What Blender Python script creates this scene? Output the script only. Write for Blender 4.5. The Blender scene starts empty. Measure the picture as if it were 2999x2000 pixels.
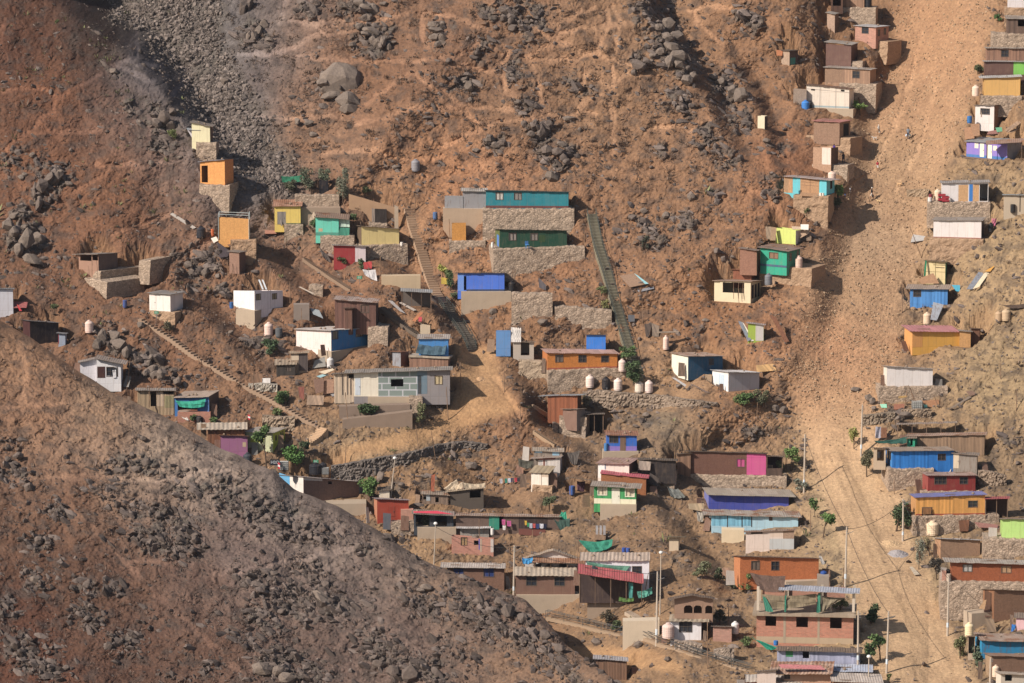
SKY_S, SUN_S, EXPO, HAZE, HDES = 0.072, 4.9, 0.24, 0.00004, 0.12
import bpy, bmesh, math, random
import numpy as np
from mathutils import Vector, Matrix
random.seed(7)
RNG = np.random.default_rng(11)
SC = bpy.context.scene
COL = SC.collection
# ---------------------------------------------------------------- camera model (photo pixels, 2999 x 2000)
CX, CY, F = 1499.5, 1000.0, 12000.0
PITCH = math.radians(9.0)
CAM = np.array([0.0, 0.0, 100.0])
FW = np.array([0.0, math.cos(PITCH), -math.sin(PITCH)])
UP = np.array([0.0, math.sin(PITCH), math.cos(PITCH)])
RT = np.array([1.0, 0.0, 0.0])
def P(x, y, d):
    """photo pixel + distance along the view axis -> world point"""
    return CAM + d * (FW + RT * ((x - CX) / F) + UP * ((CY - y) / F))
def ppm(d): return F / d
def pitch_at(y): return PITCH + math.atan((y - CY) / F)

SUN_AZ = (-0.84, -0.54); SUN_EL = math.radians(37)
# ---------------------------------------------------------------- numpy noise
_perm = RNG.permutation(4096)
def _h(ix, iy, s):
    return _perm[(_perm[(ix + s * 131) & 4095] + iy) & 4095]
def perlin(x, y, s=0):
    ix = np.floor(x).astype(np.int64); iy = np.floor(y).astype(np.int64)
    fx = x - ix; fy = y - iy
    u = fx * fx * fx * (fx * (fx * 6 - 15) + 10); v = fy * fy * fy * (fy * (fy * 6 - 15) + 10)
    def g(a, b, dx, dy):
        t = _h(a, b, s) * (2 * math.pi / 4096)
        return np.cos(t) * dx + np.sin(t) * dy
    n00 = g(ix, iy, fx, fy); n10 = g(ix + 1, iy, fx - 1, fy)
    n01 = g(ix, iy + 1, fx, fy - 1); n11 = g(ix + 1, iy + 1, fx - 1, fy - 1)
    a = n00 + u * (n10 - n00); b = n01 + u * (n11 - n01)
    return (a + v * (b - a)) * 1.5
def fbm(x, y, o=4, s=0, g=0.5):
    t = 0; a = 1.0; n = 0
    for i in range(o):
        t = t + a * perlin(x * 2 ** i, y * 2 ** i, s + i); n += a; a *= g
    return t / n
def worley(x, y, s=0):
    ix = np.floor(x).astype(np.int64); iy = np.floor(y).astype(np.int64)
    f1 = np.full(x.shape, 9.0); f2 = np.full(x.shape, 9.0); cid = np.zeros(x.shape, np.int64)
    for i in (-1, 0, 1):
        for j in (-1, 0, 1):
            h = _h(ix + i, iy + j, s); h2 = _h(ix + i, iy + j, s + 7)
            d = np.hypot(ix + i + h / 4096.0 - x, iy + j + h2 / 4096.0 - y)
            m = d < f1
            f2 = np.where(m, f1, np.minimum(f2, d)); cid = np.where(m, h, cid); f1 = np.where(m, d, f1)
    return f1, f2, cid / 4096.0
def sstep(a, b, x):
    t = np.clip((x - a) / (b - a), 0, 1); return t * t * (3 - 2 * t)
def pline(X, Y, pts):
    """distance to a polyline, side (>0 = right/above when pts run top-down) and position 0..1 along it"""
    best = np.full(X.shape, 1e9); side = np.zeros(X.shape); par = np.zeros(X.shape)
    n = len(pts) - 1
    for i in range(n):
        ax, ay = pts[i]; bx, by = pts[i + 1]
        dx, dy = bx - ax, by - ay; L = dx * dx + dy * dy
        t = np.clip(((X - ax) * dx + (Y - ay) * dy) / L, 0, 1)
        d = np.hypot(X - ax - t * dx, Y - ay - t * dy)
        m = d < best
        best = np.where(m, d, best)
        side = np.where(m, -(dx * (Y - ay) - dy * (X - ax)), side)
        par = np.where(m, (i + t) / n, par)
    return best, side, par
def pline_soft(X, Y, pts):
    best = np.full(X.shape, 1e9); side = np.zeros(X.shape); pn = np.zeros(X.shape); pd = np.zeros(X.shape); n = len(pts) - 1
    for i in range(n):
        ax, ay = pts[i]; bx, by = pts[i + 1]; dx, dy = bx - ax, by - ay
        t = np.clip(((X - ax) * dx + (Y - ay) * dy) / (dx * dx + dy * dy), 0, 1); d = np.hypot(X - ax - t * dx, Y - ay - t * dy)
        m = d < best; best = np.where(m, d, best); side = np.where(m, -(dx * (Y - ay) - dy * (X - ax)), side)
        th = (i + t) / n; thard = np.where(m, th, thard if i else th); w = 1.0 / (d + 12.0) ** 3; pn += w * (i + t) / n; pd += w
    return best, side, pn / pd, thard
def ell(X, Y, cx, cy, rx, ry, rot=0):
    c, s = math.cos(math.radians(rot)), math.sin(math.radians(rot))
    dx, dy = X - cx, Y - cy
    return ((dx * c + dy * s) / rx) ** 2 + ((-dx * s + dy * c) / ry) ** 2
def inpoly(X, Y, pts, soft=18.0):
    ins = np.zeros(X.shape, bool); j = len(pts) - 1
    for i in range(len(pts)):
        xi, yi = pts[i]; xj, yj = pts[j]
        if yi != yj:
            ins ^= ((yi > Y) != (yj > Y)) & (X < (xj - xi) * (Y - yi) / (yj - yi) + xi)
        j = i
    d, _, _ = pline(X, Y, pts + [pts[0]])
    return sstep(-soft, soft, np.where(ins, d, -d))
def s2l(c):
    c = np.asarray(c, float) / 255.0
    return np.where(c <= 0.04045, c / 12.92, ((c + 0.055) / 1.055) ** 2.4)
def hexl(h, k=1.0, cap=0.86):
    h = h.lstrip('#'); v = s2l([int(h[i:i + 2], 16) for i in (0, 2, 4)]) * k
    v = v * (1 - HDES) + HDES * float(v @ [.3, .59, .11])
    return tuple(float(min(a, cap)) for a in v)

# ---------------------------------------------------------------- the main slope: distance field over the view
GS = 3.3
gu = np.arange(-280, 3285, GS); gv = np.arange(-230, 2290, GS)
GU, GV = np.meshgrid(gu, gv)
# slope gentler along the dirt road and at the foot of the hill
kmap = 1.15 + 0.85 * sstep(1500, 2100, GU) * sstep(1250, 1500, GV) + 0.3 * sstep(900, 1500, GU) * sstep(1250, 1600, GV)
kmap += 0.16 * sstep(2300, 2480, GU) * (1 - sstep(2650, 2850, GU)) * (1 - sstep(1250, 1500, GV))
j0 = int(np.argmin(abs(gv - 1000)))
cum = np.cumsum(kmap, axis=0) * (GS / 20.0)
DG = 600.0 - (cum - cum[j0:j0 + 1])
CREST = [
 ([(90,-300),(130,0),(250,85),(380,170),(470,275),(560,400),(640,500),(800,600),(930,700)], 28, 6, 150, 60, 800),
 ([(1800,-260),(1880,40),(1985,190),(2060,290),(2120,420),(2180,560)], 15, 5, 75, 60, 260),
 ([(2050,60),(2130,200),(2200,300),(2240,420),(2260,560)], 8, 5, 60, 55, 220),
 ([(2400,-260),(2490,80),(2545,170),(2490,300),(2470,450),(2435,620),(2385,760),(2350,900),(2310,1020),(2330,1150),(2360,1300)], 6, 2.5, 60, 130, 500),
 ([(1440,980),(1495,1130),(1570,1260),(1690,1350),(1780,1440)], 11, 6, 60, 60, 330),
 ([(900,650),(1010,740),(1140,830),(1250,920),(1320,1030),(1350,1190)], 11, 8, 80, 70, 280),
 ([(540,600),(630,680),(760,770),(880,880),(960,960)], 9, 5, 70, 60, 250),
 ([(300,640),(420,760),(560,900),(700,1040),(800,1180)], 6, 5, 70, 60, 260),
 ([(1960,1330),(2060,1480),(2130,1640)], 6, 5, 55, 60, 230),
 ([(1840,1420),(1940,1540),(2060,1680),(2130,1800)], 9, 6, 70, 60, 250),
 ([(1150,1290),(1260,1360),(1400,1480),(1500,1560)], 4, 4, 70, 60, 250),
]
for pts, a0, a1, w0, w1, dec in CREST:
    d, s, t, th_ = pline_soft(GU, GV, pts)
    a = a0 + (a1 - a0) * t; w = w0 + (w1 - w0) * t
    endf = sstep(0, 0.6, t) if pts[0][1] > -100 else 1.0
    endf = endf * (1 - sstep(0.62, 1.0, t)) * sstep(0, .14, th_ if pts[0][1] > -100 else th_ + 1) * (1 - sstep(.86, 1., th_))
    R = a * sstep(0, 1, d / w) * np.exp(-np.clip(d - w, 0, None) / dec) * endf
    DG = DG + np.where(s > 0, R, 0.0)
DG -= 0.026 * np.clip(GU - 2720, 0, None)                       # right bank climbs out of the road
# smooth bulges and hollows
DG += 2.2 * fbm(GU / 380.0, GV / 420.0, 3, 50)
# dirt ramp and track hollows
def lookup(A, x, y):
    fx = min(max((x - gu[0]) / GS, 0), len(gu) - 1.001); fy = min(max((y - gv[0]) / GS, 0), len(gv) - 1.001)
    i, j = int(fx), int(fy); fx -= i; fy -= j
    return float((A[j, i] * (1 - fx) + A[j, i + 1] * fx) * (1 - fy) + (A[j + 1, i] * (1 - fx) + A[j + 1, i + 1] * fx) * fy)
# near hill (in front, lower left)
NCREST = [(-300,800),(0,935),(90,985),(180,1050),(270,1112),(350,1160),(470,1212),(560,1262),(650,1312),(725,1350),(800,1385),
          (860,1432),(950,1472),(1020,1502),(1080,1535),(1150,1575),(1230,1632),(1310,1668),(1400,1706),(1480,1730),(1540,1760),
          (1600,1822),(1660,1885),(1720,1930),(1790,1990),(1880,2080),(2050,2300)]
_ncx = [p[0] for p in NCREST]; _ncy = [p[1] for p in NCREST]
def ncrest(x): return float(np.interp(x, _ncx, _ncy))
def ndepth(x, y):
    c = ncrest(x); h = max(0.0, (y - c)) / 20.0
    return NDC(x) - 1.1 * h - 4.0 * (1 - math.exp(-h / 1.5))
def NDC(x): return float(np.interp(x, _ndx, _ndd))
_ndx = list(range(-300, 2051, 25))
_ndd = [lookup(DG, x, min(ncrest(x) + 40, 2280)) - 15 for x in _ndx]
_ndd = list(np.convolve(np.pad(_ndd, 4, 'edge'), np.ones(9) / 9, 'valid'))
def D(x, y): return lookup(DG, x, y)
# ---------------------------------------------------------------- rocky zones, relief noise
ROCKZ = [ # cx, cy, rx, ry, rot, strength
 (985,270,75,95,20,.5),(1060,45,75,60,10,1),(1085,110,60,70,40,1),(1120,125,35,35,0,1),(740,105,60,60,30,1),(905,30,60,45,0,.8),
 (1290,85,45,75,15,.9),(1415,140,60,50,0,.8),(1480,40,110,50,10,1),(1560,60,70,60,30,1),(1370,250,60,60,20,.7),(1520,230,70,60,10,.8),
 (1540,300,60,60,0,.7),(1590,380,60,50,40,1),(1640,450,80,60,0,.9),(1450,415,45,45,20,.9),(1680,355,45,25,25,.6),(1700,250,80,80,0,.5),
 (1920,40,95,70,30,1),(1960,140,90,70,40,1.2),(2010,190,70,60,40,1),(1880,180,50,40,30,.8),(1990,300,75,50,35,1),(2140,260,80,60,40,1),
 (2180,340,50,60,20,1),(2060,400,70,50,20,.9),(2130,470,60,50,30,.9),(1950,440,60,40,20,.5),(1900,680,90,55,30,.9),(2010,650,70,45,30,.7),
 (2080,580,80,60,30,.6),(1850,640,40,40,0,.6),(130,560,50,70,10,1.2),(170,520,40,50,20,1),(80,700,70,60,0,1.3),(60,620,50,50,0,.8),
 (40,470,60,50,0,.7),(110,480,60,40,0,.6),(480,400,50,70,35,1),(450,330,50,50,40,.9),(380,300,40,40,0,.5),(330,210,60,40,30,.5),
 (620,760,60,50,20,1),(560,800,60,60,10,1),(640,850,60,40,20,.8),(530,740,40,40,0,.6),(330,990,60,50,20,1),(420,1050,70,60,25,1),
 (500,1100,60,40,25,.8),(770,1000,80,50,20,.8),(700,980,50,40,0,.6),(1440,930,30,25,0,.6),(1500,960,50,30,0,.5),
 (2260,560,40,60,0,.8),(2290,430,50,50,0,.7),(2200,60,60,60,30,1),(2140,760,50,40,30,.7),(2040,960,60,40,20,.6),
 (1900,1240,90,40,5,.5),(1820,1215,50,35,0,.6),(1760,1200,60,40,0,.5),(2200,1260,60,50,20,.6),(2300,1190,60,60,30,.5),
 (1900,1140,200,28,4,.5),(1150,1440,60,60,20,.7),(1240,1400,50,40,0,.5),(1300,1330,140,50,0,.35),(1350,1580,60,60,20,.5),
 (2000,1640,60,50,30,.5),(1480,1830,70,50,0,.5),(1900,1930,150,50,0,.4),(1680,1960,90,40,0,.5),(2930,560,60,50,0,.4),
 (2560,1160,60,40,0,.8),(2620,1220,50,40,0,.7),(2520,1260,40,40,0,.5),(1180,1560,50,40,0,.7),(2960,1300,80,60,20,.5)]
NROCKZ = [(420,1360,110,35,8,1.1),(330,1375,60,30,0,1),(560,1420,90,50,15,1),(700,1460,110,60,20,1.1),(640,1400,60,30,10,.8),(820,1520,90,55,20,1.1),
 (440,1500,120,40,10,1),(480,1580,110,55,10,1.2),(520,1530,80,40,0,1),(330,1440,80,40,0,.6),(60,1390,70,40,0,1),(30,1300,50,40,0,.7),
 (170,1500,50,35,20,.8),(110,1590,50,45,20,.8),(100,1700,55,40,45,.9),(250,1720,50,40,20,.8),(260,1810,60,45,20,.9),(370,1880,70,40,20,.9),
 (60,1900,80,60,20,1),(130,1960,80,40,20,1),(330,1720,40,35,30,.6),(760,1700,80,45,30,.8),(860,1760,110,55,30,1),(960,1760,90,50,40,1),
 (770,1820,70,45,30,1),(900,1660,60,40,30,.7),(930,1560,60,40,20,1),(1060,1600,60,35,20,.6),(1110,1900,80,60,30,1),(1180,1950,70,50,10,1),
 (1250,1780,70,50,20,.8),(1330,1740,60,40,20,1),(1390,1790,70,55,30,1),(1450,1830,80,60,40,1),(1540,1860,60,60,40,1.1),(1470,1760,60,35,30,1.1),
 (1600,1920,80,50,40,1),(1650,1960,80,40,30,.9),(1250,1960,80,50,20,.9),(820,1940,90,60,20,1),(900,1970,80,50,20,1),(1330,1900,80,50,20,.6),
 (620,1950,60,40,0,.6),(500,1980,50,35,0,.5),(720,1870,60,30,20,.6),(20,1780,40,60,0,.7),(1080,1780,60,40,20,.5),(500,1220,60,20,20,.5)]
SCREE = [(300,-260),(620,-260),(640,40),(660,150),(740,280),(810,400),(860,500),(860,580),(760,560),(690,520),(620,430),(560,330),(520,230),(440,140),(330,20)]
ROADP = [(2660,-240),(2980,-240),(2900,30),(2870,200),(2830,330),(2790,430),(2740,560),(2690,760),(2650,900),(2620,1050),(2560,1240),
  (2640,1400),(2660,1560),(2720,1700),(2800,1880),(2860,2050),(2900,2290),(2640,2290),(2560,2000),(2520,1800),(2470,1600),(2400,1420),(2340,1240),(2330,1060),(2360,900),(2420,720),
  (2480,560),(2520,420),(2580,280),(2620,120)]
def rockmask(X, Y, zones):
    m = np.zeros(X.shape)
    for cx, cy, rx, ry, rot, st in zones:
        w = (abs(X - cx) < 2.2 * max(rx, ry)) & (abs(Y - cy) < 2.2 * max(rx, ry))
        e = ell(X[w], Y[w], cx, cy, rx, ry, rot)
        m[w] = np.maximum(m[w], st * np.exp(-e * 1.1))
    return m
RM = rockmask(GU, GV, ROCKZ)
MSCREE = inpoly(GU + 45 * fbm(GU / 90, GV / 90, 3, 51), GV + 45 * fbm(GU / 90, GV / 90, 3, 52), SCREE, 55)
MROAD = inpoly(GU, GV, ROADP, 28)
# ground flattened for the dirt ramp, track and terraces (photo-pixel polygons)
SMOOTHP = [
 [(1330,1010),(1450,1020),(1470,1120),(1520,1200),(1420,1230),(1200,1310),(980,1345),(930,1330),(1080,1290),(1260,1240),(1330,1180),(1340,1100)],
 [(1720,1130),(1900,1130),(2180,1170),(2190,1200),(2000,1170),(1740,1150)],
 [(1400,1880),(1900,1900),(2000,1950),(1990,1980),(1880,1950),(1600,1910),(1400,1900)],
]
MSM = MROAD.copy()
for p in SMOOTHP: MSM = np.maximum(MSM, inpoly(GU, GV, p, 14))
TRAILS = [
 [(0,268),(60,258),(120,256),(160,285),(230,255),(290,215)],[(20,440),(80,390),(150,382),(250,385),(290,370)],[(160,285),(155,330),(120,350),(70,400)],[(10,60),(0,110),(10,170)],
 [(280,480),(420,485),(500,470)],[(220,560),(300,515),(330,480)],[(330,690),(430,650),(520,620)],[(620,700),(560,740)],
 [(325,185),(400,165),(400,80),(385,60)],[(400,187),(480,190),(500,170)],[(330,190),(450,240)],[(505,275),(540,240),(550,200)],
 [(700,160),(820,155),(900,115),(970,75),(1050,60),(1120,60),(1190,40)],[(820,70),(840,0)],[(850,60),(920,70),(1000,60)],[(860,165),(960,170),(1040,180),(1120,182),(1250,178),(1330,165),(1400,130)],
 [(1240,40),(1235,100),(1250,140)],[(1240,40),(1330,48),(1420,90)],[(1050,90),(960,100),(900,60)],[(1075,305),(1140,250),(1200,215),(1330,290),(1400,360)],[(1040,365),(1200,320),(1350,315),(1500,320)],
 [(1300,430),(1380,390),(1470,355),(1600,340),(1740,330)],[(1530,170),(1610,130),(1640,60),(1740,20)],[(1530,180),(1600,178),(1690,172),(1740,155),(1800,180),(1860,190)],
 [(1605,110),(1700,85),(1780,75),(1825,72)],[(1780,30),(1770,100),(1740,155)],[(1800,20),(1815,80),(1800,150)],[(1720,160),(1560,80)],[(1530,180),(1580,215),(1580,330)],[(1480,200),(1475,270),(1520,290)],
 [(1700,275),(1710,215),(1780,250)],[(1690,330),(1720,290),(1800,260),(1790,200)],[(1790,300),(1795,360),(1795,450)],[(1790,260),(1830,220),(1920,218)],[(1900,375),(1990,370),(2020,380)],
 [(2020,30),(2080,15),(2140,20)],[(2030,30),(2040,70),(2130,140)],[(700,330),(860,350),(1000,340)],[(1300,180),(1440,210),(1500,150)],[(950,450),(1080,440),(1200,465),(1300,460)],
 [(0,1408),(130,1398),(280,1395),(380,1405),(480,1408),(560,1390),(700,1368),(780,1372)],[(200,1480),(260,1540),(350,1630),(430,1710),(520,1800),(620,1890),(720,1990)],[(380,1645),(480,1645),(560,1655)],
 [(600,1690),(700,1670),(820,1650),(960,1620),(1040,1600)],[(60,1010),(80,1100),(60,1200)],[(0,1190),(90,1185),(200,1180)],[(2200,560),(2300,620)],[(1440,1100),(1580,1290)],[(1300,1300),(1200,1420)],
 [(2700,100),(2650,300),(2560,500)],[(2740,250),(2700,420),(2620,560)]]
TRM = np.zeros(GU.shape)
for p in TRAILS:
    xs = [q[0] for q in p]; ys = [q[1] for q in p]
    w = (GU > min(xs) - 40) & (GU < max(xs) + 40) & (GV > min(ys) - 40) & (GV < max(ys) + 40)
    wx = GU[w] + 9 * perlin(GU[w] / 40, GV[w] / 40, 5); wy = GV[w] + 9 * perlin(GU[w] / 40, GV[w] / 40, 6)
    d, s, t = pline(wx, wy, p)
    TRM[w] = np.maximum(TRM[w], (1 - sstep(3.5, 11.0, d)) * (0.65 + 0.35 * perlin(wx / 60, wy / 60, 8)))
# clustered rock ground: more on the upper slope
sx, sy = GU / 20.0, GV / 20.0 * 1.25
clump = np.clip(fbm(sx / 6.0, sy / 6.0, 4, 21) * 2.2 - 0.12, 0, 1)
upper = sstep(560, 700, GU) * (1 - sstep(2000, 2150, GU)) * (1 - sstep(380, 640, GV))
left = (1 - sstep(450, 700, GU)) * (1 - sstep(900, 1100, GV))
ROCK = RM * (0.25 + 1.1 * np.clip(fbm(sx / 2, sy / 2, 3, 61) * 1.5 + 0.45, 0, 1)) + clump * (0.30 * upper + 0.2 * left + 0.10)
ROCK = np.clip(ROCK * (1 - MSM) * (1 - 0.9 * TRM), 0, 1.25)
def facets(x, y, s, tilt=1.3):
    """angular blocks: each cell its own height and tilted face"""
    ix = np.floor(x).astype(np.int64); iy = np.floor(y).astype(np.int64)
    out = np.full(x.shape, -9.0)
    for i in (-1, 0, 1):
        for j in (-1, 0, 1):
            h = _h(ix + i, iy + j, s) / 4096.0; h2 = _h(ix + i, iy + j, s + 7) / 4096.0; h3 = _h(ix + i, iy + j, s + 13) / 4096.0
            dx = x - (ix + i + h); dy = y - (iy + j + h2)
            z = h3 * .9 - .95 * np.maximum(np.abs(dx * (.8 + h)), np.abs(dy * (.7 + h3))) + tilt * ((h2 - .5) * dx + (h - .5) * dy)
            out = np.maximum(out, z)
    return np.clip(out, -.3, 1.4)
def relief(sx, sy, rock, scree, smooth, gully):
    d = 1.6 * fbm(sx / 9.0, sy / 9.0, 3, 31) * (1 - 0.6 * smooth)
    d = d - 0.9 * np.abs(fbm(sx / 3.2, sy / 3.4, 3, 32)) * (1 - 0.85 * smooth)
    wx = sx + 0.6 * perlin(sx / 1.7, sy / 1.7, 41); wy = sy + 0.6 * perlin(sx / 1.7, sy / 1.7, 42)
    d = d + gully * 0.32 * (0.5 - np.abs(fbm(wx / 2.1 + 0.25 * wy, wy / 8.0, 3, 33)) * 2) * (1 - smooth)
    d = d - 0.36 * np.abs(fbm(wx / 1.1, wy / 1.0, 3, 34)) * (1 - 0.75 * smooth)
    d = d + 0.10 * perlin(sx / 0.42, sy / 0.42, 36) * (1 - .5 * smooth)
    r = np.clip(rock, 0, 1.25)
    d = d - 1.35 * sstep(0.25, 0.85, r) * facets(wx / 1.6 + wy * .25, wy / 2.3, 43)
    d = d - 0.9 * sstep(0.14, 0.6, r) * facets(wx / 0.75 + wy * .2, wy / 0.95, 44)
    d = d - scree * .55 * facets(sx / 0.55, sy / 0.6, 46)
    d = d - .09 * (1 - smooth) * (1 - scree) * facets(wx / .8, wy / .8, 48)
    return d
DSM = DG.copy()                                                      # smooth slope, used to seat terraces
GUL = 0.3 + 0.9 * sstep(2780, 2850, GU) * (1 - MROAD) + 0.35 * sstep(1150, 1300, GV) * (1 - MROAD)
DG = DG + relief(sx, sy, ROCK, MSCREE, MSM, GUL)
DG -= 0.25 * MROAD * np.clip(worley(sx / 0.5, sy / 0.55, 47)[2] - 0.55, 0, 1) * (1 - sstep(1150, 1320, GV))
DG += 0.3 * TRM
def DS(x, y): return lookup(DSM, x, y)
# ---------------------------------------------------------------- mesh building
class MB:
    def __init__(s): s.v = []; s.f = []
    def add(s, vs, fs):
        o = len(s.v); s.v += [tuple(map(float, p)) for p in vs]; s.f += [tuple(i + o for i in f) for f in fs]
    def quad(s, *p): s.add(p, [tuple(range(len(p)))])
    def hexa(s, p): s.add(p, [(0,3,2,1),(4,5,6,7),(0,1,5,4),(1,2,6,5),(2,3,7,6),(3,0,4,7)])
    def box(s, a, b):
        x0,y0,z0 = a; x1,y1,z1 = b
        s.hexa([(x0,y0,z0),(x1,y0,z0),(x1,y1,z0),(x0,y1,z0),(x0,y0,z1),(x1,y0,z1),(x1,y1,z1),(x0,y1,z1)])
    def bar(s, p, q, w, h=None):
        p = Vector(p); q = Vector(q); d = (q - p).normalized(); h = h or w
        a = d.cross(Vector((0,0,1)) if abs(d.z) < .95 else Vector((1,0,0))).normalized(); b = d.cross(a)
        a *= w / 2; b *= h / 2
        s.hexa([p-a-b, p+a-b, p+a+b, p-a+b, q-a-b, q+a-b, q+a+b, q-a+b])
    def tube(s, pts, rad, n=8, cap=True):
        rings = []; pts = [Vector(p) for p in pts]
        for i, p in enumerate(pts):
            d = (pts[min(i+1, len(pts)-1)] - pts[max(i-1, 0)]).normalized()
            a = d.cross(Vector((0,0,1)) if abs(d.z) < .95 else Vector((1,0,0))).normalized(); b = d.cross(a)
            r = rad[i] if hasattr(rad, '__len__') else rad
            rings.append([p + a*r*math.cos(2*math.pi*k/n) + b*r*math.sin(2*math.pi*k/n) for k in range(n)])
        vs = [p for r in rings for p in r]; fs = []
        for i in range(len(pts)-1):
            for k in range(n):
                fs.append((i*n+k, i*n+(k+1)%n, (i+1)*n+(k+1)%n, (i+1)*n+k))
        if cap: fs += [tuple(range(n))[::-1], tuple((len(pts)-1)*n + k for k in range(n))]
        s.add(vs, fs)
    def lathe(s, prof, n=16, c=(0,0,0)):
        vs = [(c[0]+r*math.cos(2*math.pi*k/n), c[1]+r*math.sin(2*math.pi*k/n), c[2]+z) for r, z in prof for k in range(n)]
        fs = [(i*n+k, i*n+(k+1)%n, (i+1)*n+(k+1)%n, (i+1)*n+k) for i in range(len(prof)-1) for k in range(n)]
        fs += [tuple(range(n))[::-1], tuple((len(prof)-1)*n+k for k in range(n))]
        s.add(vs, fs)
    def obj(s, name, m, parent=None, smooth=False):
        me = bpy.data.meshes.new(name); me.from_pydata(s.v, [], s.f); me.update()
        if m: me.materials.append(m)
        if smooth: me.polygons.foreach_set('use_smooth', np.ones(len(me.polygons), bool))
        o = bpy.data.objects.new(name, me); COL.objects.link(o)
        if parent: o.parent = parent
        return o
def tag(o, label, cat, group=None):
    o['label'] = label; o['category'] = cat; o['kind'] = 'thing'
    if group: o['group'] = group
    return o
def thing(name, label, cat, loc, rz=0.0, group=None):
    o = bpy.data.objects.new(name, None); COL.objects.link(o)
    o.empty_display_size = .3; o.location = loc; o.rotation_euler = (0, 0, rz)
    return tag(o, label, cat, group)

# ---------------------------------------------------------------- materials
MATS = {}
def nodes(name):
    m = bpy.data.materials.new(name); m.use_nodes = True; nt = m.node_tree; nt.nodes.clear()
    out = nt.nodes.new('ShaderNodeOutputMaterial'); b = nt.nodes.new('ShaderNodeBsdfPrincipled')
    nt.links.new(b.outputs[0], out.inputs[0]); b.inputs['Specular IOR Level'].default_value = 0.25
    def N(t, **k):
        n = nt.nodes.new(t)
        for a, v in k.items():
            if a in n.inputs: 
                if hasattr(v, 'is_linked') or isinstance(v, bpy.types.NodeSocket): nt.links.new(v, n.inputs[a])
                else: n.inputs[a].default_value = v
            else: setattr(n, a, v)
        return n
    return m, nt, b, N
def lk(nt, a, b): nt.links.new(a, b)
def c4(c): return (c[0], c[1], c[2], 1.0)
def plain_mat(name, col, rough=0.8, metal=0.0):
    if name in MATS: return MATS[name]
    m, nt, b, N = nodes(name)
    n = N('ShaderNodeTexNoise', Scale=3.0, Detail=4.0)
    mx = N('ShaderNodeMix', data_type='RGBA'); mx.inputs[6].default_value = c4([c * .85 for c in col]); mx.inputs[7].default_value = c4([min(.9, c * 1.12) for c in col])
    lk(nt, n.outputs[0], mx.inputs[0]); lk(nt, mx.outputs[2], b.inputs['Base Color'])
    b.inputs['Roughness'].default_value = rough; b.inputs['Metallic'].default_value = metal
    MATS[name] = m; return m
def ramp(nt, N, src, a, b, ca=(0,0,0,1), cb=(1,1,1,1)):
    r = N('ShaderNodeValToRGB'); r.color_ramp.elements[0].position = a; r.color_ramp.elements[1].position = b
    r.color_ramp.elements[0].color = ca; r.color_ramp.elements[1].color = cb
    lk(nt, src, r.inputs[0]); return r.outputs[0]
def mixc(nt, N, f, a, b, mode='MIX'):
    m = N('ShaderNodeMix', data_type='RGBA', blend_type=mode)
    for s, i in ((f, 0), (a, 6), (b, 7)):
        if isinstance(s, bpy.types.NodeSocket): lk(nt, s, m.inputs[i])
        else: m.inputs[i].default_value = s
    return m.outputs[2]
def soil_mat(name):
    m, nt, b, N = nodes(name)
    at = N('ShaderNodeAttribute', attribute_name='soil'); g = N('ShaderNodeNewGeometry')
    n1 = N('ShaderNodeTexNoise', Vector=g.outputs['Position'], Scale=2.2, Detail=6.0, Roughness=0.7)
    n2 = N('ShaderNodeTexNoise', Vector=g.outputs['Position'], Scale=0.35, Detail=5.0, Roughness=0.65)
    f = ramp(nt, N, n1.outputs[0], 0.3, 0.7, (.70,.70,.72,1), (1.24,1.22,1.18,1))
    f2 = ramp(nt, N, n2.outputs[0], 0.3, 0.7, (.88,.86,.86,1), (1.10,1.10,1.08,1))
    c = mixc(nt, N, 1.0, at.outputs['Color'], f, 'MULTIPLY'); c = mixc(nt, N, 1.0, c, f2, 'MULTIPLY')
    lk(nt, c, b.inputs['Base Color']); b.inputs['Roughness'].default_value = 0.95; b.inputs['Specular IOR Level'].default_value = 0.08
    bp = N('ShaderNodeBump', Strength=0.75, Distance=0.22, Height=n1.outputs[0]); lk(nt, bp.outputs[0], b.inputs['Normal'])
    return m
DUST = (0.27, 0.185, 0.125, 1)
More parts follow.
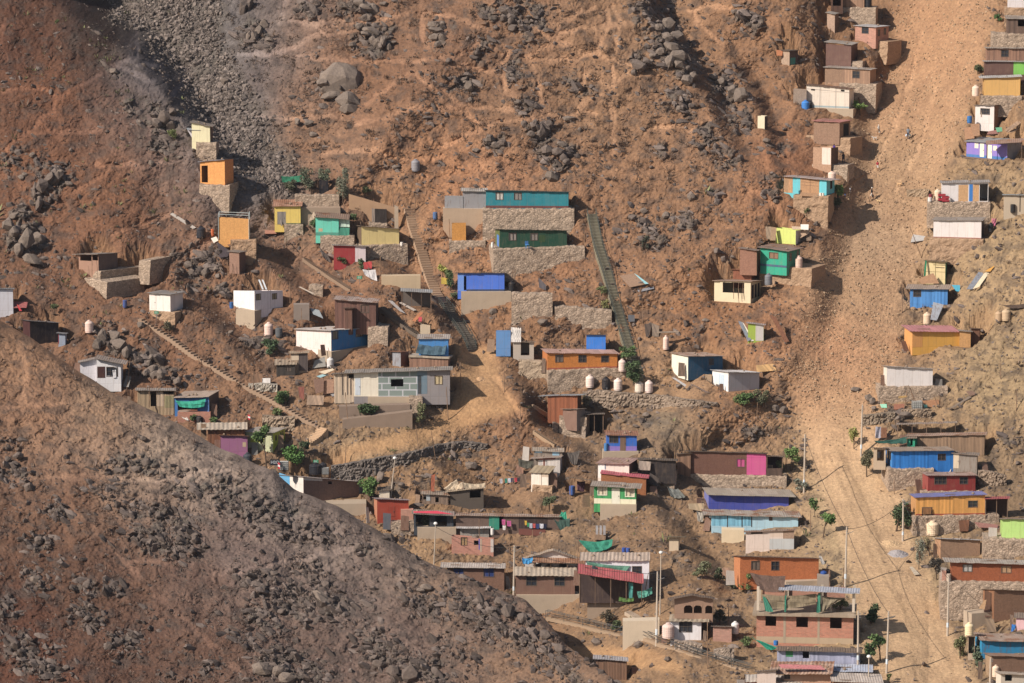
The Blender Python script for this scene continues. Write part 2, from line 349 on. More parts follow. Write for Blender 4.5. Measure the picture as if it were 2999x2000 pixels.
def wall_mat(spec):
    """'kind:#hex' -> weathered wall material"""
    if spec in MATS: return MATS[spec]
    kind, hx = spec.split(':')[:2]
    m, nt, b, N = nodes(kind + '_' + hx.strip('#')); col = hexl(hx, 1.02)
    tc = N('ShaderNodeTexCoord'); O = tc.outputs['Object']
    sp = N('ShaderNodeSeparateXYZ', Vector=O)
    ad = N('ShaderNodeMath', operation='ADD'); lk(nt, sp.outputs[0], ad.inputs[0]); lk(nt, sp.outputs[1], ad.inputs[1])
    cb = N('ShaderNodeCombineXYZ', X=ad.outputs[0], Y=sp.outputs[2])
    n1 = N('ShaderNodeTexNoise', Vector=O, Scale=0.9, Detail=5.0, Roughness=0.65)
    st = N('ShaderNodeMapping', Vector=O); st.inputs['Scale'].default_value = (3.0, 3.0, 0.5)
    n2 = N('ShaderNodeTexNoise', Vector=st.outputs[0], Scale=1.2, Detail=4.0, Roughness=0.7)
    n3 = N('ShaderNodeTexNoise', Vector=O, Scale=9.0, Detail=3.0)
    base = mixc(nt, N, n1.outputs[0], c4([c * .84 for c in col]), c4([min(.88, c * 1.12) for c in col]))
    rough, bump, h = 0.75, 0.0, n3.outputs[0]
    if kind in ('paint', 'osb'):
        k = N('ShaderNodeTexBrick', Vector=cb.outputs[0], Scale=1.0); k.offset = 0; k.inputs['Brick Width'].default_value = 1.22; k.inputs['Row Height'].default_value = 2.5; k.inputs['Mortar Size'].default_value = .02
        k.inputs['Color1'].default_value = (.92,.92,.93,1); k.inputs['Color2'].default_value = (1.04,1.03,1.02,1); k.inputs['Mortar'].default_value = (.72,.7,.68,1)
        base = mixc(nt, N, 1.0, base, k.outputs['Color'], 'MULTIPLY')
    if kind == 'paint':
        f = ramp(nt, N, n2.outputs[0], 0.5, 0.85, (0,0,0,1), (.38,.38,.38,1)); base = mixc(nt, N, f, base, DUST); base = mixc(nt, N, ramp(nt, N, n1.outputs[0], .5, .75, (0,0,0,1), (.16,.16,.16,1)), base, DUST); bump = .15; rough = .6
    elif kind in ('wood', 'slat'):
        w = N('ShaderNodeTexWave', Vector=cb.outputs[0], Scale=1.6 if kind == 'wood' else 2.6, Distortion=1.5, Detail=2.0)
        wn = N('ShaderNodeTexWhiteNoise', noise_dimensions='1D'); fl = N('ShaderNodeMath', operation='FLOOR'); ml = N('ShaderNodeMath', operation='MULTIPLY'); ml.inputs[1].default_value = 4.0
        lk(nt, ad.outputs[0], ml.inputs[0]); lk(nt, ml.outputs[0], fl.inputs[0]); lk(nt, fl.outputs[0], wn.inputs['W'])
        base = mixc(nt, N, 1.0, base, ramp(nt, N, wn.outputs[0], 0, 1, (.72,.72,.74,1), (1.15,1.12,1.1,1)), 'MULTIPLY')
        f = ramp(nt, N, n2.outputs[0], 0.45, 0.8, (0,0,0,1), (.5,.5,.5,1)); base = mixc(nt, N, f, base, c4([c * .5 for c in col])); h = w.outputs[0]; bump = .5
    elif kind == 'osb':
        vz = N('ShaderNodeTexVoronoi', Vector=O, Scale=7.0)
        base = mixc(nt, N, .5, base, mixc(nt, N, vz.outputs['Color'], c4([c * .6 for c in col]), c4([min(.85, c * 1.25) for c in col])))
        f = ramp(nt, N, n2.outputs[0], 0.5, 0.85, (0,0,0,1), (.5,.5,.5,1)); base = mixc(nt, N, f, base, c4([c * .6 for c in col])); bump = .2
    elif kind == 'tin':
        w = N('ShaderNodeTexWave', Vector=cb.outputs[0], Scale=3.0, Distortion=0.2); h = w.outputs[0]; bump = .8; rough = .5
        f = ramp(nt, N, n2.outputs[0], 0.5, 0.72, (0,0,0,1), (.8,.8,.8,1)); base = mixc(nt, N, f, base, (.16,.075,.045,1))
    elif kind == 'htin':
        w = N('ShaderNodeTexWave', Vector=cb.outputs[0], Scale=2.0, Distortion=0.3, bands_direction='Y'); h = w.outputs[0]; bump = .8; rough = .5
        base = mixc(nt, N, ramp(nt, N, w.outputs[0], .1, .5, (.55,.55,.55,1), (1,1,1,1)), c4([c * .55 for c in col]), base)
        f = ramp(nt, N, n2.outputs[0], 0.55, 0.75, (0,0,0,1), (.7,.7,.7,1)); base = mixc(nt, N, f, base, (.16,.085,.055,1))
    elif kind == 'brick':
        k = N('ShaderNodeTexBrick', Vector=cb.outputs[0], Scale=1.0); k.inputs['Brick Width'].default_value = .42; k.inputs['Row Height'].default_value = .17; k.inputs['Mortar Size'].default_value = .016
        k.inputs['Color1'].default_value = c4([c * .8 for c in col]); k.inputs['Color2'].default_value = c4([min(.8, c * 1.2) for c in col]); k.inputs['Mortar'].default_value = (.33,.27,.22,1)
        base = mixc(nt, N, .25, k.outputs['Color'], base); f = ramp(nt, N, n2.outputs[0], .5, .85, (0,0,0,1), (.6,.6,.6,1)); base = mixc(nt, N, f, base, DUST); bump = .2
    elif kind == 'conc':
        f = ramp(nt, N, n1.outputs[0], 0.4, 0.8, (0,0,0,1), (.5,.5,.5,1)); base = mixc(nt, N, f, base, c4([c * .62 for c in col])); base = mixc(nt, N, ramp(nt, N, n2.outputs[0], .5, .9, (0,0,0,1), (.3,.3,.3,1)), base, c4([c * .6 for c in col])); bump = .35; rough = .9
    elif kind in ('stone', 'earth'):
        mp = N('ShaderNodeMapping', Vector=O); mp.inputs['Scale'].default_value = (1, 1, 1.5)
        mxn = N('ShaderNodeMix', data_type='VECTOR'); mxn.inputs[0].default_value = .12; lk(nt, mp.outputs[0], mxn.inputs[4]); lk(nt, n3.outputs['Color'], mxn.inputs[5])
        vz = N('ShaderNodeTexVoronoi', Vector=mxn.outputs[1], Scale=2.7); ve = N('ShaderNodeTexVoronoi', Vector=mxn.outputs[1], Scale=2.7, feature='DISTANCE_TO_EDGE')
        am = .75 if kind == 'stone' else .3
        base = mixc(nt, N, am, base, mixc(nt, N, vz.outputs['Color'], c4([c * .55 for c in col]), c4([min(.7, c * 1.4) for c in col])))
        e = ramp(nt, N, ve.outputs[0], 0.0, 0.09); 
        base = mixc(nt, N, e, mixc(nt, N, .7 if kind == 'stone' else .3, base, c4([c * .35 for c in col])), base)
        h = ramp(nt, N, ve.outputs[0], 0.0, 0.2); bump = .55; rough = .95
    elif kind == 'drywall':
        k = N('ShaderNodeTexBrick', Vector=cb.outputs[0], Scale=1.0); k.inputs['Brick Width'].default_value = 2.0; k.inputs['Row Height'].default_value = .95; k.inputs['Mortar Size'].default_value = .1
        k.inputs['Color1'].default_value = c4(col); k.inputs['Color2'].default_value = c4([c * .92 for c in col]); k.inputs['Mortar'].default_value = (.52,.52,.56,1); k.inputs['Mortar Smooth'].default_value = .3
        base = mixc(nt, N, .12, k.outputs['Color'], base)
        vz = N('ShaderNodeTexVoronoi', Vector=O, Scale=2.2); base = mixc(nt, N, ramp(nt, N, vz.outputs[0], .06, .11, (.85,.85,.85,1), (0,0,0,1)), base, (.55,.55,.57,1))
    elif kind == 'cloth':
        w = N('ShaderNodeTexNoise', Vector=st.outputs[0], Scale=1.6, Detail=3.0); base = mixc(nt, N, ramp(nt, N, w.outputs[0], .3, .7), c4([c * .6 for c in col]), base); rough = .9; bump = .3
    lk(nt, base, b.inputs['Base Color']); b.inputs['Roughness'].default_value = rough
    if bump:
        bp = N('ShaderNodeBump', Strength=bump, Distance=0.06, Height=h); lk(nt, bp.outputs[0], b.inputs['Normal'])
    MATS[spec] = m; return m
def roof_mat(spec):
    """'#hex' or '#hex:rust amount' -> sheet roofing, each sheet its own shade"""
    key = 'roof' + spec
    if key in MATS: return MATS[key]
    p = spec.split(':'); col = hexl(p[0], 0.80); rust = float(p[1]) if len(p) > 1 else 0.15
    m, nt, b, N = nodes('roof_' + p[0].strip('#')); tc = N('ShaderNodeTexCoord'); O = tc.outputs['Object']
    mp = N('ShaderNodeMapping', Vector=O); mp.inputs['Scale'].default_value = (1, 1, 0); mp.inputs['Location'].default_value = (3.3, 1.7, 0)
    k = N('ShaderNodeTexBrick', Vector=mp.outputs[0], Scale=1.0); k.inputs['Brick Width'].default_value = .95; k.inputs['Row Height'].default_value = 2.4; k.inputs['Mortar Size'].default_value = .012
    k.inputs['Color1'].default_value = (.78,.78,.78,1); k.inputs['Color2'].default_value = (1.12,1.12,1.12,1); k.inputs['Mortar'].default_value = (.5,.48,.46,1)
    n1 = N('ShaderNodeTexNoise', Vector=O, Scale=0.55, Detail=5.0, Roughness=.65); n2 = N('ShaderNodeTexNoise', Vector=O, Scale=3.0, Detail=4.0)
    base = mixc(nt, N, 1.0, c4(col), k.outputs['Color'], 'MULTIPLY')
    base = mixc(nt, N, ramp(nt, N, n2.outputs[0], .35, .7, (.0,.0,.0,1), (.45,.45,.45,1)), base, DUST)
    a = .70 - .4 * rust
    base = mixc(nt, N, ramp(nt, N, n1.outputs[0], a, a + .08, (0,0,0,1), (.85,.85,.85,1)), base, (.22,.105,.06,1))
    lk(nt, base, b.inputs['Base Color']); b.inputs['Roughness'].default_value = .7
    MATS[key] = m; return m
def glass_mat():
    if 'glass' in MATS: return MATS['glass']
    m, nt, b, N = nodes('window_glass'); b.inputs['Base Color'].default_value = (.035,.04,.05,1); b.inputs['Roughness'].default_value = .12; b.inputs['Specular IOR Level'].default_value = .5
    MATS['glass'] = m; return m
def anymat(s):
    if s.startswith('#'): return wall_mat('paint:' + s)
    return wall_mat(s)

# ---------------------------------------------------------------- placing
TX = {'a': 0.0, 'b': 700.0, 'c': 1400.0, 'd': 2199.0}; ZK = 2351 / 800.0
def q(t, x, y): return TX[t[0]] + x / ZK, 500.0 * int(t[1]) + y / ZK
CARVES = []; HOUSE = {}
def base_depth(xl, xr, y):
    v = [0.5 * D(xl + (xr - xl) * k, y) + 0.5 * DS(xl + (xr - xl) * k, y) for k in (0.05, .3, .5, .7, .95)]
    return .7 * float(np.mean(v)) + .3 * min(v) - 0.3
def frame_for(xl, xr, yb, d, s_px, dep):
    """front-left corner, unit vectors along and into the building, width"""
    xm = (xl + xr) / 2; phi = math.atan((xm - CX) / F)
    sm = abs(s_px) / ppm(d); ps = math.asin(min(0.80, sm / dep)) * (1 if s_px > 0 else -1)
    a = phi + ps; e = np.array([math.cos(a), -math.sin(a)]); b = np.array([math.sin(a), math.cos(a)])
    W = (xr - xl) / ppm(d) / math.cos(ps)
    if s_px > 0:
        B = P(xr, yb, d); A = B.copy(); A[:2] -= e * W
    else: A = P(xl, yb, d)
    return A, e, b, W, ps
def rz_of(e): return math.atan2(e[1], e[0])
FOOT = 1.2
def holes_face(mb, W, prof, holes, y=0.0, x0=0.0, t0=0.0, x1=None, t1=1.0, foot=0.0, reveal=0.12):
    """front sheet with real openings; prof = [(u, height)], holes in fractions (u0,u1,t0,t1)"""
    us = sorted(set([x0 / W, (x1 if x1 else W) / W] + [u for u, _ in prof if x0 / W < u < (x1 if x1 else W) / W] + [h for o in holes for h in o[:2]]))
    ts = sorted(set([t0, t1] + [h for o in holes for h in o[2:4]]))
    top = lambda u: float(np.interp(u, [p[0] for p in prof], [p[1] for p in prof]))
    pt = lambda u, t, yy=y: (u * W, yy, top(u) * t)
    ins = lambda u, t: any(o[0] < u < o[1] and o[2] < t < o[3] for o in holes)
    for i in range(len(us) - 1):
        if foot: mb.quad((us[i] * W, y, -foot), (us[i+1] * W, y, -foot), pt(us[i+1], t0), pt(us[i], t0))
        for j in range(len(ts) - 1):
            if ins((us[i] + us[i+1]) / 2, (ts[j] + ts[j+1]) / 2): continue
            mb.quad(pt(us[i], ts[j]), pt(us[i+1], ts[j]), pt(us[i+1], ts[j+1]), pt(us[i], ts[j+1]))
    if reveal:
        for o in holes:
            a, b_, c, d_ = pt(o[0], o[2]), pt(o[1], o[2]), pt(o[1], o[3]), pt(o[0], o[3])
            B = [(p[0], y + reveal, p[2]) for p in (a, b_, c, d_)]
            A_ = [a, b_, c, d_]
            for k in range(4): mb.quad(A_[k], B[k], B[(k+1) % 4], A_[(k+1) % 4])
def roof_sheet(name, W, dep, prof, rise, ov, rib, mat, parent, thick=0.05, back=None):
    ps = list(prof); u0, u1 = -ov[0] / W, 1 + ov[1] / W
    sl = (ps[1][1] - ps[0][1]) / max(1e-3, (ps[1][0] - ps[0][0])); sr = (ps[-1][1] - ps[-2][1]) / max(1e-3, (ps[-1][0] - ps[-2][0]))
    ps = [(u0, ps[0][1] + sl * (u0 - ps[0][0]))] + ps[1:-1] + [(u1, ps[-1][1] + sr * (u1 - ps[-1][0]))]
    tot = (u1 - u0) * W; n = max(6, int(tot / (rib / 4.0))); n = min(n, 220)
    amp = 0.018 if rib < .4 else 0.032
    us = [u0 + (u1 - u0) * i / n for i in range(n + 1)]
    mb = MB(); vs = []; nr = 4; r = random.Random(int(W * 1000))
    ys = [-ov[2] + (dep + ov[2] + ov[3]) * j / (nr - 1) for j in range(nr)]
    lip = [r.uniform(-.05, .05) for _ in range(9)]
    for layer in (0, 1):
        for j, yy in enumerate(ys):
            for i, u in enumerate(us):
                z = float(np.interp(u, [p[0] for p in ps], [p[1] for p in ps])) + rise * yy / dep
                x = u * W; z += amp * (1 + math.sin(2 * math.pi * x / rib)) + 0.03 - (thick if layer else 0)
                sheet = lip[int((x + ov[0]) / 0.95) % 9]
                vs.append((x, yy + (sheet if j in (0, nr - 1) else 0), z + (0.02 * sheet / .05)))
    k = n + 1; L = nr * k; fs = []
    for j in range(nr - 1):
        for i in range(n):
            fs.append((j*k+i, j*k+i+1, (j+1)*k+i+1, (j+1)*k+i)); fs.append((L+j*k+i, L+(j+1)*k+i, L+(j+1)*k+i+1, L+j*k+i+1))
    for i in range(n):
        fs.append((i, L+i, L+i+1, i+1)); a = (nr-1)*k
        fs.append((a+i, a+i+1, L+a+i+1, L+a+i))
    for j in range(nr - 1):
        fs.append((j*k, (j+1)*k, L+(j+1)*k, L+j*k)); fs.append((j*k+n, L+j*k+n, L+(j+1)*k+n, (j+1)*k+n))
    mb.add(vs, fs); return mb.obj(name, mat, parent)
def window_parts(parent, W, prof, o, kind, hexs, y=0.0):
    top = lambda u: float(np.interp(u, [p[0] for p in prof], [p[1] for p in prof]))
    x0, x1 = o[0] * W, o[1] * W; um = (o[0] + o[1]) / 2; z0, z1 = o[2] * top(um), o[3] * top(um)
    fw = max(.05, min(.09, (x1 - x0) * .07)); xm = (x0 + x1) / 2
    if kind == 'o': return
    pm = {'g': glass_mat(), 'c': wall_mat('cloth:' + (hexs or '#cfc4b4')), 'k': wall_mat('paint:' + (hexs or '#6a6058'))}[kind[0]]
    mb = MB()
    if kind == 'c':       # drawn curtain, gathered folds
        n = 14
        for i in range(n):
            a, b_ = x0 + (x1 - x0) * i / n, x0 + (x1 - x0) * (i + 1) / n; ya, yb = (.05, .09) if i % 2 else (.09, .05)
            mb.quad((a, y + ya, z0), (b_, y + yb, z0), (b_, y + yb, z1), (a, y + ya, z1))
    else: mb.box((x0, y + .06, z0), (x1, y + .085, z1))
    win = mb.obj('window', pm, parent)
    f = MB()
    f.box((x0 - .02, y - .025, z0 - fw), (x1 + .02, y + .05, z0)); f.box((x0 - .02, y - .025, z1), (x1 + .02, y + .05, z1 + fw))
    f.box((x0 - fw, y - .022, z0 - fw), (x0, y + .047, z1 + fw)); f.box((x1, y - .022, z0 - fw), (x1 + fw, y + .047, z1 + fw))
    nm = max(1, int((x1 - x0) / .7)) if kind != 'k' else 1
    for i in range(1, nm + 1): xx = x0 + (x1 - x0) * i / (nm + 1); f.box((xx - .022, y - .01, z0), (xx + .022, y + .04, z1))
    if kind == 'g': f.box((x0, y - .005, (z0+z1)/2 - .02), (x1, y + .035, (z0+z1)/2 + .02))
    f.obj('frame', wall_mat('paint:' + (hexs if kind in 'g' and hexs else '#5d5148')), win)
def H(t, label, r, s=0, dep=4.0, rv=None, wall='paint:#c8b49a', roof='#a9a29a', side=None, op=(), pl=None, ov=.28, gy=None, rib=.32,
      gable=None, key=None, name='house', cat='house', dd=0.0, sop=(), back=0.0, noroof=False, rise=None, pls=None, group=None, thick=.05, carve=True):
    xl, ytl = q(t, r[0], r[2]); xr, ytr = q(t, r[1], r[3]); _, yb = q(t, 0, r[4]); s = s / ZK
    xm = (xl + xr) / 2
    if pl: pxl, pyb = q(t, pl[0], pl[2]); pxr, _ = q(t, pl[1], 0)
    if gy is not None and not isinstance(gy, str): g = base_depth(xl, xr, q(t, 0, gy)[1])
    elif isinstance(gy, str): g = HOUSE[gy]['d']
    elif pl: g = base_depth(pxl, pxr, pyb)
    else: g = base_depth(xl, xr, yb)
    d = g + dd + (0.25 if pl else 0)
    A, e, b, W, psi = frame_for(xl, xr, yb, d, s, dep)
    tp = math.tan(pitch_at(yb)); pm = ppm(d); D_ = W * math.sin(abs(psi))
    hl = (yb - ytl) / pm - (D_ * tp if s > 0 else 0); hr = (yb - ytr) / pm - (D_ * tp if s < 0 else 0)
    hl = max(hl, .8); hr = max(hr, .8)
    prof = [(0, hl), (1, hr)]
    if gable: prof = [(0, hl), (gable[0], (yb - q(t, 0, gable[1])[1]) / pm), (1, hr)]
    om = (ov[2] + ov[3]) / 2 if isinstance(ov, tuple) else ov
    if rise is None: rise = max(-.9, min(2.5, ((rv if rv is not None else 8) / ZK / pm - (dep * math.cos(psi) + 2 * om) * tp) * dep / (dep + 2 * om)))
    hb = min(hl, hr) + rise
    if hb < 1.3 and not gable: rise = 1.3 - min(hl, hr) if min(hl, hr) > 1.3 else max(rise, 0)
    rz = rz_of(e)
    root = thing(name, label, cat, tuple(A), rz, group)
    U = lambda x: (TX[t[0]] + x / ZK - xl) / (xr - xl)
    def Tf(x, y):
        u = min(max(U(x), 0), 1); yt = ytl + (ytr - ytl) * u if not gable else np.interp(u, [0, gable[0], 1], [ytl, q(t, 0, gable[1])[1], ytr])
        return min(1.0, max(0.0, (yb - q(t, 0, y)[1]) / (yb - yt)))
    holes, wins, pans = [], [], []
    for o in op:
        x0, y0, x1, y1, k = o
        o_ = (max(.012, U(x0)), min(.988, U(x1)), max(0.0, Tf((x0+x1)/2, y1)), min(.96, Tf((x0+x1)/2, y0)))
        if o_[1] - o_[0] < .005: continue
        if k[0] in 'gck': holes.append(o_); wins.append((o_, k[0], k[1:] or None))
        elif k[0] == 'o': holes.append(o_)
        else: pans.append(((U(x0), U(x1), max(0.0, Tf((x0+x1)/2, y1)), Tf((x0+x1)/2, y0)), k))
    mb = MB(); holes_face(mb, W, prof, holes, foot=FOOT)
    tb = [(u, h + rise) for u, h in prof]
    mb.quad((0, 0, -FOOT), (0, 0, hl), (0, dep, hl + rise), (0, dep, -FOOT)); mb.quad((W, 0, -FOOT), (W, dep, -FOOT), (W, dep, hr + rise), (W, 0, hr))
    bk = [(u * W, dep, h) for u, h in tb]; mb.add([(0, dep, -FOOT)] + bk + [(W, dep, -FOOT)], [tuple(range(len(bk) + 2))])
    mb.obj('wall', wall_mat(wall), root)
    for o_, k, hx in wins: window_parts(root, W, prof, o_, k, hx)
    top = lambda u: float(np.interp(u, [p[0] for p in prof], [p[1] for p in prof]))
    for o_, k in pans:
        typ, spec = k[0], k[1:]
        y = {'p': -.014, 'b': -.022, 'd': -.036}[typ]; m = anymat(spec)
        hs = [h for h in holes if h[1] > o_[0] and h[0] < o_[1] and h[3] > o_[2] and h[2] < o_[3]] if typ != 'd' else []
        pb = MB(); u0, u1, t0, t1 = max(0, o_[0]), min(1, o_[1]), o_[2], min(1, o_[3])
        hs = [(max(u0, h[0]), min(u1, h[1]), max(t0, h[2]), min(t1, h[3])) for h in hs]
        if typ == 'd':
            zt = top((u0+u1)/2); pb.box((u0 * W, y, t0 * zt), (u1 * W, -.002, t1 * zt))
        else:
            holes_face(pb, W, prof, hs, y=y, x0=u0 * W, x1=u1 * W, t0=t0, t1=t1, reveal=0)
            for uu in (u0, u1): pb.quad((uu*W, y, top(uu)*t0), (uu*W, -.002, top(uu)*t0), (uu*W, -.002, top(uu)*t1), (uu*W, y, top(uu)*t1))
            pb.quad((u0*W, y, top(u0)*t0), (u1*W, y, top(u1)*t0), (u1*W, -.002, top(u1)*t0), (u0*W, -.002, top(u0)*t0))
        dobj = pb.obj({'p': 'wall_panel', 'b': 'paint_band', 'd': 'door'}[typ], m, root)
        if typ == 'd':
            hb_ = MB(); zt = top((u0+u1)/2); hx_ = u0*W + (u1-u0)*W*.85; hz = t0*zt + (t1-t0)*zt*.5
            hb_.box((hx_-.03, y-.05, hz-.07), (hx_+.03, y-.003, hz+.07)); hb_.obj('handle', plain_mat('door_hardware', (.12,.11,.1), .4), dobj)
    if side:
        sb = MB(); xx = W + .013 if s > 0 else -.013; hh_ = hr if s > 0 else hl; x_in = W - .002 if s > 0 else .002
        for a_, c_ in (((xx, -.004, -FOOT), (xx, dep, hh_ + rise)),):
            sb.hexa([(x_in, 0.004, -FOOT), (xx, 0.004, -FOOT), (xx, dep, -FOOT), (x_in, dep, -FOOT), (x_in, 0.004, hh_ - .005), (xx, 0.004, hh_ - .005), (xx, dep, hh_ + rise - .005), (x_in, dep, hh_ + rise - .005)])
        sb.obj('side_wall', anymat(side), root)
    for (u0, u1, t0, t1, k) in sop:
        hh_ = (hr if s > 0 else hl) + rise * .5; sb = MB(); xx = W if s > 0 else 0; dx = .03 if s > 0 else -.03
        sb.box((min(xx, xx+dx), u0*dep, t0*hh_), (max(xx, xx+dx), u1*dep, t1*hh_))
        if k[0] == 'd': sb.obj('door', anymat(k[1:]), root)
        elif k[0] == 'p': sb.obj('wall_panel', anymat(k[1:]), root)
        else:
            w_ = sb.obj('window', glass_mat() if k == 'g' else plain_mat('shade_pane', (.02,.018,.018), .9), root)  # dark pane painted like the unlit interior of an opening
            fb = MB(); f0, f1 = (xx + dx*1.25) if s > 0 else (xx + dx*1.25), xx
            for z_ in (t0, t1): fb.box((min(f0,f1), u0*dep-.04, z_*hh_-.03), (max(f0,f1), u1*dep+.04, z_*hh_+.03))
            for y_ in (u0, u1): fb.box((min(f0,f1), y_*dep-.03, t0*hh_), (max(f0,f1), y_*dep+.03, t1*hh_))
            fb.obj('frame', wall_mat('paint:#6b5a4a'), w_)
    if not noroof:
        o4 = ov if isinstance(ov, tuple) else (ov, ov, ov, ov * .5)
        roof_sheet('roof', W, dep, prof, rise, o4, rib, roof_mat(roof), root, thick)
    else:
        lb = MB(); z_ = min(hl, hr) - .25; lb.quad((0.01, 0.01, top(.01)-.2), (W-.01, 0.01, top(.99)-.2), (W-.01, dep-.01, top(.99)+rise-.2), (0.01, dep-.01, top(.01)+rise-.2)); lb.obj('roof', roof_mat('#8f8579'), root)
    if not noroof and not gable and W > 2.5:
        rr = random.Random(sum(map(ord, label)) + 5); sh_ = ' '.join(label.split()[:9])
        for k in range(rr.randint(1, 3)):
            u, v = rr.uniform(.08, .92), rr.uniform(.1, .75); lp = np.array([u*W, v*dep, hl + (hr-hl)*u + rise*v + .08])
            wp = np.array([A[0] + e[0]*lp[0] + b[0]*lp[1], A[1] + e[1]*lp[0] + b[1]*lp[1], A[2] + lp[2]])
            m_ = MB(); kind = rr.random()
            if kind < .6:
                r_ = rr.uniform(.12, .24); m_.lathe([(r_*.5, -.02), (r_, .05), (r_*rr.uniform(.7, .95), r_*.8), (r_*.4, r_*1.1)], 6); o_ = m_.obj('stone', wall_mat('conc:#8f7a68')); lb_ = 'stone weighing down the roof of the '; ct_ = 'stone'
            else:
                L_ = rr.uniform(.5, 1.2); m_.bar((-L_, 0, .03), (L_, rr.uniform(-.4, .4), .05), .14, .06); o_ = m_.obj('plank', wall_mat('wood:#8d7460')); lb_ = 'old plank on the roof of the '; ct_ = 'plank'
            o_.location = wp; o_.rotation_euler = (0, 0, rz); tag(o_, lb_ + sh_, ct_, 'weights on tin roofs')
    if carve: CARVES.append((A, e, b, W, dep, A[2], xl, xr, min(ytl, ytr), yb, .6, 1.35))
    HOUSE[key or label] = dict(d=d, A=A, e=e, b=b, W=W, root=root, hl=hl, hr=hr, dep=dep, yb=yb)
    if pl:
        kind = {'s': 'stone', 'c': 'conc', 'e': 'earth'}[pl[3]]
        lab = {'s': 'rough stone', 'c': 'plain concrete', 'e': 'packed earth'}[pl[3]] + ' base wall under the ' + ' '.join(label.split()[:10])
        WALL(t, lab, (pl[0], pl[1], r[4], r[4], pl[2]), kind, s * ZK if pls is None else pls, max(1.2, (pyb - yb) / pm * 1.4 + .8), d=g - .05, key=(key or label) + '_pl', ztop=A[2])
    return root
STONEC = {'stone': 'stone:#a58f7b', 'conc': 'conc:#b09c86', 'earth': 'earth:#a38468'}
def WALL(t, label, r, kind='stone', s=0, thick=1.6, d=None, gy=None, key=None, ztop=None, mat=None, top_j=None, name='retaining_wall', carve=True):
    xl, ytl = q(t, r[0], r[2]); xr, ytr = q(t, r[1], r[3]); _, yb = q(t, 0, r[4])
    if d is None: d = base_depth(xl, xr, q(t, 0, gy)[1] if gy else yb)
    A, e, b, W, psi = frame_for(xl, xr, yb, d, s / ZK, max(thick, 3.0)); pm = ppm(d)
    hl, hr = (yb - ytl) / pm, (yb - ytr) / pm
    if ztop is not None: hl = hr = ztop - A[2] - .02
    root = thing(name, label, 'wall', tuple(A), rz_of(e))
    ft = 1.9; st = .16 if kind != 'conc' else .6
    nx = max(2, int(W / st)); nz = max(2, int((max(hl, hr) + ft) / st))
    xs = np.linspace(0, W, nx + 1); tt = np.linspace(0, 1, nz + 1); XS, TT = np.meshgrid(xs, tt)
    hh_ = hl + (hr - hl) * XS / W
    j = top_j if top_j is not None else (.22 if kind == 'stone' else .06 if kind == 'earth' else .02)
    sd = abs(hash(label)) % 50 if False else sum(map(ord, label)) % 97
    hh_ = hh_ + j * fbm(XS * 1.3 + sd, XS * 0 + .5, 3, sd % 30)
    ZS = -ft + (hh_ + ft) * TT
    if kind == 'conc': ys = .02 * perlin(XS / 1.5 + sd, ZS / 1.5, 3)
    else:
        f1, f2, c = worley(XS / .42 + sd, ZS / .3 + sd, 3); am = .09 if kind == 'stone' else .10
        ys = -.05 * c - (.14 if kind == 'stone' else .30) * fbm(XS / 1.4 + sd, ZS / 1.2, 3, 4)
        ys = ys + np.where(TT < .99, 0, .05) + .09 * ZS * (1 if kind != 'conc' else 0)
    if ztop is not None or kind == 'conc': ys = ys - float(ys[-1].max()) + .0
    mb = MB(); vs = [(XS[i, k], ys[i, k], ZS[i, k]) for i in range(nz + 1) for k in range(nx + 1)]; k = nx + 1
    fs = [(i*k+m, i*k+m+1, (i+1)*k+m+1, (i+1)*k+m) for i in range(nz) for m in range(nx)]
    n0 = len(vs); vs += [(XS[nz, m], thick, ZS[nz, m]) for m in range(k)]
    fs += [(nz*k+m, nz*k+m+1, n0+m+1, n0+m) for m in range(nx)]
    n1 = len(vs); vs += [(0, thick, ZS[i, 0]) for i in range(nz + 1)]; n2 = len(vs); vs += [(W, thick, ZS[i, nx]) for i in range(nz + 1)]
    for i in range(nz):
        fs.append((i*k, (i+1)*k, n1+i+1, n1+i)); fs.append((i*k+nx, n2+i, n2+i+1, (i+1)*k+nx))
    mb.add(vs, fs); o = mb.obj('wall_body', wall_mat(mat or STONEC[kind]), root)
    o.data.polygons.foreach_set('use_smooth', np.zeros(len(o.data.polygons), bool))
    HOUSE[key or label] = dict(d=d, A=A, e=e, b=b, W=W, root=root, hl=hl, hr=hr, dep=thick, yb=yb)
    return root
def gd(t, x, y, g=None, off=-.25):
    """depth for something standing at a pixel; g = pixel row of the ground line used, or the key of what it stands on / by"""
    if isinstance(g, str): return HOUSE[g]['d'] + off
    X, Y = q(t, x, y if g is None else g); return D(X, Y) + off
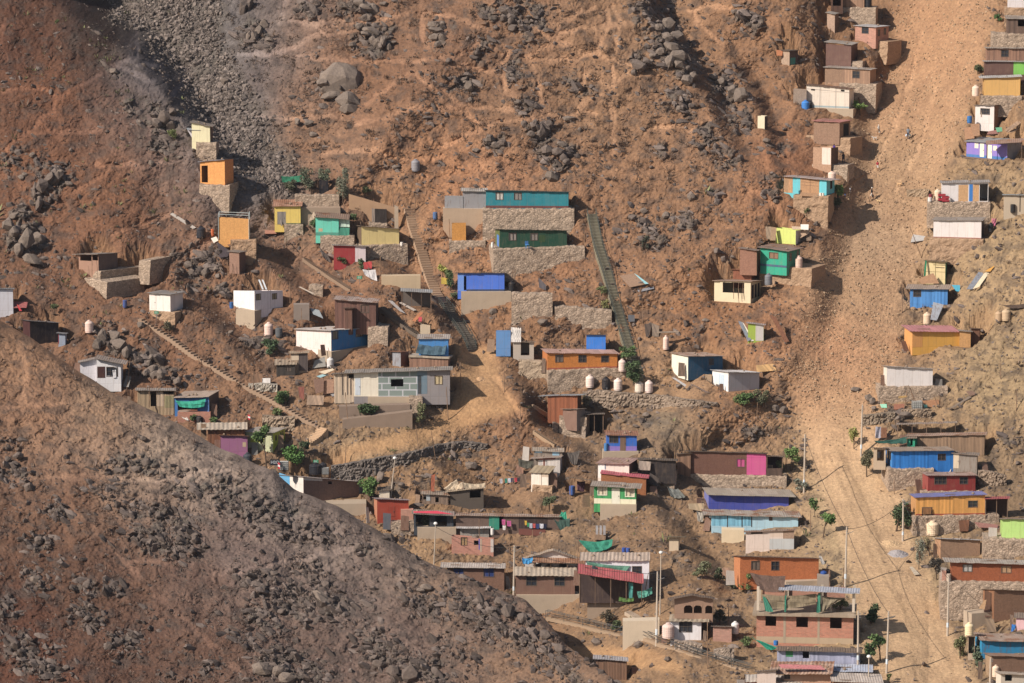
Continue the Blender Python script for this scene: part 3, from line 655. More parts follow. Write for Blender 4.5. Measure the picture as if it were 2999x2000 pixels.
def SH(t, label, pts, mat, g=None, lean=.5, th=.05, wave=0.0, n=1, name='board', cat='board', off=-.3, group=None, dd=(), edge=None, parent_parts=()):
    """sheet, board, net or awning through four pixel corners (TL,TR,BR,BL); upper edge leans back by `lean` metres"""
    P4 = [q(t, *p) for p in pts]; yb = max(p[1] for p in P4); yt = min(p[1] for p in P4)
    xb = sum(p[0] for p in P4) / 4
    d0 = HOUSE[g]['d'] + off if isinstance(g, str) else D(xb, yb if g is None else q(t, 0, g)[1]) + off
    dl = list(dd) if dd else [lean * (yb - p[1]) / max(1, yb - yt) for p in P4]
    C = [P(p[0], p[1], d0 + l) for p, l in zip(P4, dl)]
    org = (C[2] + C[3]) / 2; nrm = np.cross(C[1] - C[0], C[3] - C[0]); nrm = nrm / np.linalg.norm(nrm)
    if nrm[1] > 0: nrm = -nrm
    n = max(n, 8) if wave else n; mb = MB(); sd = sum(map(ord, label)) % 91
    U_, V_ = np.meshgrid(np.linspace(0, 1, n + 1), np.linspace(0, 1, n + 1))
    G = ((1-U_)*(1-V_))[..., None]*C[0] + (U_*(1-V_))[..., None]*C[1] + (U_*V_)[..., None]*C[2] + ((1-U_)*V_)[..., None]*C[3] - org
    if wave:
        w = wave * (fbm(U_ * 3 + sd, V_ * 1.5, 3, 7) + .35 * np.sin(U_ * 19 + sd) * V_); G = G + w[..., None] * nrm
        G[..., 2] -= wave * 1.2 * np.sin(np.pi * U_) ** 1 * (V_ if False else 1) * .6
    for lay in (0, 1):
        L = G + nrm * (th / 2 if lay == 0 else -th / 2)
        k = n + 1; vs = L.reshape(-1, 3)
        fs = [(i*k+j, i*k+j+1, (i+1)*k+j+1, (i+1)*k+j) for i in range(n) for j in range(n)]
        mb.add(vs, fs if lay == 0 else [f[::-1] for f in fs])
    k = n + 1; N_ = k * k
    rim = [(0*k+j) for j in range(n+1)] + [i*k+n for i in range(1, n+1)] + [n*k+j for j in range(n-1, -1, -1)] + [i*k for i in range(n-1, 0, -1)]
    for a in range(len(rim)):
        p_, q_ = rim[a], rim[(a+1) % len(rim)]; mb.f.append((p_, p_ + N_, q_ + N_, q_))
    o = mb.obj(name, wall_mat(mat) if ':' in mat else wall_mat('paint:' + mat)); o.location = org; tag(o, label, cat, group); return o
def TANK(t, label, x0, x1, y0, y1, col='#d9c0ae', g=None, kind='tank', group='water tanks', off=-.4, dirt=True):
    xa, ya = q(t, x0, y0); xb, yb = q(t, x1, y1); xm = (xa + xb) / 2
    d = gd(t, (x0 + x1) / 2, y1, g, off); pm = ppm(d); R = (xb - xa) / pm / 2; Hh = (yb - ya) / pm; c = P(xm, yb, d); c[1] += R * .6
    m = wall_mat('paint:' + col)
    if kind == 'tank':
        root = thing('water_tank', label, 'water tank', tuple(c), random.uniform(0, 6), group)
        h = Hh * .92; pr = [(R*.96, -.15), (R*.97, 0), (R, .04*h)]
        for k in range(4):
            z = h * (.12 + .15 * k); pr += [(R, z), (R*.975, z + .02*h), (R*.975, z + .045*h), (R, z + .065*h)]
        pr += [(R, .76*h), (R*.97, .80*h), (R*.80, .88*h), (R*.50, .95*h), (R*.36, .965*h), (R*.36, h)]
        mb = MB(); mb.lathe(pr, 20); mb.obj('tank_body', m, root, False)
        mb = MB(); mb.lathe([(R*.40, h*.985), (R*.40, h*1.03), (R*.3, h*1.06), (.02, h*1.07)], 14); mb.obj('lid', m, root)
        pb = MB(); pb.tube([(R*.99, 0, h*.08), (R*1.12, 0, h*.08), (R*1.12, 0, -.1)], .03, 6); pb.obj('outlet_pipe', plain_mat('pvc_pipe', (.35,.35,.36), .5), root)
    else:
        root = thing('barrel', label, 'barrel', tuple(c), 0, group if group != 'water tanks' else 'barrels')
        pr = [(R*.9, -.1), (R*.92, 0), (R, .06*Hh), (R, .32*Hh), (R*1.04, .34*Hh), (R, .36*Hh), (R, .63*Hh), (R*1.04, .65*Hh), (R, .67*Hh), (R, .93*Hh), (R*.93, .98*Hh)]
        mb = MB(); mb.lathe(pr, 16); mb.obj('barrel_body', m, root)
        mb = MB(); mb.lathe([(R*.97, Hh*.975), (R*.97, Hh*1.0), (R*.9, Hh*1.01)], 16); mb.obj('rim', m, root)
    return root
def POLE(t, label, xb, yb, xt, yt, kind='wood', g=None, group='poles', r=None, arm=False, off=-.1):
    d = gd(t, xb, yb, g, off); A = P(*q(t, xb, yb), d); B = P(*q(t, xt, yt), d)
    L = B - A; h = float(np.linalg.norm(L)); r = r or {'wood': .065, 'conc': .15, 'lamp': .09, 'thin': .045}[kind]
    nm, ct = {'wood': ('wooden_post', 'post'), 'conc': ('utility_pole', 'utility pole'), 'lamp': ('street_lamp', 'street lamp'), 'thin': ('wooden_post', 'post')}[kind]
    root = thing(nm, label, ct, tuple(A), 0, group)
    m = wall_mat('wood:#8a6d55') if kind in ('wood', 'thin') else wall_mat('conc:#b3a392')
    mb = MB(); mb.tube([-L / h * .8, L * .5, L], [r, r * .85, r * .65], 8); mb.obj('shaft', m, root)
    if kind == 'conc':
        mb = MB(); mb.tube([L * .14, L * .22], [r * 1.02] * 2, 8); mb.obj('painted_band', wall_mat('paint:#c9d4dc'), root)
        mb = MB()
        for z in (.9, .94, .97): mb.box((r*.5, -.05, h*z), (r*.5+.22, .05, h*z+.06))
        mb.obj('insulator_bracket', plain_mat('galvanised_steel', (.3,.3,.3), .5, .6), root)
        if arm: a = MB(); a.bar(L * .88, L * .88 + np.array([.9, 0, .35]), .07); a.obj('bracket_arm', plain_mat('galvanised_steel', (.3,.3,.3), .5, .6), root)
    if kind == 'lamp':
        mb = MB(); mb.lathe([(.05, -.02), (.24, .06), (.28, .2), (.2, .34), (.03, .4)], 12, tuple(L)); mb.obj('lamp_head', wall_mat('paint:#e4e2de'), root)
    HOUSE[label] = dict(d=d, top=B, yb=q(t, xb, yb)[1]); return root
def CABLE(label, a, b, sag=.6, group='overhead cables', da=(0, 0, -.3), db=(0, 0, -.3)):
    A = HOUSE[a]['top'] + np.array(da); B = HOUSE[b]['top'] + np.array(db)
    pts = [A + (B - A) * k / 12 - np.array([0, 0, sag * 4 * (k/12) * (1 - k/12)]) for k in range(13)]
    mb = MB(); mb.tube([p - A for p in pts], .03, 5); o = mb.obj('power_cable', plain_mat('black_cable', (.03,.03,.03), .6)); o.location = A; tag(o, label, 'cable', group)
LEAFM = {}
def leaf_mat(hx):
    if hx in LEAFM: return LEAFM[hx]
    m, nt, b, N = nodes('leaves_' + hx.strip('#')); col = hexl(hx, 1.15); col = [a * .82 + b * .18 for a, b in zip(col, (.14, .11, .08))]
    g = N('ShaderNodeNewGeometry'); base = mixc(nt, N, g.outputs['Random Per Island'], c4([c * .55 for c in col]), c4([c * 1.35 for c in col]))
    lk(nt, base, b.inputs['Base Color']); b.inputs['Roughness'].default_value = .7
    LEAFM[hx] = m; return m
def TREE(t, label, cx, cy, rx, ry, xb, yb, col='#4f6a35', n=700, leaf=.2, g=None, name='tree', cat='tree', lobes=7, group='trees and shrubs', dz=1.0, dens=1.0, off=-.6):
    d = gd(t, xb, yb, g, off); pm = ppm(d) * ZK; B = P(*q(t, xb, yb), d); Cc = P(*q(t, cx, cy), d) - B; Rx, Rz = rx / pm, ry / pm; Ry = Rx * dz
    rr = random.Random(sum(map(ord, label))); root = thing(name, label, cat, tuple(B), 0, group)
    blobs = []
    for k in range(lobes):
        a = rr.uniform(0, 6.28); u = rr.uniform(.25, .75); w = rr.uniform(-.65, .75)
        blobs.append((Cc[0] + Rx * u * math.cos(a), Cc[1] + Ry * u * math.sin(a), Cc[2] + Rz * w, rr.uniform(.30, .5)))
    mb = MB(); tr = max(.035, min(.12, Rx * .07))
    mb.tube([(0, 0, -.5), (Cc[0]*.3, Cc[1]*.3, Cc[2]*.35), (Cc[0], Cc[1], Cc[2])], [tr*1.3, tr, tr*.5], 7)
    for bl in blobs: mb.tube([(Cc[0]*.45, Cc[1]*.45, Cc[2]*.5), (bl[0]*.75+Cc[0]*.1, bl[1]*.7, (bl[2]+Cc[2]*.6)/1.7), bl[:3]], [tr*.6, tr*.4, tr*.15], 5)
    mb.obj('trunk', wall_mat('wood:#5f4c3c'), root)
    cb = MB()
    for i in range(int(n * dens * 1.6)):
        bl = rr.choice(blobs); s3 = [rr.gauss(0, 1) for _ in range(3)]; l = math.sqrt(sum(x*x for x in s3)) or 1; k = rr.uniform(.35, 1.05) ** .6
        p = Vector((bl[0] + s3[0]/l*k*bl[3]*Rx, bl[1] + s3[1]/l*k*bl[3]*Ry, bl[2] + s3[2]/l*k*bl[3]*Rz))
        sz = leaf * 1.2 * rr.uniform(.6, 1.4); ax = Vector((rr.gauss(0,1), rr.gauss(0,1), rr.gauss(-.3,.7))).normalized(); sd = ax.orthogonal().normalized(); sd.rotate(Matrix.Rotation(rr.uniform(0, 6.28), 3, ax))
        cb.quad(p, p + ax*sz*.5 + sd*sz*.32, p + ax*sz*1.1, p + ax*sz*.5 - sd*sz*.32)
    cb.obj('crown', leaf_mat(col), root); return root
def STAIR(label, pts, w, n, mat, g=(None,), rail=False, rise_f=1.0, rails_col='#48504c', drop=.35, lift=.08, toff=-.2, path_d=None):
    """flight following the ground through photo pixels; w = width in pixels"""
    xs = [p[0] for p in pts]; ys = [p[1] for p in pts]
    L = np.concatenate([[0], np.cumsum([math.hypot(xs[i+1]-xs[i], ys[i+1]-ys[i]) for i in range(len(xs)-1)])])
    Q = []
    for k in range(n + 1):
        l = L[-1] * k / n; x, y = float(np.interp(l, L, xs)), float(np.interp(l, L, ys))
        d = min(D(x - w*.3, y), D(x, y), D(x + w*.3, y)) * .5 + DS(x, y) * .5 + toff; Q.append(P(x, y, d))
    dd_ = [q_[1] for q_ in Q]                    # smooth the run
    sm = np.convolve(np.pad(dd_, 4, 'edge'), np.ones(9) / 9, 'valid')
    Q = [P(float(np.interp(L[-1]*k/n, L, xs)), float(np.interp(L[-1]*k/n, L, ys)), (Q[k][1] + (sm[k]-Q[k][1]) ) / FW[1] if False else sm_d(Q[k], sm[k])) for k in range(n + 1)]
    org = Q[-1]; root = thing('stairway', label, 'stairs', tuple(org)); mb = MB(); rb = MB()
    for k in range(n):
        a, b = Q[k] - org, Q[k+1] - org; W = w / ppm(Q[k][1] / FW[1])
        run = np.array([b[0]-a[0], b[1]-a[1]]); L2 = max(.05, float(np.hypot(*run))); r_ = run / L2; pe = np.array([-r_[1], r_[0]])
        if pe[0] < 0: pe = -pe
        ext = min(.06, L2 * .15)
        z1 = a[2] + lift; z0 = min(a[2], b[2]) - drop
        c_ = [np.array(a[:2]) - pe*W/2, np.array(a[:2]) + pe*W/2, np.array(b[:2]) + r_*ext + pe*W/2, np.array(b[:2]) + r_*ext - pe*W/2]
        mb.hexa([(p[0], p[1], z0) for p in c_] + [(p[0], p[1], z1) for p in c_])
        if rail and k % rail == 0:
            for sgn in (-1, 1):
                p0 = np.array([a[0]+sgn*pe[0]*W*.47, a[1]+sgn*pe[1]*W*.47, z1 - .1]); rb.bar(p0, p0 + np.array([0, 0, 1.0]), .06)
                kk = min(n, k + rail); b2 = Q[kk] - org; p1 = np.array([b2[0]+sgn*pe[0]*W*.47, b2[1]+sgn*pe[1]*W*.47, b2[2] + lift - .1])
                rb.bar(p0 + [0, 0, 1.0], p1 + [0, 0, 1.0], .06); rb.bar(p0 + [0, 0, .55], p1 + [0, 0, .55], .045)
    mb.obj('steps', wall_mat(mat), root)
    if rail: rb.obj('handrail', wall_mat('paint:' + rails_col), root)
    return root
def sm_d(Qk, ysm):
    # depth whose world y matches the smoothed value along the same pixel ray
    v = Qk - CAM; return float(np.dot(v, FW)) * (ysm / Qk[1])
def LEAN(t, label, r, rv=14, dep=3.0, roof='#a9a29a', posts=2, g=None, name='shelter', cat='shelter', rib=.32, wallm=None, s=0, off=0.0, rise=None):
    """open shelter: sheet roof on posts; r = xl,xr,ytl,ytr,yb"""
    xl, ytl = q(t, r[0], r[2]); xr, ytr = q(t, r[1], r[3]); _, yb = q(t, 0, r[4])
    d = HOUSE[g]['d'] + off if isinstance(g, str) else base_depth(xl, xr, q(t, 0, g)[1] if g else yb) + off
    A, e, b, W, psi = frame_for(xl, xr, yb, d, s / ZK, dep); pm = ppm(d); hl, hr = (yb - ytl) / pm, (yb - ytr) / pm
    if rise is None: rise = max(-.6, min(2., rv / ZK / pm - dep * math.tan(pitch_at(yb))))
    root = thing(name, label, cat, tuple(A), rz_of(e)); roof_sheet('roof', W, dep, [(0, hl), (1, hr)], rise, (.2, .2, .2, .1), rib, roof_mat(roof), root)
    for k in range(posts):
        u = k / max(1, posts - 1); x = .06 + (W - .12) * u; h = hl + (hr - hl) * u; mb = MB(); mb.bar((x, .06, -.6), (x, .06, h), .1); mb.obj('post', wall_mat('wood:#7a6250'), root)
        if k in (0, posts - 1): mb = MB(); mb.bar((x, dep - .06, -.6), (x, dep - .06, h + rise), .1); mb.obj('post', wall_mat('wood:#7a6250'), root)
    if wallm:
        mb = MB(); mb.box((0, dep - .05, -.8), (W, dep, min(hl, hr) + rise - .05)); mb.obj('back_wall', wall_mat(wallm), root)  # dark backdrop, coloured for the shade under the roof
    HOUSE[label] = dict(d=d, A=A, e=e, b=b, W=W, root=root, hl=hl, hr=hr, dep=dep, yb=yb)
    CARVES.append((A, e, b, W, dep, A[2], xl, xr, min(ytl, ytr), yb, .5, 1.8)); return root
# ================================================================ houses (coordinates: zoom tile + pixels in that tile)
GR, LG, DK = '#a8a29c', '#c4bfba', '#6d645c'
# ---- tile d0: top right
H('d0','brown plank shack cut by the top edge of the photo',(795,975,-62,-62,62),s=20,dep=3.5,wall='wood:#9c7a62',pl=(700,1075,180,'s'),key='topshack')
H('d0','dark open lean-to beside the plank shack at the top edge',(690,792,-40,-40,55),dep=2.5,wall='wood:#5d4438',op=[(705,-25,775,50,'o')],gy=178,dd=1.0,noroof=False,roof=DK)
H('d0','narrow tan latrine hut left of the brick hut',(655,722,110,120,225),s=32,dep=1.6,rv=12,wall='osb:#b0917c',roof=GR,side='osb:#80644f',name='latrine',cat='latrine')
H('d0','small red brick hut with pale tin roof at the top right',(897,1075,222,232,355),s=110,dep=3.6,rv=14,wall='brick:#b07a68',roof='#c3c3c6:0',op=[(957,238,1010,288,'g')],sop=[(.15,.32,.35,.8,'g'),(.62,.78,.4,.85,'g')],pl=(885,1185,455,'e'),key='brick')
H('d0','windowless dark brown panel shed below the red brick hut',(645,862,362,385,528),s=55,dep=3.2,rv=22,wall='paint:#6e5048',side='paint:#5a4038',roof=GR,op=[(665,372,800,384,'b#c08a58')],pl=(690,965,578,'s'),key='darkbrown')
H('d0','brown plank house with one window and taller left panel',(637,1025,580,600,720),s=50,dep=3.6,rv=14,wall='wood:#a5836a',roof='#b9b2ab',op=[(637,578,785,720,'posb:#94755e'),(877,615,933,672,'g')],pl=(760,1078,872,'s'),key='plankwin')
H('d0','white panelled house with seams and two slit windows',(478,845,728,765,935),s=40,dep=3.6,rv=6,wall='paint:#e0d2c2',roof='#7a5a4c',op=[(517,768,552,783,'o'),(773,772,805,788,'o'),(592,740,596,935,'b#a39a92'),(728,752,732,935,'b#a39a92'),(478,778,845,783,'b#b5aaa0'),(478,915,845,930,'b#9fb0b5')],pl=(520,880,985,'c'),key='whitepanel')
H('d0','grey leaning panel annexe left of the white panelled house',(365,478,765,772,872),dep=2,wall='osb:#a08c7c',roof=DK,gy='whitepanel',dd=1.0,noroof=True)
H('d0','brown board house with dull red sheet roof',(540,762,1040,1052,1185),s=93,dep=3.6,rv=22,wall='osb:#8f705b',roof='#c07a74:0',side='osb:#98775f',sop=[(.35,.85,.05,.85,'o')],pl=(480,865,1290,'e'),key='redsheet')
H('d0','roofless tan hut with one white panel above the road',(535,690,1265,1270,1420),s=60,dep=2.6,wall='osb:#b08a6e',side='wood:#6d5140',noroof=True,op=[(612,1270,688,1418,'p#e3cfc0')],pl=(530,835,1500,'s'),key='whitepane')
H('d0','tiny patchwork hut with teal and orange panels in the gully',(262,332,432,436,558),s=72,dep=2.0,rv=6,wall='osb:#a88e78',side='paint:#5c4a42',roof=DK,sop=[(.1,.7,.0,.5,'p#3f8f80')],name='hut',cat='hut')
SH('d0','orange board leaning on the tiny patchwork hut',[(220,430),(275,432),(270,480),(222,478)],'osb:#b8744a',g=560,lean=.2)
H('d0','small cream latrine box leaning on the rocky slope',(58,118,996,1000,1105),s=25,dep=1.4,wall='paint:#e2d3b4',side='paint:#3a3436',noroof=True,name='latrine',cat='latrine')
H('d0','white walled house at the top right corner',(2208,2420,-40,-40,62),dep=4,wall='paint:#d6cfd0',roof=GR,pl=(2180,2420,135,'e'),key='topright')
H('d0','dark plank house with grey tin roof below the corner house',(2205,2420,160,160,285),s=-10,dep=4,rv=30,wall='wood:#6b574c',roof='#a39a92',op=[(2295,170,2360,226,'o')],pl=(2070,2420,400,'s'),key='darkplank')
H('d0','reddish brown plank house with a dark window at right edge',(2030,2420,415,412,512),s=-12,dep=3.6,rv=12,wall='wood:#94705c',roof='#a49a90',op=[(2155,430,2213,485,'g')])
H('d0','dark brown panel house with bright green end',(2012,2420,528,528,642),s=-10,dep=3.6,rv=10,wall='paint:#6a4d46',roof='#a7a4a6:0',op=[(2258,525,2420,640,'p#78c04e')])
H('d0','mustard yellow house with pale sheet roof beside a tank',(2005,2315,672,656,818),s=-12,dep=3.8,rv=20,wall='paint:#d9a95c',roof='#c2c0bf:0',side='paint:#c89850',ov=(.7,.3,.3,.1),pl=(1980,2330,898,'s'),key='mustard')
TANK('d0','pale pink water tank beside the mustard yellow house',1905,1970,730,818,'#e8c9b4',g='mustard',off=.3)
H('d0','white hut with brown side and one barred window',(1930,2092,906,906,1066),s=80,dep=3.2,rv=8,wall='paint:#d9cfca',side='osb:#9c7355',roof='#8d7f74',op=[(1978,937,2052,984,'g')],key='whitebrown')
TANK('d0','blue plastic barrel left of the white and brown hut',1862,1905,1000,1055,'#2a6fb0',kind='barrel',g='whitebrown',off=.2)
H('d0','purple house with cream doors and a grey tin annexe',(1855,2205,1216,1235,1378),s=130,dep=4,rv=42,wall='paint:#8a78c8',side='tin:#a7a5ac',roof='#9aa0a6:.3',op=[(1855,1352,2205,1378,'b#3f78b8'),(1972,1237,2008,1368,'d#efe2cc'),(2036,1250,2076,1376,'d#efe2cc'),(1925,1234,1958,1286,'p#eadccb'),(2085,1256,2118,1300,'p#eadccb'),(2028,1225,2034,1378,'b#3a3048')],key='purple')
LEAN('d0','brown rusty porch roof over the purple house',(2030,2330,1240,1215,1380),rv=20,dep=1.2,roof='#97786a:.6',posts=2,g='purple',off=-1.0,rise=.35)
SH('d0','plywood sheet leaning above the purple house',[(1835,1100),(1905,1090),(1925,1190),(1845,1200)],'osb:#ad8160',g=1200,lean=.8)
SH('d0','tall brown board standing behind the leaning plywood sheet',[(1892,1068),(1968,1063),(1970,1165),(1915,1175)],'osb:#a87f60',g=1190,lean=.6,off=.1)
SH('d0','dusty red sheet lying on the junk heap above the purple house',[(2045,1130),(2120,1118),(2140,1150),(2030,1158)],'tin:#a06a60',g=1160,lean=1.2)
SH('d0','green sheet on the junk heap above the purple house',[(2105,1098),(2160,1095),(2165,1130),(2120,1138)],'#5fa37e',g=1140,lean=.5)
for i,(a,b,lab) in enumerate([((2185,1118),(2300,1035),'longest weathered plank on the slope above the purple house'),((2200,1130),(2345,1020),'weathered plank lying just below the longest one on the slope'),((2225,1130),(2300,1098),'short pale plank near the junk heap above the purple house')]):
    SH('d0',lab,[a,b,(b[0]+12,b[1]+14),(a[0]+12,a[1]+14)],'wood:#a5886e',g=1150,lean=2.2,name='plank',cat='plank',group='loose planks')
TANK('d0','bright blue water tank beside the white panelled house',437,505,860,946,'#2f7fd0',g='whitepanel',off=.0)
TANK('d0','black water tank half hidden behind the bright blue tank',498,528,862,944,'#26282e',g='whitepanel',off=1.3)
TANK('d0','dark water tank beside the shack at the top edge',978,1042,-25,52,'#20242c',g='topshack',off=.2)
# ---- tile d1
H('d1','cyan house patched with plywood sheets facing the road',(285,650,48,78,210),s=70,dep=3.6,rv=12,wall='paint:#5cc4d2',side='paint:#58b9c8',roof='#c9b7b4:.25',op=[(285,50,360,205,'posb:#b98d66'),(425,60,588,212,'posb:#b08660'),(433,100,580,104,'b#8d6a4c'),(433,128,580,132,'b#8d6a4c'),(508,65,513,210,'b#8d6a4c')],sop=[(.45,.7,.35,.9,'o')],ov=(.1,1.0,.4,.2),pl=(368,668,410,'e'),key='cyan')
SH('d1','brown board leaning against the left end of the cyan house',[(290,70),(330,72),(318,195),(280,150)],'osb:#b08a66',g='cyan',lean=.2,off=-.2)
SH('d1','low plywood board propped at the foot of the cyan house',[(430,185),(575,195),(570,226),(418,215)],'osb:#a98260',g='cyan',lean=.15,off=-.25)
TANK('d1','pale tank rising behind the roof of the cyan house',665,735,4,70,'#e3c4b2',g='cyan',off=3.8)
TANK('d1','first of two white buckets at the foot of the cyan house',590,612,190,220,'#e6dcd0',kind='barrel',g='cyan',off=-.5,group='white buckets')
TANK('d1','second white bucket nearer the corner of the cyan house',612,632,192,222,'#ddd2c6',kind='barrel',g='cyan',off=-.5,group='white buckets')
H('d1','lime yellow roofless box hut with white side',(213,385,490,512,632),s=50,dep=2.6,wall='paint:#d3de6e',side='paint:#d8cfc4',noroof=True,key='limebox')
SH('d1','grey plank board leaning left of the lime yellow hut',[(125,480),(180,482),(172,592),(135,585)],'wood:#a38c74',g='limebox',lean=.3,off=.3)
SH('d1','tall brown board left of the lime yellow hut',[(178,482),(222,490),(212,600),(165,600)],'osb:#a98a6a',g='limebox',lean=.3,off=.0)
for i,(p,c,lab) in enumerate([([(428,462),(498,462),(495,510),(430,505)],'#e8e0d4','white mattress standing on the board heap right of the lime hut'),([(350,478),(430,482),(440,505),(360,505)],'osb:#c2a58a','tan board on top of the board heap right of the lime hut'),([(430,510),(515,492),(500,540),(425,580)],'osb:#b5977c','brown sheet in the board heap right of the lime hut'),([(470,545),(520,520),(520,600),(480,605)],'wood:#8b7460','dark plank at the right end of the board heap'),([(428,580),(490,540),(470,600),(425,608)],'#5e5249','dark sheet at the foot of the board heap')]):
    SH('d1',lab,p,c,g='limebox',lean=.6,off=-.2+.25*i)
H('d1','emerald green house with brown shuttered window',(80,308,655,686,835),s=115,dep=4.2,rv=36,wall='paint:#12a183',side='paint:#2f8f78',roof='#957c72:.5',op=[(80,815,308,835,'b#44617a'),(160,708,232,758,'k#8a6a52')],sop=[(.2,.35,.35,.8,'g'),(.75,.9,.45,.85,'g')],ov=(.3,.6,.5,.2),pl=(80,528,1010,'e'),key='emerald')
TANK('d1','pinkish water tank at the side of the emerald house',385,445,730,826,'#d8b8a8',g='emerald',off=.2)
H('d1','brown board box left of the emerald house',(-95,50,668,685,832),s=28,dep=3.2,rv=10,wall='osb:#9a6f5a',roof='#a08e84:.3',side='osb:#6d4d3e',gy='emerald',dd=.8)
H('c1','cream unfinished house with a wide open window',(2032,2345,945,950,1140),s=85,dep=4,rv=10,wall='conc:#dcc9a6',side='conc:#c8b290',roof='#b89a8a:.2',op=[(2105,962,2290,1056,'o')],sop=[(.1,.3,.2,.85,'o'),(.4,.6,.2,.85,'o'),(.7,.9,.2,.85,'o')],key='cream',ov=(.25,.35,.3,.1))
for x in (2200,2243,2280): POLE('c1','thin bar standing in the open window of the cream house',x,1056,x,962,'thin',g='cream',group='window bars of the cream house',off=.1)
H('c1','rust brown sheet shed behind the cream unfinished house',(2195,2352,850,852,945),s=40,dep=2.5,rv=4,wall='tin:#9a6048',roof='#9b6a55:.8',gy='cream',dd=3.6)
TANK('d1','grey water tank on a stand beside the cream house',120,186,882,975,'#70747c',g='cream',off=1.0)
H('d1','white house patched with plywood and a blue strip',(1645,2040,105,92,262),s=-8,dep=3.8,rv=24,wall='paint:#dcd6d6',roof='#a19d9c',op=[(1785,118,1867,264,'posb:#c59a6c'),(1905,112,1960,262,'posb:#c59a6c'),(1876,112,1908,260,'p#2f7ac8'),(1966,108,2036,258,'o')],pl=(1520,2055,382,'s'),key='plypatch')
TANK('d1','beige water tank left of the plywood patched white house',1580,1640,155,245,'#dcc3a8',g='plypatch',off=-.1)
for i,(x,y) in enumerate([(1628,195),(1628,232),(1660,215),(1660,240)]):
    o=TX['d']; c=P(*q('d1',x+16,y+26),HOUSE['plypatch']['d']-.7); mb=MB(); w,h=.55,.38
    mb.box((-w,-.3,0),(w,.3,.06)); mb.box((-w,-.3,0),(-w+.05,.3,h)); mb.box((w-.05,-.3,0),(w,.3,h)); mb.box((-w+.05,-.3,0),(w-.05,-.25,h)); mb.box((-w+.05,.25,0),(w-.05,.3,h))
    k=mb.obj('crate',wall_mat('paint:#a5283a')); k.location=c; tag(k,'red plastic crate stacked by the beige tank','crate','red crates')
TANK('d1','white bucket in front of the red plastic crates',1700,1722,238,262,'#e5dfd8',kind='barrel',g='plypatch',off=-.9,group='white buckets')
TANK('d1','dark red tub left of the beige water tank',1532,1568,202,232,'#7d2f38',kind='barrel',g='plypatch',off=-.5,group='tubs')
TANK('d1','white tub below the dark red tub',1524,1560,230,262,'#d8d2cc',kind='barrel',g='plypatch',off=-.8,group='tubs')
H('d1','grey concrete hut at the right edge beside a dark barrel',(2175,2440,208,205,352),dep=3.5,rv=8,wall='conc:#b8a690',roof='#9aa6ac',key='conchut',op=[(2310,190,2318,350,'b#4a4640')])
TANK('d1','black barrel against the grey concrete hut',2235,2276,290,356,'#26282c',kind='barrel',g='conchut',off=-.5)
H('d1','long white windowless house with thick grey roof edge',(1572,1982,430,428,585),s=26,dep=4,rv=32,wall='paint:#e2d9d6',side='paint:#4b4448',roof='#9d958f:0',op=[(1572,578,1982,585,'b#a0604e')],pl=(1540,2000,705,'e'),key='longwhite')
TANK('d1','black water tank right of the long white house',2045,2090,445,516,'#1e2024',g='longwhite',off=.6)
SH('d1','pink cloth hanging behind the black tank',[(2075,410),(2118,408),(2100,482),(2072,470)],'cloth:#e07a98',g='longwhite',lean=.2,off=1.2,name='cloth',cat='cloth',wave=.08)
for a,b in (((2085,430),(2115,338)),((2110,410),(2150,368)),((2010,500),(2018,408))): POLE('d1','pale metal pipe leaning by the black tank',*a,*b,'thin',g='longwhite',group='pipes by the long white house',off=1.1)
SH('d1','folded grey tin sheet propped left of the long white house',[(1395,548),(1560,572),(1490,600),(1375,616)],'htin:#b9b5b2',g=620,lean=1.4)
SH('d1','dark board under the folded grey tin sheet',[(1380,612),(1492,600),(1490,628),(1385,630)],'#3a3432',g=632,lean=.3,off=.4)  # added dark sheet, stands in for the shade beneath the tin
H('d1','cream board hut with dark battens and green netting',(1505,1672,778,786,938),s=14,dep=2.6,rv=6,wall='paint:#e6cf98',roof='#7a6a50',side='paint:#3f8a68',op=[(1586,785,1590,938,'b#8a7850'),(1590,830,1665,836,'b#5e4c38'),(1505,868,1672,872,'b#b09a6a'),(1568,808,1672,813,'b#8a7850')],key='battens')
SH('d1','green netting hung on the left of the cream board hut',[(1500,765),(1515,775),(1505,900),(1488,905)],'cloth:#2f8f6a',g='battens',lean=.1,off=-.2,wave=.1,name='net',cat='net')
H('d1','bright blue plank house with grey sheet roof and dark window',(1370,1692,1018,1016,1152),s=14,dep=3.8,rv=42,wall='slat:#4a90d8',side='slat:#3a3a44',roof='#a8978c:.2',ov=(.7,.4,.4,.2),op=[(1402,1032,1462,1086,'g'),(1370,1152,1692,1160,'b#b05a4c')],key='brightblue')
SH('d1','plywood sheet lying above the roof of the bright blue house',[(1570,880),(1622,970),(1470,972),(1435,935)],'osb:#a9805f',g='brightblue',lean=.5,off=3.2)
SH('d1','corrugated sheet leaning below the bright blue house',[(1570,1130),(1660,1152),(1600,1290),(1545,1280)],'tin:#a7adb8',g=1300,lean=1.2)
TANK('d1','beige tank beside the leaning corrugated sheet',1485,1552,1215,1312,'#dcc0a2',g=1315,off=-.2)
SH('d1','turquoise sheet fixed right of the bright blue house',[(1728,982),(1800,984),(1800,1042),(1765,1035)],'#45b0d0',g='brightblue',lean=.1,off=1.0)
SH('d1','grey corrugated sheet leaning on the bank right of the blue house',[(1960,870),(2010,880),(1905,1020),(1855,1020)],'tin:#8d94a2',g=1025,lean=2.2)
SH('d1','cream board leaning beside the grey corrugated sheet',[(2010,880),(2060,868),(1965,1000),(1908,1020)],'#e0cfae',g=1025,lean=2.2)
SH('d1','orange tipped board at the top of the leaning sheets',[(2090,820),(2096,824),(2060,868),(2012,866)],'#d59a3a',g=1025,lean=.6,off=2.4)
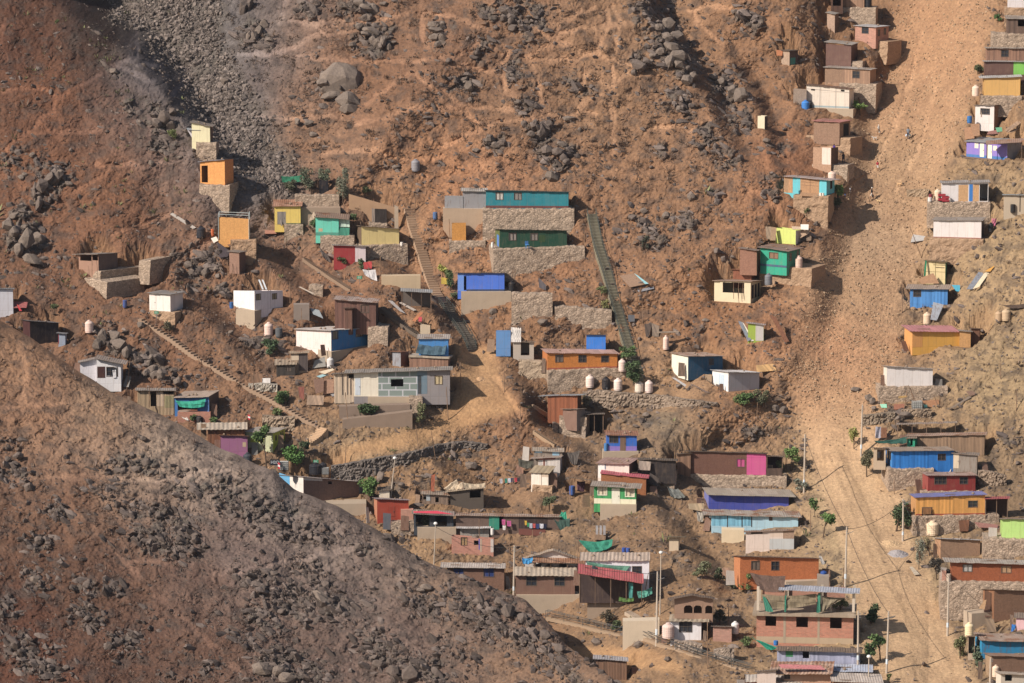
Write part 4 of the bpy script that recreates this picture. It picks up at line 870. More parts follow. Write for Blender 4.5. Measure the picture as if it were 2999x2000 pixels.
H('d1','yellow and orange house with pink corrugated roof',(1390,1795,1378,1378,1520),s=-70,dep=4,rv=56,wall='paint:#d9a23c',side='paint:#dc9a50',roof='#c47d84:0',rib=.5,ov=(.5,.2,.4,.2),op=[(1390,1378,1476,1520,'p#cf924c')],key='pinkroof')
H('d1','tan board annexe right of the pink roofed house',(1795,1890,1378,1384,1520),s=6,dep=2.8,rv=12,wall='osb:#b98a54',roof='#a0958c',gy='pinkroof',dd=.3)
H('d1','dark brown box beside the tan annexe',(1895,1968,1356,1360,1480),s=8,dep=2,rv=4,wall='osb:#6d4a38',roof='#5d463a',gy='pinkroof',dd=1.4,name='shed',cat='shed')
TANK('d1','left cut tank under the torn tarp on the right bank',2105,2165,1205,1284,'#b99a78',g=1290)
TANK('d1','right cut tank under the torn tarp on the right bank',2162,2238,1188,1282,'#c2a684',g=1288)
SH('d1','torn dark tarp roof over the two cut tanks',[(2165,1158),(2400,1140),(2360,1175),(2240,1185)],'cloth:#5c4a3e',g=1288,lean=1.0,off=1.0,wave=.1,name='tarp',cat='tarp')
H('d1','lime green hut with grey panel beside leaning metal sheets',(-25,110,1312,1325,1462),dep=2.6,rv=12,wall='paint:#9db53c',roof='#b5a6a4:.2',op=[(40,1318,108,1462,'p#c8c2bd')],key='limegreen')
SH('c1','long blue grey metal sheet leaning left of the lime green hut',[(2238,1292),(2268,1300),(2351,1455),(2320,1468)],'tin:#8b94a3',g='limegreen',lean=.8,off=-.2)
SH('c1','white sheet leaning beside the long metal sheet',[(2268,1300),(2285,1310),(2375,1462),(2351,1468)],'#d9cfc6',g='limegreen',lean=.8,off=-.1)
# ---- tile d2
H('d2','white rendered house with dark shadowless facade above the junk yard',(1170,1562,214,230,382),s=-30,dep=4,rv=8,wall='paint:#ddd6d4',side='paint:#e6ddd0',roof='#a39c98',pl=(1100,1690,485,'s'),key='yardwhite')
H('d2','long brown plank building with rusty roof',(1410,2010,822,800,980),s=10,dep=4,rv=26,wall='wood:#94785f',roof='#b39585:.5',op=[(1412,830,1432,900,'p#2fa078')],key='longplank',ov=(1.2,.3,.3,.2))
H('d2','teal doorway annexe at the left end of the long plank building',(1345,1412,830,828,898),dep=2.5,rv=4,wall='paint:#1fa07c',roof='#8a7a6c',gy='longplank',dd=.2,op=[(1372,836,1392,896,'o')])
SH('d2','dark green shade net stretched left of the long plank building',[(1058,855),(1345,820),(1340,872),(1075,868)],'cloth:#2c5a50',g='longplank',lean=.6,off=-.4,wave=.25,name='net',cat='net')
SH('d2','white sheet hanging under the dark shade net',[(1075,730),(1120,732),(1118,830),(1070,828)],'cloth:#b5b0bd',g=880,lean=.3,wave=.08,off=.2,name='cloth',cat='cloth')
SH('d2','rusty brown sheet standing beside the hanging white sheet',[(1120,740),(1172,742),(1170,828),(1122,830)],'tin:#8f6248',g=880,lean=.3,off=.3)
LEAN('d2','long low shelter roof of grey sheets above the plank building',(1260,1760,715,690,790),rv=12,dep=2.0,roof='#9a8d84:.3',posts=5,g=800)
H('d2','long blue plank house with rusty grey roof and small window',(1215,1740,940,924,1090),s=-60,dep=4.2,rv=36,wall='slat:#1f80d8',side='slat:#3a88d0',roof='#9b8a7c:.3',ov=(.4,.2,.4,.2),op=[(1608,964,1670,1022,'g')],sop=[(.15,.4,.45,.9,'g'),(.6,.8,.4,.9,'g')],pl=(1180,1570,1255,'s'),key='longblue')
H('d2','grey tin shed with cream door joined to the long blue house',(1742,1945,965,978,1100),s=8,dep=3,rv=26,wall='tin:#a3978c',roof='#94877c:.4',op=[(1744,968,1790,1096,'d#d6c3a8')],gy='longblue',dd=.1)
H('d2','dark red house with two many-paned windows',(1525,1930,1150,1140,1285),s=-50,dep=3.8,rv=32,wall='paint:#8a3130',side='paint:#96403c',roof='#ab8f86:.3',op=[(1582,1162,1678,1224,'g'),(1798,1162,1862,1224,'g')],pl=(1470,1960,1330,'s'),key='darkred')
H('d2','orange house with periwinkle blue roof',(1420,2010,1338,1302,1494),s=-45,dep=4.2,rv=34,wall='slat:#dfa04c',side='paint:#c08a50',roof='#6f78b8:0',op=[(1870,1366,1944,1422,'g'),(1475,1430,1555,1490,'k#7a5636'),(1420,1484,2010,1494,'b#9a3b34')],pl=(1390,2130,1620,'s'),key='orange')
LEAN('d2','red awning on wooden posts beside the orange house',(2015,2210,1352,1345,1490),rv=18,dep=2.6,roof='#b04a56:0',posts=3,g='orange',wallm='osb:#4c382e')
SH('d2','orange ladder-like lattice gate against the orange house',[(1478,1432),(1552,1432),(1552,1486),(1478,1486)],'slat:#8a6038',g='orange',lean=.02,off=-.25,name='gate',cat='gate')
H('d2','concrete hut behind the barrels left of the long blue house',(1055,1160,915,915,1030),dep=2,rv=4,wall='conc:#bba58c',roof='#7d7168',gy='longblue',dd=.6,op=[(1085,930,1145,1025,'o')])
TANK('d2','black barrel in front of the concrete hut by the blue house',1090,1125,950,1000,'#1f2126',kind='barrel',g='longblue',off=.2)
# ---- c2 : centre right lower
H('c2','long brown board house with a magenta end',(1830,2478,950,962,1150),s=8,dep=4,rv=8,wall='osb:#6f4d40',roof='#4f443f:0',op=[(2312,965,2478,1150,'p#c8508c'),(2228,1012,2292,1080,'k#c04a86')],pl=(1830,2655,1238,'s'),key='magenta',ov=(1.0,.2,.3,.1))
H('c2','reed and plank annexe left of the magenta ended house',(1712,1830,968,958,1140),dep=3,rv=6,wall='wood:#8a6a54',roof='#5d5048',gy='magenta',dd=.6)
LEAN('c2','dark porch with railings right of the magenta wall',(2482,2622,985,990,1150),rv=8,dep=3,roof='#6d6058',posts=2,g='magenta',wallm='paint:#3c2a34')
SH('d2','wooden picket fence in front of the dark porch',[(132,1092),(270,1090),(270,1164),(134,1164)],'slat:#5d4a40',g='magenta',lean=.0,off=-.3,name='fence',cat='fence')
H('c2','violet blue house under a wide grey roof',(1985,2673,1312,1320,1395),s=-40,dep=4.2,rv=66,wall='paint:#4a55b0',side='paint:#7278b8',roof='#ada294:.1',ov=(.3,.9,.7,.2),gy=1430,dd=-1.2,key='violet')
H('c3','pale blue washed house with rust patched roof',(2010,2753,20,30,130),s=-20,dep=4.2,rv=40,wall='paint:#a9cfe0',roof='#b3a79c:.5',ov=(1.2,.5,.4,.2),op=[(2010,15,2350,116,'pslat:#7fc3e0'),(2505,10,2530,65,'k#6a5a50'),(2142,10,2150,128,'b#4a4038'),(2268,12,2276,128,'b#4a4038'),(2350,12,2358,128,'b#4a4038')],key='paleblue')
H('d3','patchwork shack of pale pink and grey boards',(-45,370,168,150,315),dep=3.6,rv=14,wall='paint:#d9c6ba',roof='#9a8376:.5',op=[(160,222,368,315,'p#b9bcbd'),(165,150,275,205,'p#d5bfae'),(275,148,370,222,'posb:#a08470'),(0,168,100,182,'b#3a302c')],key='patchwork')
WALL('c3','cream concrete yard wall left of the patchwork shack',(2095,2290,145,150,250),'conc',mat='conc:#d6c1a0',d=None)
H('d3','rust orange long house with dark thin roof and two windows',(-93,582,378,386,592),s=-55,dep=4.2,rv=10,wall='osb:#b86a3a',side='osb:#c07a4c',roof='#5e4a40:.3',op=[(5,418,72,492,'k#75655a'),(177,420,240,498,'g')],pl=(300,680,655,'c'),key='rustorange')
WALL('d3','grey block stub carrying the blue tank',(570,672,548,550,606),'conc',mat='conc:#9a8c80',d=None,gy=650)
TANK('d3','deep blue water tank on the grey block stub',600,655,505,548,'#1f4f9c',g='rustorange',off=.6)
# two storey brick building
H('d3','two-storey brick building with a concrete frame',(48,880,872,880,1140),s=14,dep=6.5,rv=0,rise=0.0,wall='brick:#b5745c',side='brick:#7d5244',roof='#b3a08a:0',thick=.3,rib=60,ov=(.5,.3,.6,.3),
  op=[(125,895,217,990,'o'),(390,905,490,995,'o'),(680,905,780,1000,'o'),(48,1085,880,1140,'pconc:#b49c80'),(280,880,300,1140,'bconc:#a8957f'),(572,880,592,1140,'bconc:#a8957f'),(48,872,62,1140,'bconc:#a8957f'),(866,880,880,1140,'bconc:#a8957f')],key='brick2')
_bb=HOUSE['brick2']; _r=_bb['root']; _W=_bb['W']
_up=MB(); _z=_bb['hl']+.33
for u,y0 in ((.0,0),(.29,.15),(.65,.15),(.985,0)):
    c=MB(); x=u*_W; c.box((x,y0+.1,_z-.02),(x+.32,y0+.42,_z+(3.0 if u==0 else 2.45))); c.obj('column',wall_mat('conc:#cdbca8'),_r)
    c=MB(); c.box((x,5.6,_z-.02),(x+.32,5.9,_z+2.2)); c.obj('column',wall_mat('conc:#b5a591'),_r)
c=MB(); c.box((.5,5.95,_z-.02),(_W*.9,6.15,_z+1.9)); c.obj('parapet',wall_mat('brick:#a5705c'),_r)
_rs=roof_sheet('upper_roof',_W*.77,3.2,[(0,_z+2.75),(1,_z+2.5)],-.15,(.3,.5,.5,.3),.32,roof_mat('#b5bccc:0'),_r); _rs.location=(_W*.25,0,0)
SH('d3','brown tarpaulin draped over the left of the brick building',[(-10,520),(298,548),(285,690),(70,660)],'cloth:#6a5348',g='brick2',lean=1.6,off=.8,wave=.3,name='tarp',cat='tarp')
SH('d3','long olive shade net sagging across the upper floor',[(95,705),(560,700),(560,790),(120,830)],'cloth:#8f7f66',g='brick2',lean=.1,off=-.25,wave=.35,name='net',cat='net')
SH('d3','olive shade net corner hanging at the right columns',[(560,705),(820,735),(690,800),(590,862)],'cloth:#8d806a',g='brick2',lean=.1,off=-.3,wave=.25,name='net',cat='net')
for p,lab in (([(292,710),(306,712),(304,855),(288,855)],'green net strip at the second column'),([(580,690),(598,690),(596,860),(562,862)],'green net strip at the third column'),([(100,715),(125,730),(195,855),(125,850)],'green net gathered at the left corner')):
    SH('d3',lab+' of the brick building',p,'cloth:#3f8f78',g='brick2',lean=0,off=-.45,wave=.12,name='net',cat='net')
TREE('d3','potted shrubs growing on the upper floor of the brick building',770,790,75,50,770,868,'#5a6a40',350,.2,g='brick2',name='shrub',cat='shrub',off=2.0)
H('d3','long lavender grey house under a dark flat roof',(225,935,1182,1192,1328),dep=4,rv=42,wall='slat:#a8abc4',roof='#7a6a5e:.2',op=[(445,1190,500,1252,'o'),(300,1180,360,1240,'p#3a8a5a'),(500,1192,505,1250,'b#d0d0d8'),(360,1208,935,1214,'b#8288a0')],key='lavender',ov=(.1,.3,.5,.2))
H('d3','rust roofed house with pink front edge at the bottom',(285,690,1380,1372,1520),s=16,dep=4,rv=115,wall='paint:#b58e76',roof='#c2a08c:.6',rib=.45,ov=(1.8,.2,.9,.3),op=[(275,1395,335,1440,'g'),(285,1375,690,1384,'b#2c2220')],key='rustroof')
SH('d3','pink corrugated awning strip in front of the rust roof',[(235,1308),(600,1318),(642,1356),(265,1342)],'tin:#cf7a7c',g='rustroof',lean=1.2,off=-.6,name='awning',cat='awning')
H('d3','white lean-to shed left of the rust roofed house',(52,215,1372,1352,1520),dep=2.6,rv=10,wall='paint:#d8c4b8',roof='#7a6c62',gy='rustroof',dd=-.4)
H('d3','low house with pale blue tin roof behind the grey roof',(640,1030,1368,1376,1420),dep=3.5,rv=42,wall='osb:#7a5040',roof='#b9c3d8:0',key='bluetin')
H('d3','brown house with broad pale grey roof at the bottom edge',(710,1120,1452,1458,1560),dep=4.5,rv=85,wall='osb:#8a5c3c',roof='#cdbfb4:.05',key='broadgrey',s=-20)
H('d3','house with white fluted roof edge cut by the bottom of the photo',(-30,420,1455,1460,1560),dep=4,rv=22,wall='brick:#a8705c',roof='#d0c6bc:0',rib=.45,gy=1520,dd=-.3)
# right side, bottom
H('d3','bright lime green house at the right edge',(2160,2420,55,52,218),s=-15,dep=3.6,rv=10,wall='paint:#b8e07a',side='paint:#a4c868',roof='#8a7a6c:.4',pl=(2000,2420,375,'s'),key='brightlime')
H('d3','plain brown board house behind the feathery tree',(1632,1970,226,230,380),s=-48,dep=3.8,rv=8,wall='osb:#94765f',side='osb:#b58a68',roof='#a9a9ad:0',key='plainbrown')
H('d3','long reddish brown house with pale roof and curtained window',(1730,2420,425,430,585),s=-20,dep=4.2,rv=40,wall='osb:#94512f',roof='#b5aaa0:.05',op=[(1825,447,1900,505,'c#b8b4b0'),(2155,452,2232,510,'k#b08a66')],ov=(1.0,.3,.5,.2),pl=(1630,2420,830,'s'),key='reddishlong')
H('d3','brick pillar hut left of the long reddish house',(1645,1680,500,500,590),dep=1.2,wall='brick:#b07a68',noroof=True,gy='reddishlong',dd=-.2,name='pillar',cat='pillar')
TANK('d3','rusty white drum at the corner of the long reddish house',1684,1724,532,596,'#b8a594',kind='barrel',g='reddishlong',off=-.6)
TANK('d3','black water tank between brick pillar and reddish house',1676,1720,488,530,'#22242a',g='reddishlong',off=.6)
H('d3','plain brown panel house with a lighter plank side',(2092,2420,662,665,865),s=-95,dep=4,rv=4,wall='osb:#86654f',side='wood:#8c6245',roof='#8a7868',sop=[(.2,.85,.0,.9,'dwood:#5c4030')],pl=(1900,2420,935,'c'),key='brownpanel')
SH('d3','bent tan board leaning by the brown panel house',[(2005,760),(2028,752),(2012,838),(1962,828)],'osb:#b08a64',g='brownpanel',lean=.3,off=-.2)
H('d3','pink house corner at the right edge',(2282,2420,905,905,998),dep=3,wall='paint:#e3b6bc',roof='#8a7a70',key='pinkcorner')
SH('d3','bright blue cloth beside the pink house corner',[(2245,962),(2278,965),(2275,1005),(2240,1030)],'cloth:#2a78c8',g='pinkcorner',lean=.2,off=-.3,wave=.1,name='cloth',cat='cloth')
H('d3','turquoise blue corrugated house with grey rust roof',(1985,2420,1096,1098,1215),s=-55,dep=4.2,rv=58,wall='tin:#1b86b8',side='slat:#2090c0',roof='#b39c8c:.55',ov=(.3,.3,.5,.2),key='turqhouse')
H('d3','dark entrance block under the beige roof tank',(1868,1925,1062,1062,1220),dep=2.2,wall='paint:#b8a088',roof='#a08c7a',gy='turqhouse',dd=.8,op=[(1872,1068,1922,1215,'o')],name='shed',cat='shed',key='entrance')
TANK('d3','tall beige tank on the dark entrance block',1843,1920,946,1060,'#e8cfa4',g='entrance',off=.3)
H('d3','brown board house at the bottom right corner',(2072,2420,1232,1232,1400),s=-58,dep=4,rv=28,wall='osb:#7d604e',side='osb:#a08468',roof='#94796a:.5',key='cornerbrown')
H('d3','small grey concrete frame building in the bottom right corner',(2150,2420,1385,1392,1560),s=-42,dep=3,rv=26,wall='conc:#c0b3a4',side='conc:#d0c4b4',roof='#b8a898:0',op=[(2185,1392,2245,1450,'o')],key='concframe')
TANK('d3','pale tank left of the concrete frame building',2075,2140,1310,1408,'#e2c8ae',g=1420)
# ---- tile a0/a1/b1 : left
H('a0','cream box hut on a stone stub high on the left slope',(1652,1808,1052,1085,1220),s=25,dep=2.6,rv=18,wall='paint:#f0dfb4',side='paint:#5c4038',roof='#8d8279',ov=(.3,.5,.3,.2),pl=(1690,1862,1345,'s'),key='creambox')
SH('a0','white panel under the porch of the cream box hut',[(1612,1118),(1692,1120),(1690,1200),(1655,1190)],'#b9b4bd',g='creambox',lean=.1,off=.4)
SH('a0','grey porch sheet left of the cream box hut',[(1605,1100),(1725,1112),(1725,1122),(1612,1118)],'tin:#8a929c',g='creambox',lean=.9,off=-.2)
H('a0','tall orange board hut with open dark doorway',(1725,1935,1388,1372,1587),s=75,dep=3,rv=6,wall='osb:#e0984c',side='osb:#dc8c4a',roof='#9ba3b3:0',op=[(1736,1424,1790,1578,'o')],ov=(.3,.1,.3,.1),pl=(1720,1980,1725,'s'),key='orangetall')
H('a1','roofless orange board hut with a pale pipe frame',(1882,2143,398,420,588),s=8,dep=3,wall='osb:#e8a458',noroof=True,pl=(1985,2205,700,'e'),key='orangeopen')
_r=HOUSE['orangeopen']['root']; _W=HOUSE['orangeopen']['W']; _hh=HOUSE['orangeopen']['hl']
_m=MB(); 
for x in (0,_W): _m.bar((x,-.06,0),(x,-.06,_hh+.55),.07); _m.bar((x,2.9,0),(x,2.9,_hh+.55),.07); _m.bar((x,-.06,_hh+.5),(x,2.9,_hh+.5),.07)
_m.bar((0,-.06,_hh+.5),(_W,-.06,_hh+.3),.07); _m.bar((0,2.9,_hh+.5),(_W,2.9,_hh+.3),.07)
_m.obj('pipe_frame',wall_mat('paint:#b9c4c4'),_r)
TANK('a1','black water tank left of the roofless orange hut',1690,1770,475,570,'#272a33',g=572)
SH('a1','long pale tin sheet lying on the slope above the black tank',[(1440,360),(1475,355),(1690,490),(1660,500)],'htin:#b5aaa0',g=500,lean=3.2,off=0)
TANK('a1','orange pot with white top right of the black tank',1816,1838,502,558,'#c8693c',kind='barrel',g=560,group='small pots')
SH('a1','white crate lid tipped on the stones below the orange hut',[(1815,582),(1860,566),(1880,600),(1840,622)],'#d5d0c8',g=630,lean=.6)
SH('a1','dark sheet hanging on the rubble below the orange hut',[(1870,610),(1980,690),(1960,740),(1890,750)],'cloth:#4d4348',g=755,lean=1.4)
SH('a1','stack of brown planks against the orange hut base',[(1890,570),(1990,620),(1980,655),(1900,600)],'wood:#7d5c48',g=660,lean=1.2,th=.3,name='plank_stack',cat='planks')
WALL('a1','upper stone terrace wall under the mud brown hut',(560,862,868,866,965),'stone',s=420,thick=9.0,key='mudwall')
H('a1','mud brown hut with an open front on a walled terrace',(680,848,715,718,865),s=165,dep=4.2,rv=12,wall='paint:#a07a66',side='paint:#63524e',roof='#9a918a:.1',op=[(692,722,790,778,'o'),(798,722,845,772,'o')],ov=(.9,.3,.5,.2),gy='mudwall',dd=.4,key='mudbrown')
WALL('a1','lower stone terrace wall beneath the mud brown hut',(720,916,950,955,1078),'stone',s=330,thick=7.5,key='mudlow')
WALL('a1','short stone terrace corner right of the mud brown hut',(1195,1292,775,772,872),'stone',s=180,thick=5.5,gy=875)
for k_,w_ in (('mudwall',3.2),('mudlow',2.5)):
    h_=HOUSE[k_]; CARVES.append((h_['A']+np.array([h_['e'][0]*h_['W'],h_['e'][1]*h_['W'],0]),h_['e'],h_['b'],w_,8.0,h_['A'][2]-.5,293,480,720,870,.3,.9))
for x in (632,792): POLE('a1','thin pole holding up the porch of the mud brown hut',x,862,x,722,'thin',g='mudbrown',group='porch poles of the mud brown hut',off=-.5)
H('a1','small white hut with reddish door frame beside blue barrel',(1287,1467,1046,1060,1212),s=108,dep=3.4,rv=24,wall='paint:#ebe0d8',side='paint:#d4c4c0',roof='#989492:.1',op=[(1298,1072,1344,1200,'d#e5dad2'),(1296,1070,1346,1074,'b#8a4038'),(1297,1110,1345,1114,'b#8a4038')],ov=(.2,.4,.4,.2),pl=(1290,1512,1320,'e'),key='smallwhite')
TANK('a1','blue barrel in the shade left of the small white hut',1056,1092,1116,1172,'#41558f',kind='barrel',g=1175)
H('b1','flat roofed white house with two curtained windows',(135,378,1032,1030,1200),s=-182,dep=5.4,wall='paint:#e2d9dc',side='paint:#f0e6e0',noroof=True,op=[(148,1060,186,1112,'c#a89878'),(288,1060,325,1112,'c#a89878'),(270,1040,273,1200,'b#bdb2b4')],pl=(135,448,1312,'c'),pls=-182,key='flatwhite')
WALL('b1','concrete block wall right of the flat roofed white house',(470,606,1150,1150,1278),'conc',mat='conc:#8f8076')
TANK('a1','blue bucket at the left corner of the flat roofed white house',1975,2010,1132,1180,'#2c5f9c',kind='barrel',g='flatwhite',off=1.0,group='barrels')
for x in (165,195): SH('b1','pale pipe propped above the flat roofed white house',[(x,938),(x+14,938),(x+48,1022),(x+34,1022)],'#c9ced4',g='flatwhite',lean=.6,off=4.5,name='pipe',cat='pipe',group='pipes above the white house')
TANK('a1','pale pink tank standing alone on a rock pillar at the left',730,802,1284,1385,'#e2c2b4',g=1400)
TANK('b1','pale pink tank above the dark green bush',216,292,1302,1412,'#e6c6b8',g=1415)
TANK('b1','grey barrel beside the pale pink tank above the bush',312,374,1356,1428,'#5a5e62',kind='barrel',g=1430)
H('a1','white house at the left edge with a red awning',(-70,113,1010,1020,1205),s=0,dep=4,rv=8,wall='paint:#dcd9e0',roof='#8f949c',gy=1260,key='leftwhite',pl=None)
SH('a1','dusty red awning beside the white house at the left edge',[(115,1124),(238,1130),(228,1180),(115,1182)],'tin:#a85a58',g='leftwhite',lean=1.0,off=.3,name='awning',cat='awning')
SH('a1','small red and white flag by the dusty red awning',[(146,1152),(152,1150),(190,1205),(168,1208)],'#c8323a',g='leftwhite',lean=.1,off=-.4,name='flag',cat='flag')
H('a1','black walled shed behind the near ridge at left',(262,506,1292,1312,1490),s=-62,dep=3.5,rv=16,wall='paint:#2c2528',side='paint:#4a2a2c',roof='#474e5a',gy=1500,key='shadeshed')  # wall coloured near black for the shade on its front
H('a1','little blue grey hut right of the black walled shed',(503,562,1395,1400,1495),s=14,dep=1.8,rv=8,wall='paint:#9aa5b8',roof='#8a8f98',gy='shadeshed',dd=-.4,op=[(500,1400,507,1490,'b#b83038')])
# ---- b1
H('a1','brown slab hut with crooked tin roof and ladder',(1975,2060,692,702,888),s=55,dep=2.2,rv=14,wall='osb:#957260',side='osb:#74564a',roof='#958a82',key='slab')
for a,b in (((1958,930),(1962,770)),((1998,920),(2002,800))): POLE('a1','crooked stick propping the brown slab hut',*a,*b,'thin',g='slab',group='sticks by the slab hut',off=-.4)
H('b1','small yellow hut with rusty roof and grey plank door',(307,530,300,300,460),s=6,dep=3.4,rv=62,wall='paint:#e6c65c',roof='#b8876e:.7',op=[(330,350,402,462,'dwood:#8d857e'),(400,450,530,460,'b#5a6a50')],pl=(390,552,555,'s'),key='yellow')
SH('b1','grey plank leaning on the plank door of the yellow hut',[(355,405),(368,405),(372,474),(360,474)],'wood:#8b8078',g='yellow',lean=.15,off=-.3,name='plank',cat='plank')
WALL('b1','upper stone terrace wall right of the yellow hut',(482,862,208,212,318),'stone',gy=345)
WALL('b1','plain mud terrace wall between yellow hut and aqua hut',(532,872,316,318,400),'conc',mat='conc:#a48c78',gy=420)
H('b1','aqua green hut with a lattice porch on its right',(660,858,392,408,555),s=8,dep=3.2,rv=46,wall='paint:#62d0b8',roof='#8c7466:.5',op=[(660,530,858,555,'b#4d9a88'),(685,495,720,522,'p#c9b089')],ov=(.2,1.6,.4,.2),pl=(700,992,622,'s'),key='aqua')
SH('b1','white slatted lattice upper half of the aqua hut porch',[(862,412),(952,418),(952,485),(860,482)],'slat:#bfd8c8',g='aqua',lean=.05,off=.0,name='lattice',cat='lattice')
SH('b1','green picket lower half of the aqua hut porch',[(862,488),(952,492),(948,560),(860,556)],'slat:#3f8f78',g='aqua',lean=.05,off=-.05,name='lattice',cat='lattice')
SH('b1','pale board awning sloping left of the aqua hut',[(645,350),(662,385),(640,420),(592,440)],'wood:#b8a48c',g='aqua',lean=.4,off=-.3,name='awning',cat='awning')
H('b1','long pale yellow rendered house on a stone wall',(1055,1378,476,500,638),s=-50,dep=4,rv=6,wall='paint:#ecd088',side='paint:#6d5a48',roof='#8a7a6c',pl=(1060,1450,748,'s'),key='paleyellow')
TANK('b1','white bucket at the right end of the pale yellow house',1388,1412,615,642,'#e6ddd4',kind='barrel',g='paleyellow',off=-.2,group='white buckets')
H('b1','cubicle wrapped in dark grey cloth above the pale yellow house',(1170,1272,325,330,450),s=-35,dep=1.8,wall='cloth:#5c534f',side='cloth:#7d7068',noroof=True,key='cubicle',name='latrine',cat='latrine')
WALL('b1','low stone footing under the dark grey cloth cubicle',(1115,1275,448,452,478),'stone',gy=480)
H('b1','brick red hut with a pale pink end panel',(815,1090,640,652,785),s=0,dep=3,rv=10,wall='paint:#a03236',roof='#968c86:.2',op=[(1000,648,1090,785,'p#d8c8cc')],key='brickred')
SH('b1','small red bench frame below the brick red hut',[(1070,790),(1145,780),(1142,842),(1075,846)],'slat:#b03a3c',g=848,lean=.5,name='bench',cat='bench')
H('b1','corrugated grey tin annexe of the long teal house',(1925,2125,172,175,320),dep=3.6,rv=30,wall='htin:#a3a0a3',roof='#b9b4ae:.2',gy=470,key='tinannex')
H('b1','low corrugated tin enclosure left of the tin annexe',(1770,1928,218,222,322),dep=2.6,wall='htin:#a7a5a8',noroof=True,gy='tinannex',dd=-.1)
H('c1','long teal house with two curtained windows',(68,778,168,182,322),s=6,dep=4,rv=4,wall='paint:#17808f',roof='#3c4a50',op=[(155,188,215,248,'c#cfc8c0'),(313,190,373,248,'c#9c9490'),(68,302,778,322,'b#6a4040')],pl=(40,828,490,'s'),key='teal')
WALL('b1','smooth concrete base wall under the tin annexe',(1755,2120,322,325,470),'conc',mat='conc:#b59b82',gy=474)
H('b1','plain orange box hut on a low stone terrace',(1833,1953,452,452,600),dep=2.2,wall='osb:#c88a3a',noroof=True,pl=(1808,2122,655,'s'),key='orangebox')
TANK('b1','blue drum standing left of the concrete base wall',1668,1708,358,412,'#4a6a98',kind='barrel',g=415)
TANK('b1','rust brown drum beside the blue drum',1710,1742,358,412,'#8a6248',kind='barrel',g=415)
H('c1','long dark green house with two curtained windows',(187,765,506,514,660),s=-40,dep=4,rv=4,wall='paint:#24503f',side='paint:#5e6a3a',roof='#333a34',op=[(268,536,328,598,'c#a89c94'),(455,540,513,600,'c#a89c94'),(525,552,578,620,'p#3a5636')],sop=[(.15,.6,.0,.7,'d#4a80c8')],pl=(130,918,842,'s'),key='darkgreen')
TANK('c1','white bucket beside the blue door of the dark green house',112,135,618,655,'#e3ddd6',kind='barrel',g='darkgreen',off=-.4,group='white buckets')
# blue plastic chair
_c=P(*q('c1',424,662),HOUSE['darkgreen']['d']-.7); ch=thing('chair','light blue plastic chair in front of the dark green house','chair',tuple(_c),.4)
_bl=wall_mat('paint:#4a8fd0')
m=MB(); m.box((-.26,-.25,.42),(.26,.25,.47)); m.obj('seat',_bl,ch); m=MB(); m.box((-.26,.22,.47),(.26,.27,.98)); m.obj('backrest',_bl,ch)
for a in (-.22,.22):
    for b in (-.2,.2): m=MB(); m.bar((a,b,-.1),(a,b,.43),.05); m.obj('leg',_bl,ch)
H('b1','bright cobalt blue house with an open doorway',(1882,2284,880,882,1035),s=0,dep=4,rv=4,wall='paint:#4a78e0',roof='#3c3a44',op=[(1935,905,1957,1028,'o'),(1882,885,1935,1035,'p#6a98e8'),(1958,1020,2284,1035,'b#3a4a6a')],pl=(1912,2342,1160,'c'),key='cobalt')
TANK('c1','black water tank right of the cobalt blue house',262,326,946,1032,'#1d1e24',g='cobalt',off=.2)
for x,y in ((292,842),(306,840),(318,846)): POLE('c1','upright plank behind the black tank by the cobalt house',x,950,x+4,y,'wood',g='cobalt',group='planks by the cobalt house',off=.7)
WALL('c1','steep stone wall stepping down right of the cobalt house',(288,640,1055,1058,1250),'stone',s=0,thick=2,gy=1252)
WALL('c1','low rubble wall on the terrace right of the steep stone wall',(660,1150,1165,1200,1285),'stone',gy=1288)
SH('b1','yellow picket fence beside the concrete stairway',[(1742,915),(1822,935),(1820,978),(1740,975)],'slat:#d8b83a',g=985,lean=.1,name='fence',cat='fence')
SH('c1','grey plank gate standing on the slope right of the black tank',[(520,915),(585,985),(585,1030),(525,1005)],'slat:#6a6468',g=1040,lean=.2,name='gate',cat='gate')
SH('c1','large brown sheet of roofing dropped on the slope',[(1218,905),(1345,885),(1450,975),(1310,1005)],'osb:#94765f',g=1008,lean=2.4,th=.1)
SH('c1','pale turquoise strip along the dropped brown sheet',[(1345,884),(1372,900),(1468,972),(1440,976)],'#8fc4cc',g=1008,lean=2.3,off=-.5)
SH('c1','crumpled grey tin below the dropped brown sheet',[(1352,1010),(1510,990),(1515,1015),(1385,1045)],'htin:#8f8f96',g=1045,lean=1.0)
SH('c1','dark plank hut panel leaning right of the green stairway',[(1430,1320),(1500,1312),(1470,1430),(1445,1430)],'wood:#5a4c44',g=1435,lean=.5)
SH('c1','grey board next to the dark leaning panel',[(1495,1310),(1560,1335),(1555,1430),(1500,1425)],'wood:#8a7868',g=1435,lean=.5,off=-.1)
TANK('c1','pink tank under the thin plank roof right of the green stairway',1592,1642,1415,1530,'#e8c4b4',g=1540)
SH('c1','thin plank roof over the pink tank',[(1535,1385),(1728,1380),(1728,1392),(1540,1396)],'wood:#9a8672',g=1540,lean=1.0,off=-.4)
SH('c1','small grey box cabinet on the edge of the green stairway',[(1290,1240),(1348,1242),(1348,1298),(1295,1300)],'#5c6068',g=1305,lean=.05,th=.4,name='cabinet',cat='cabinet')
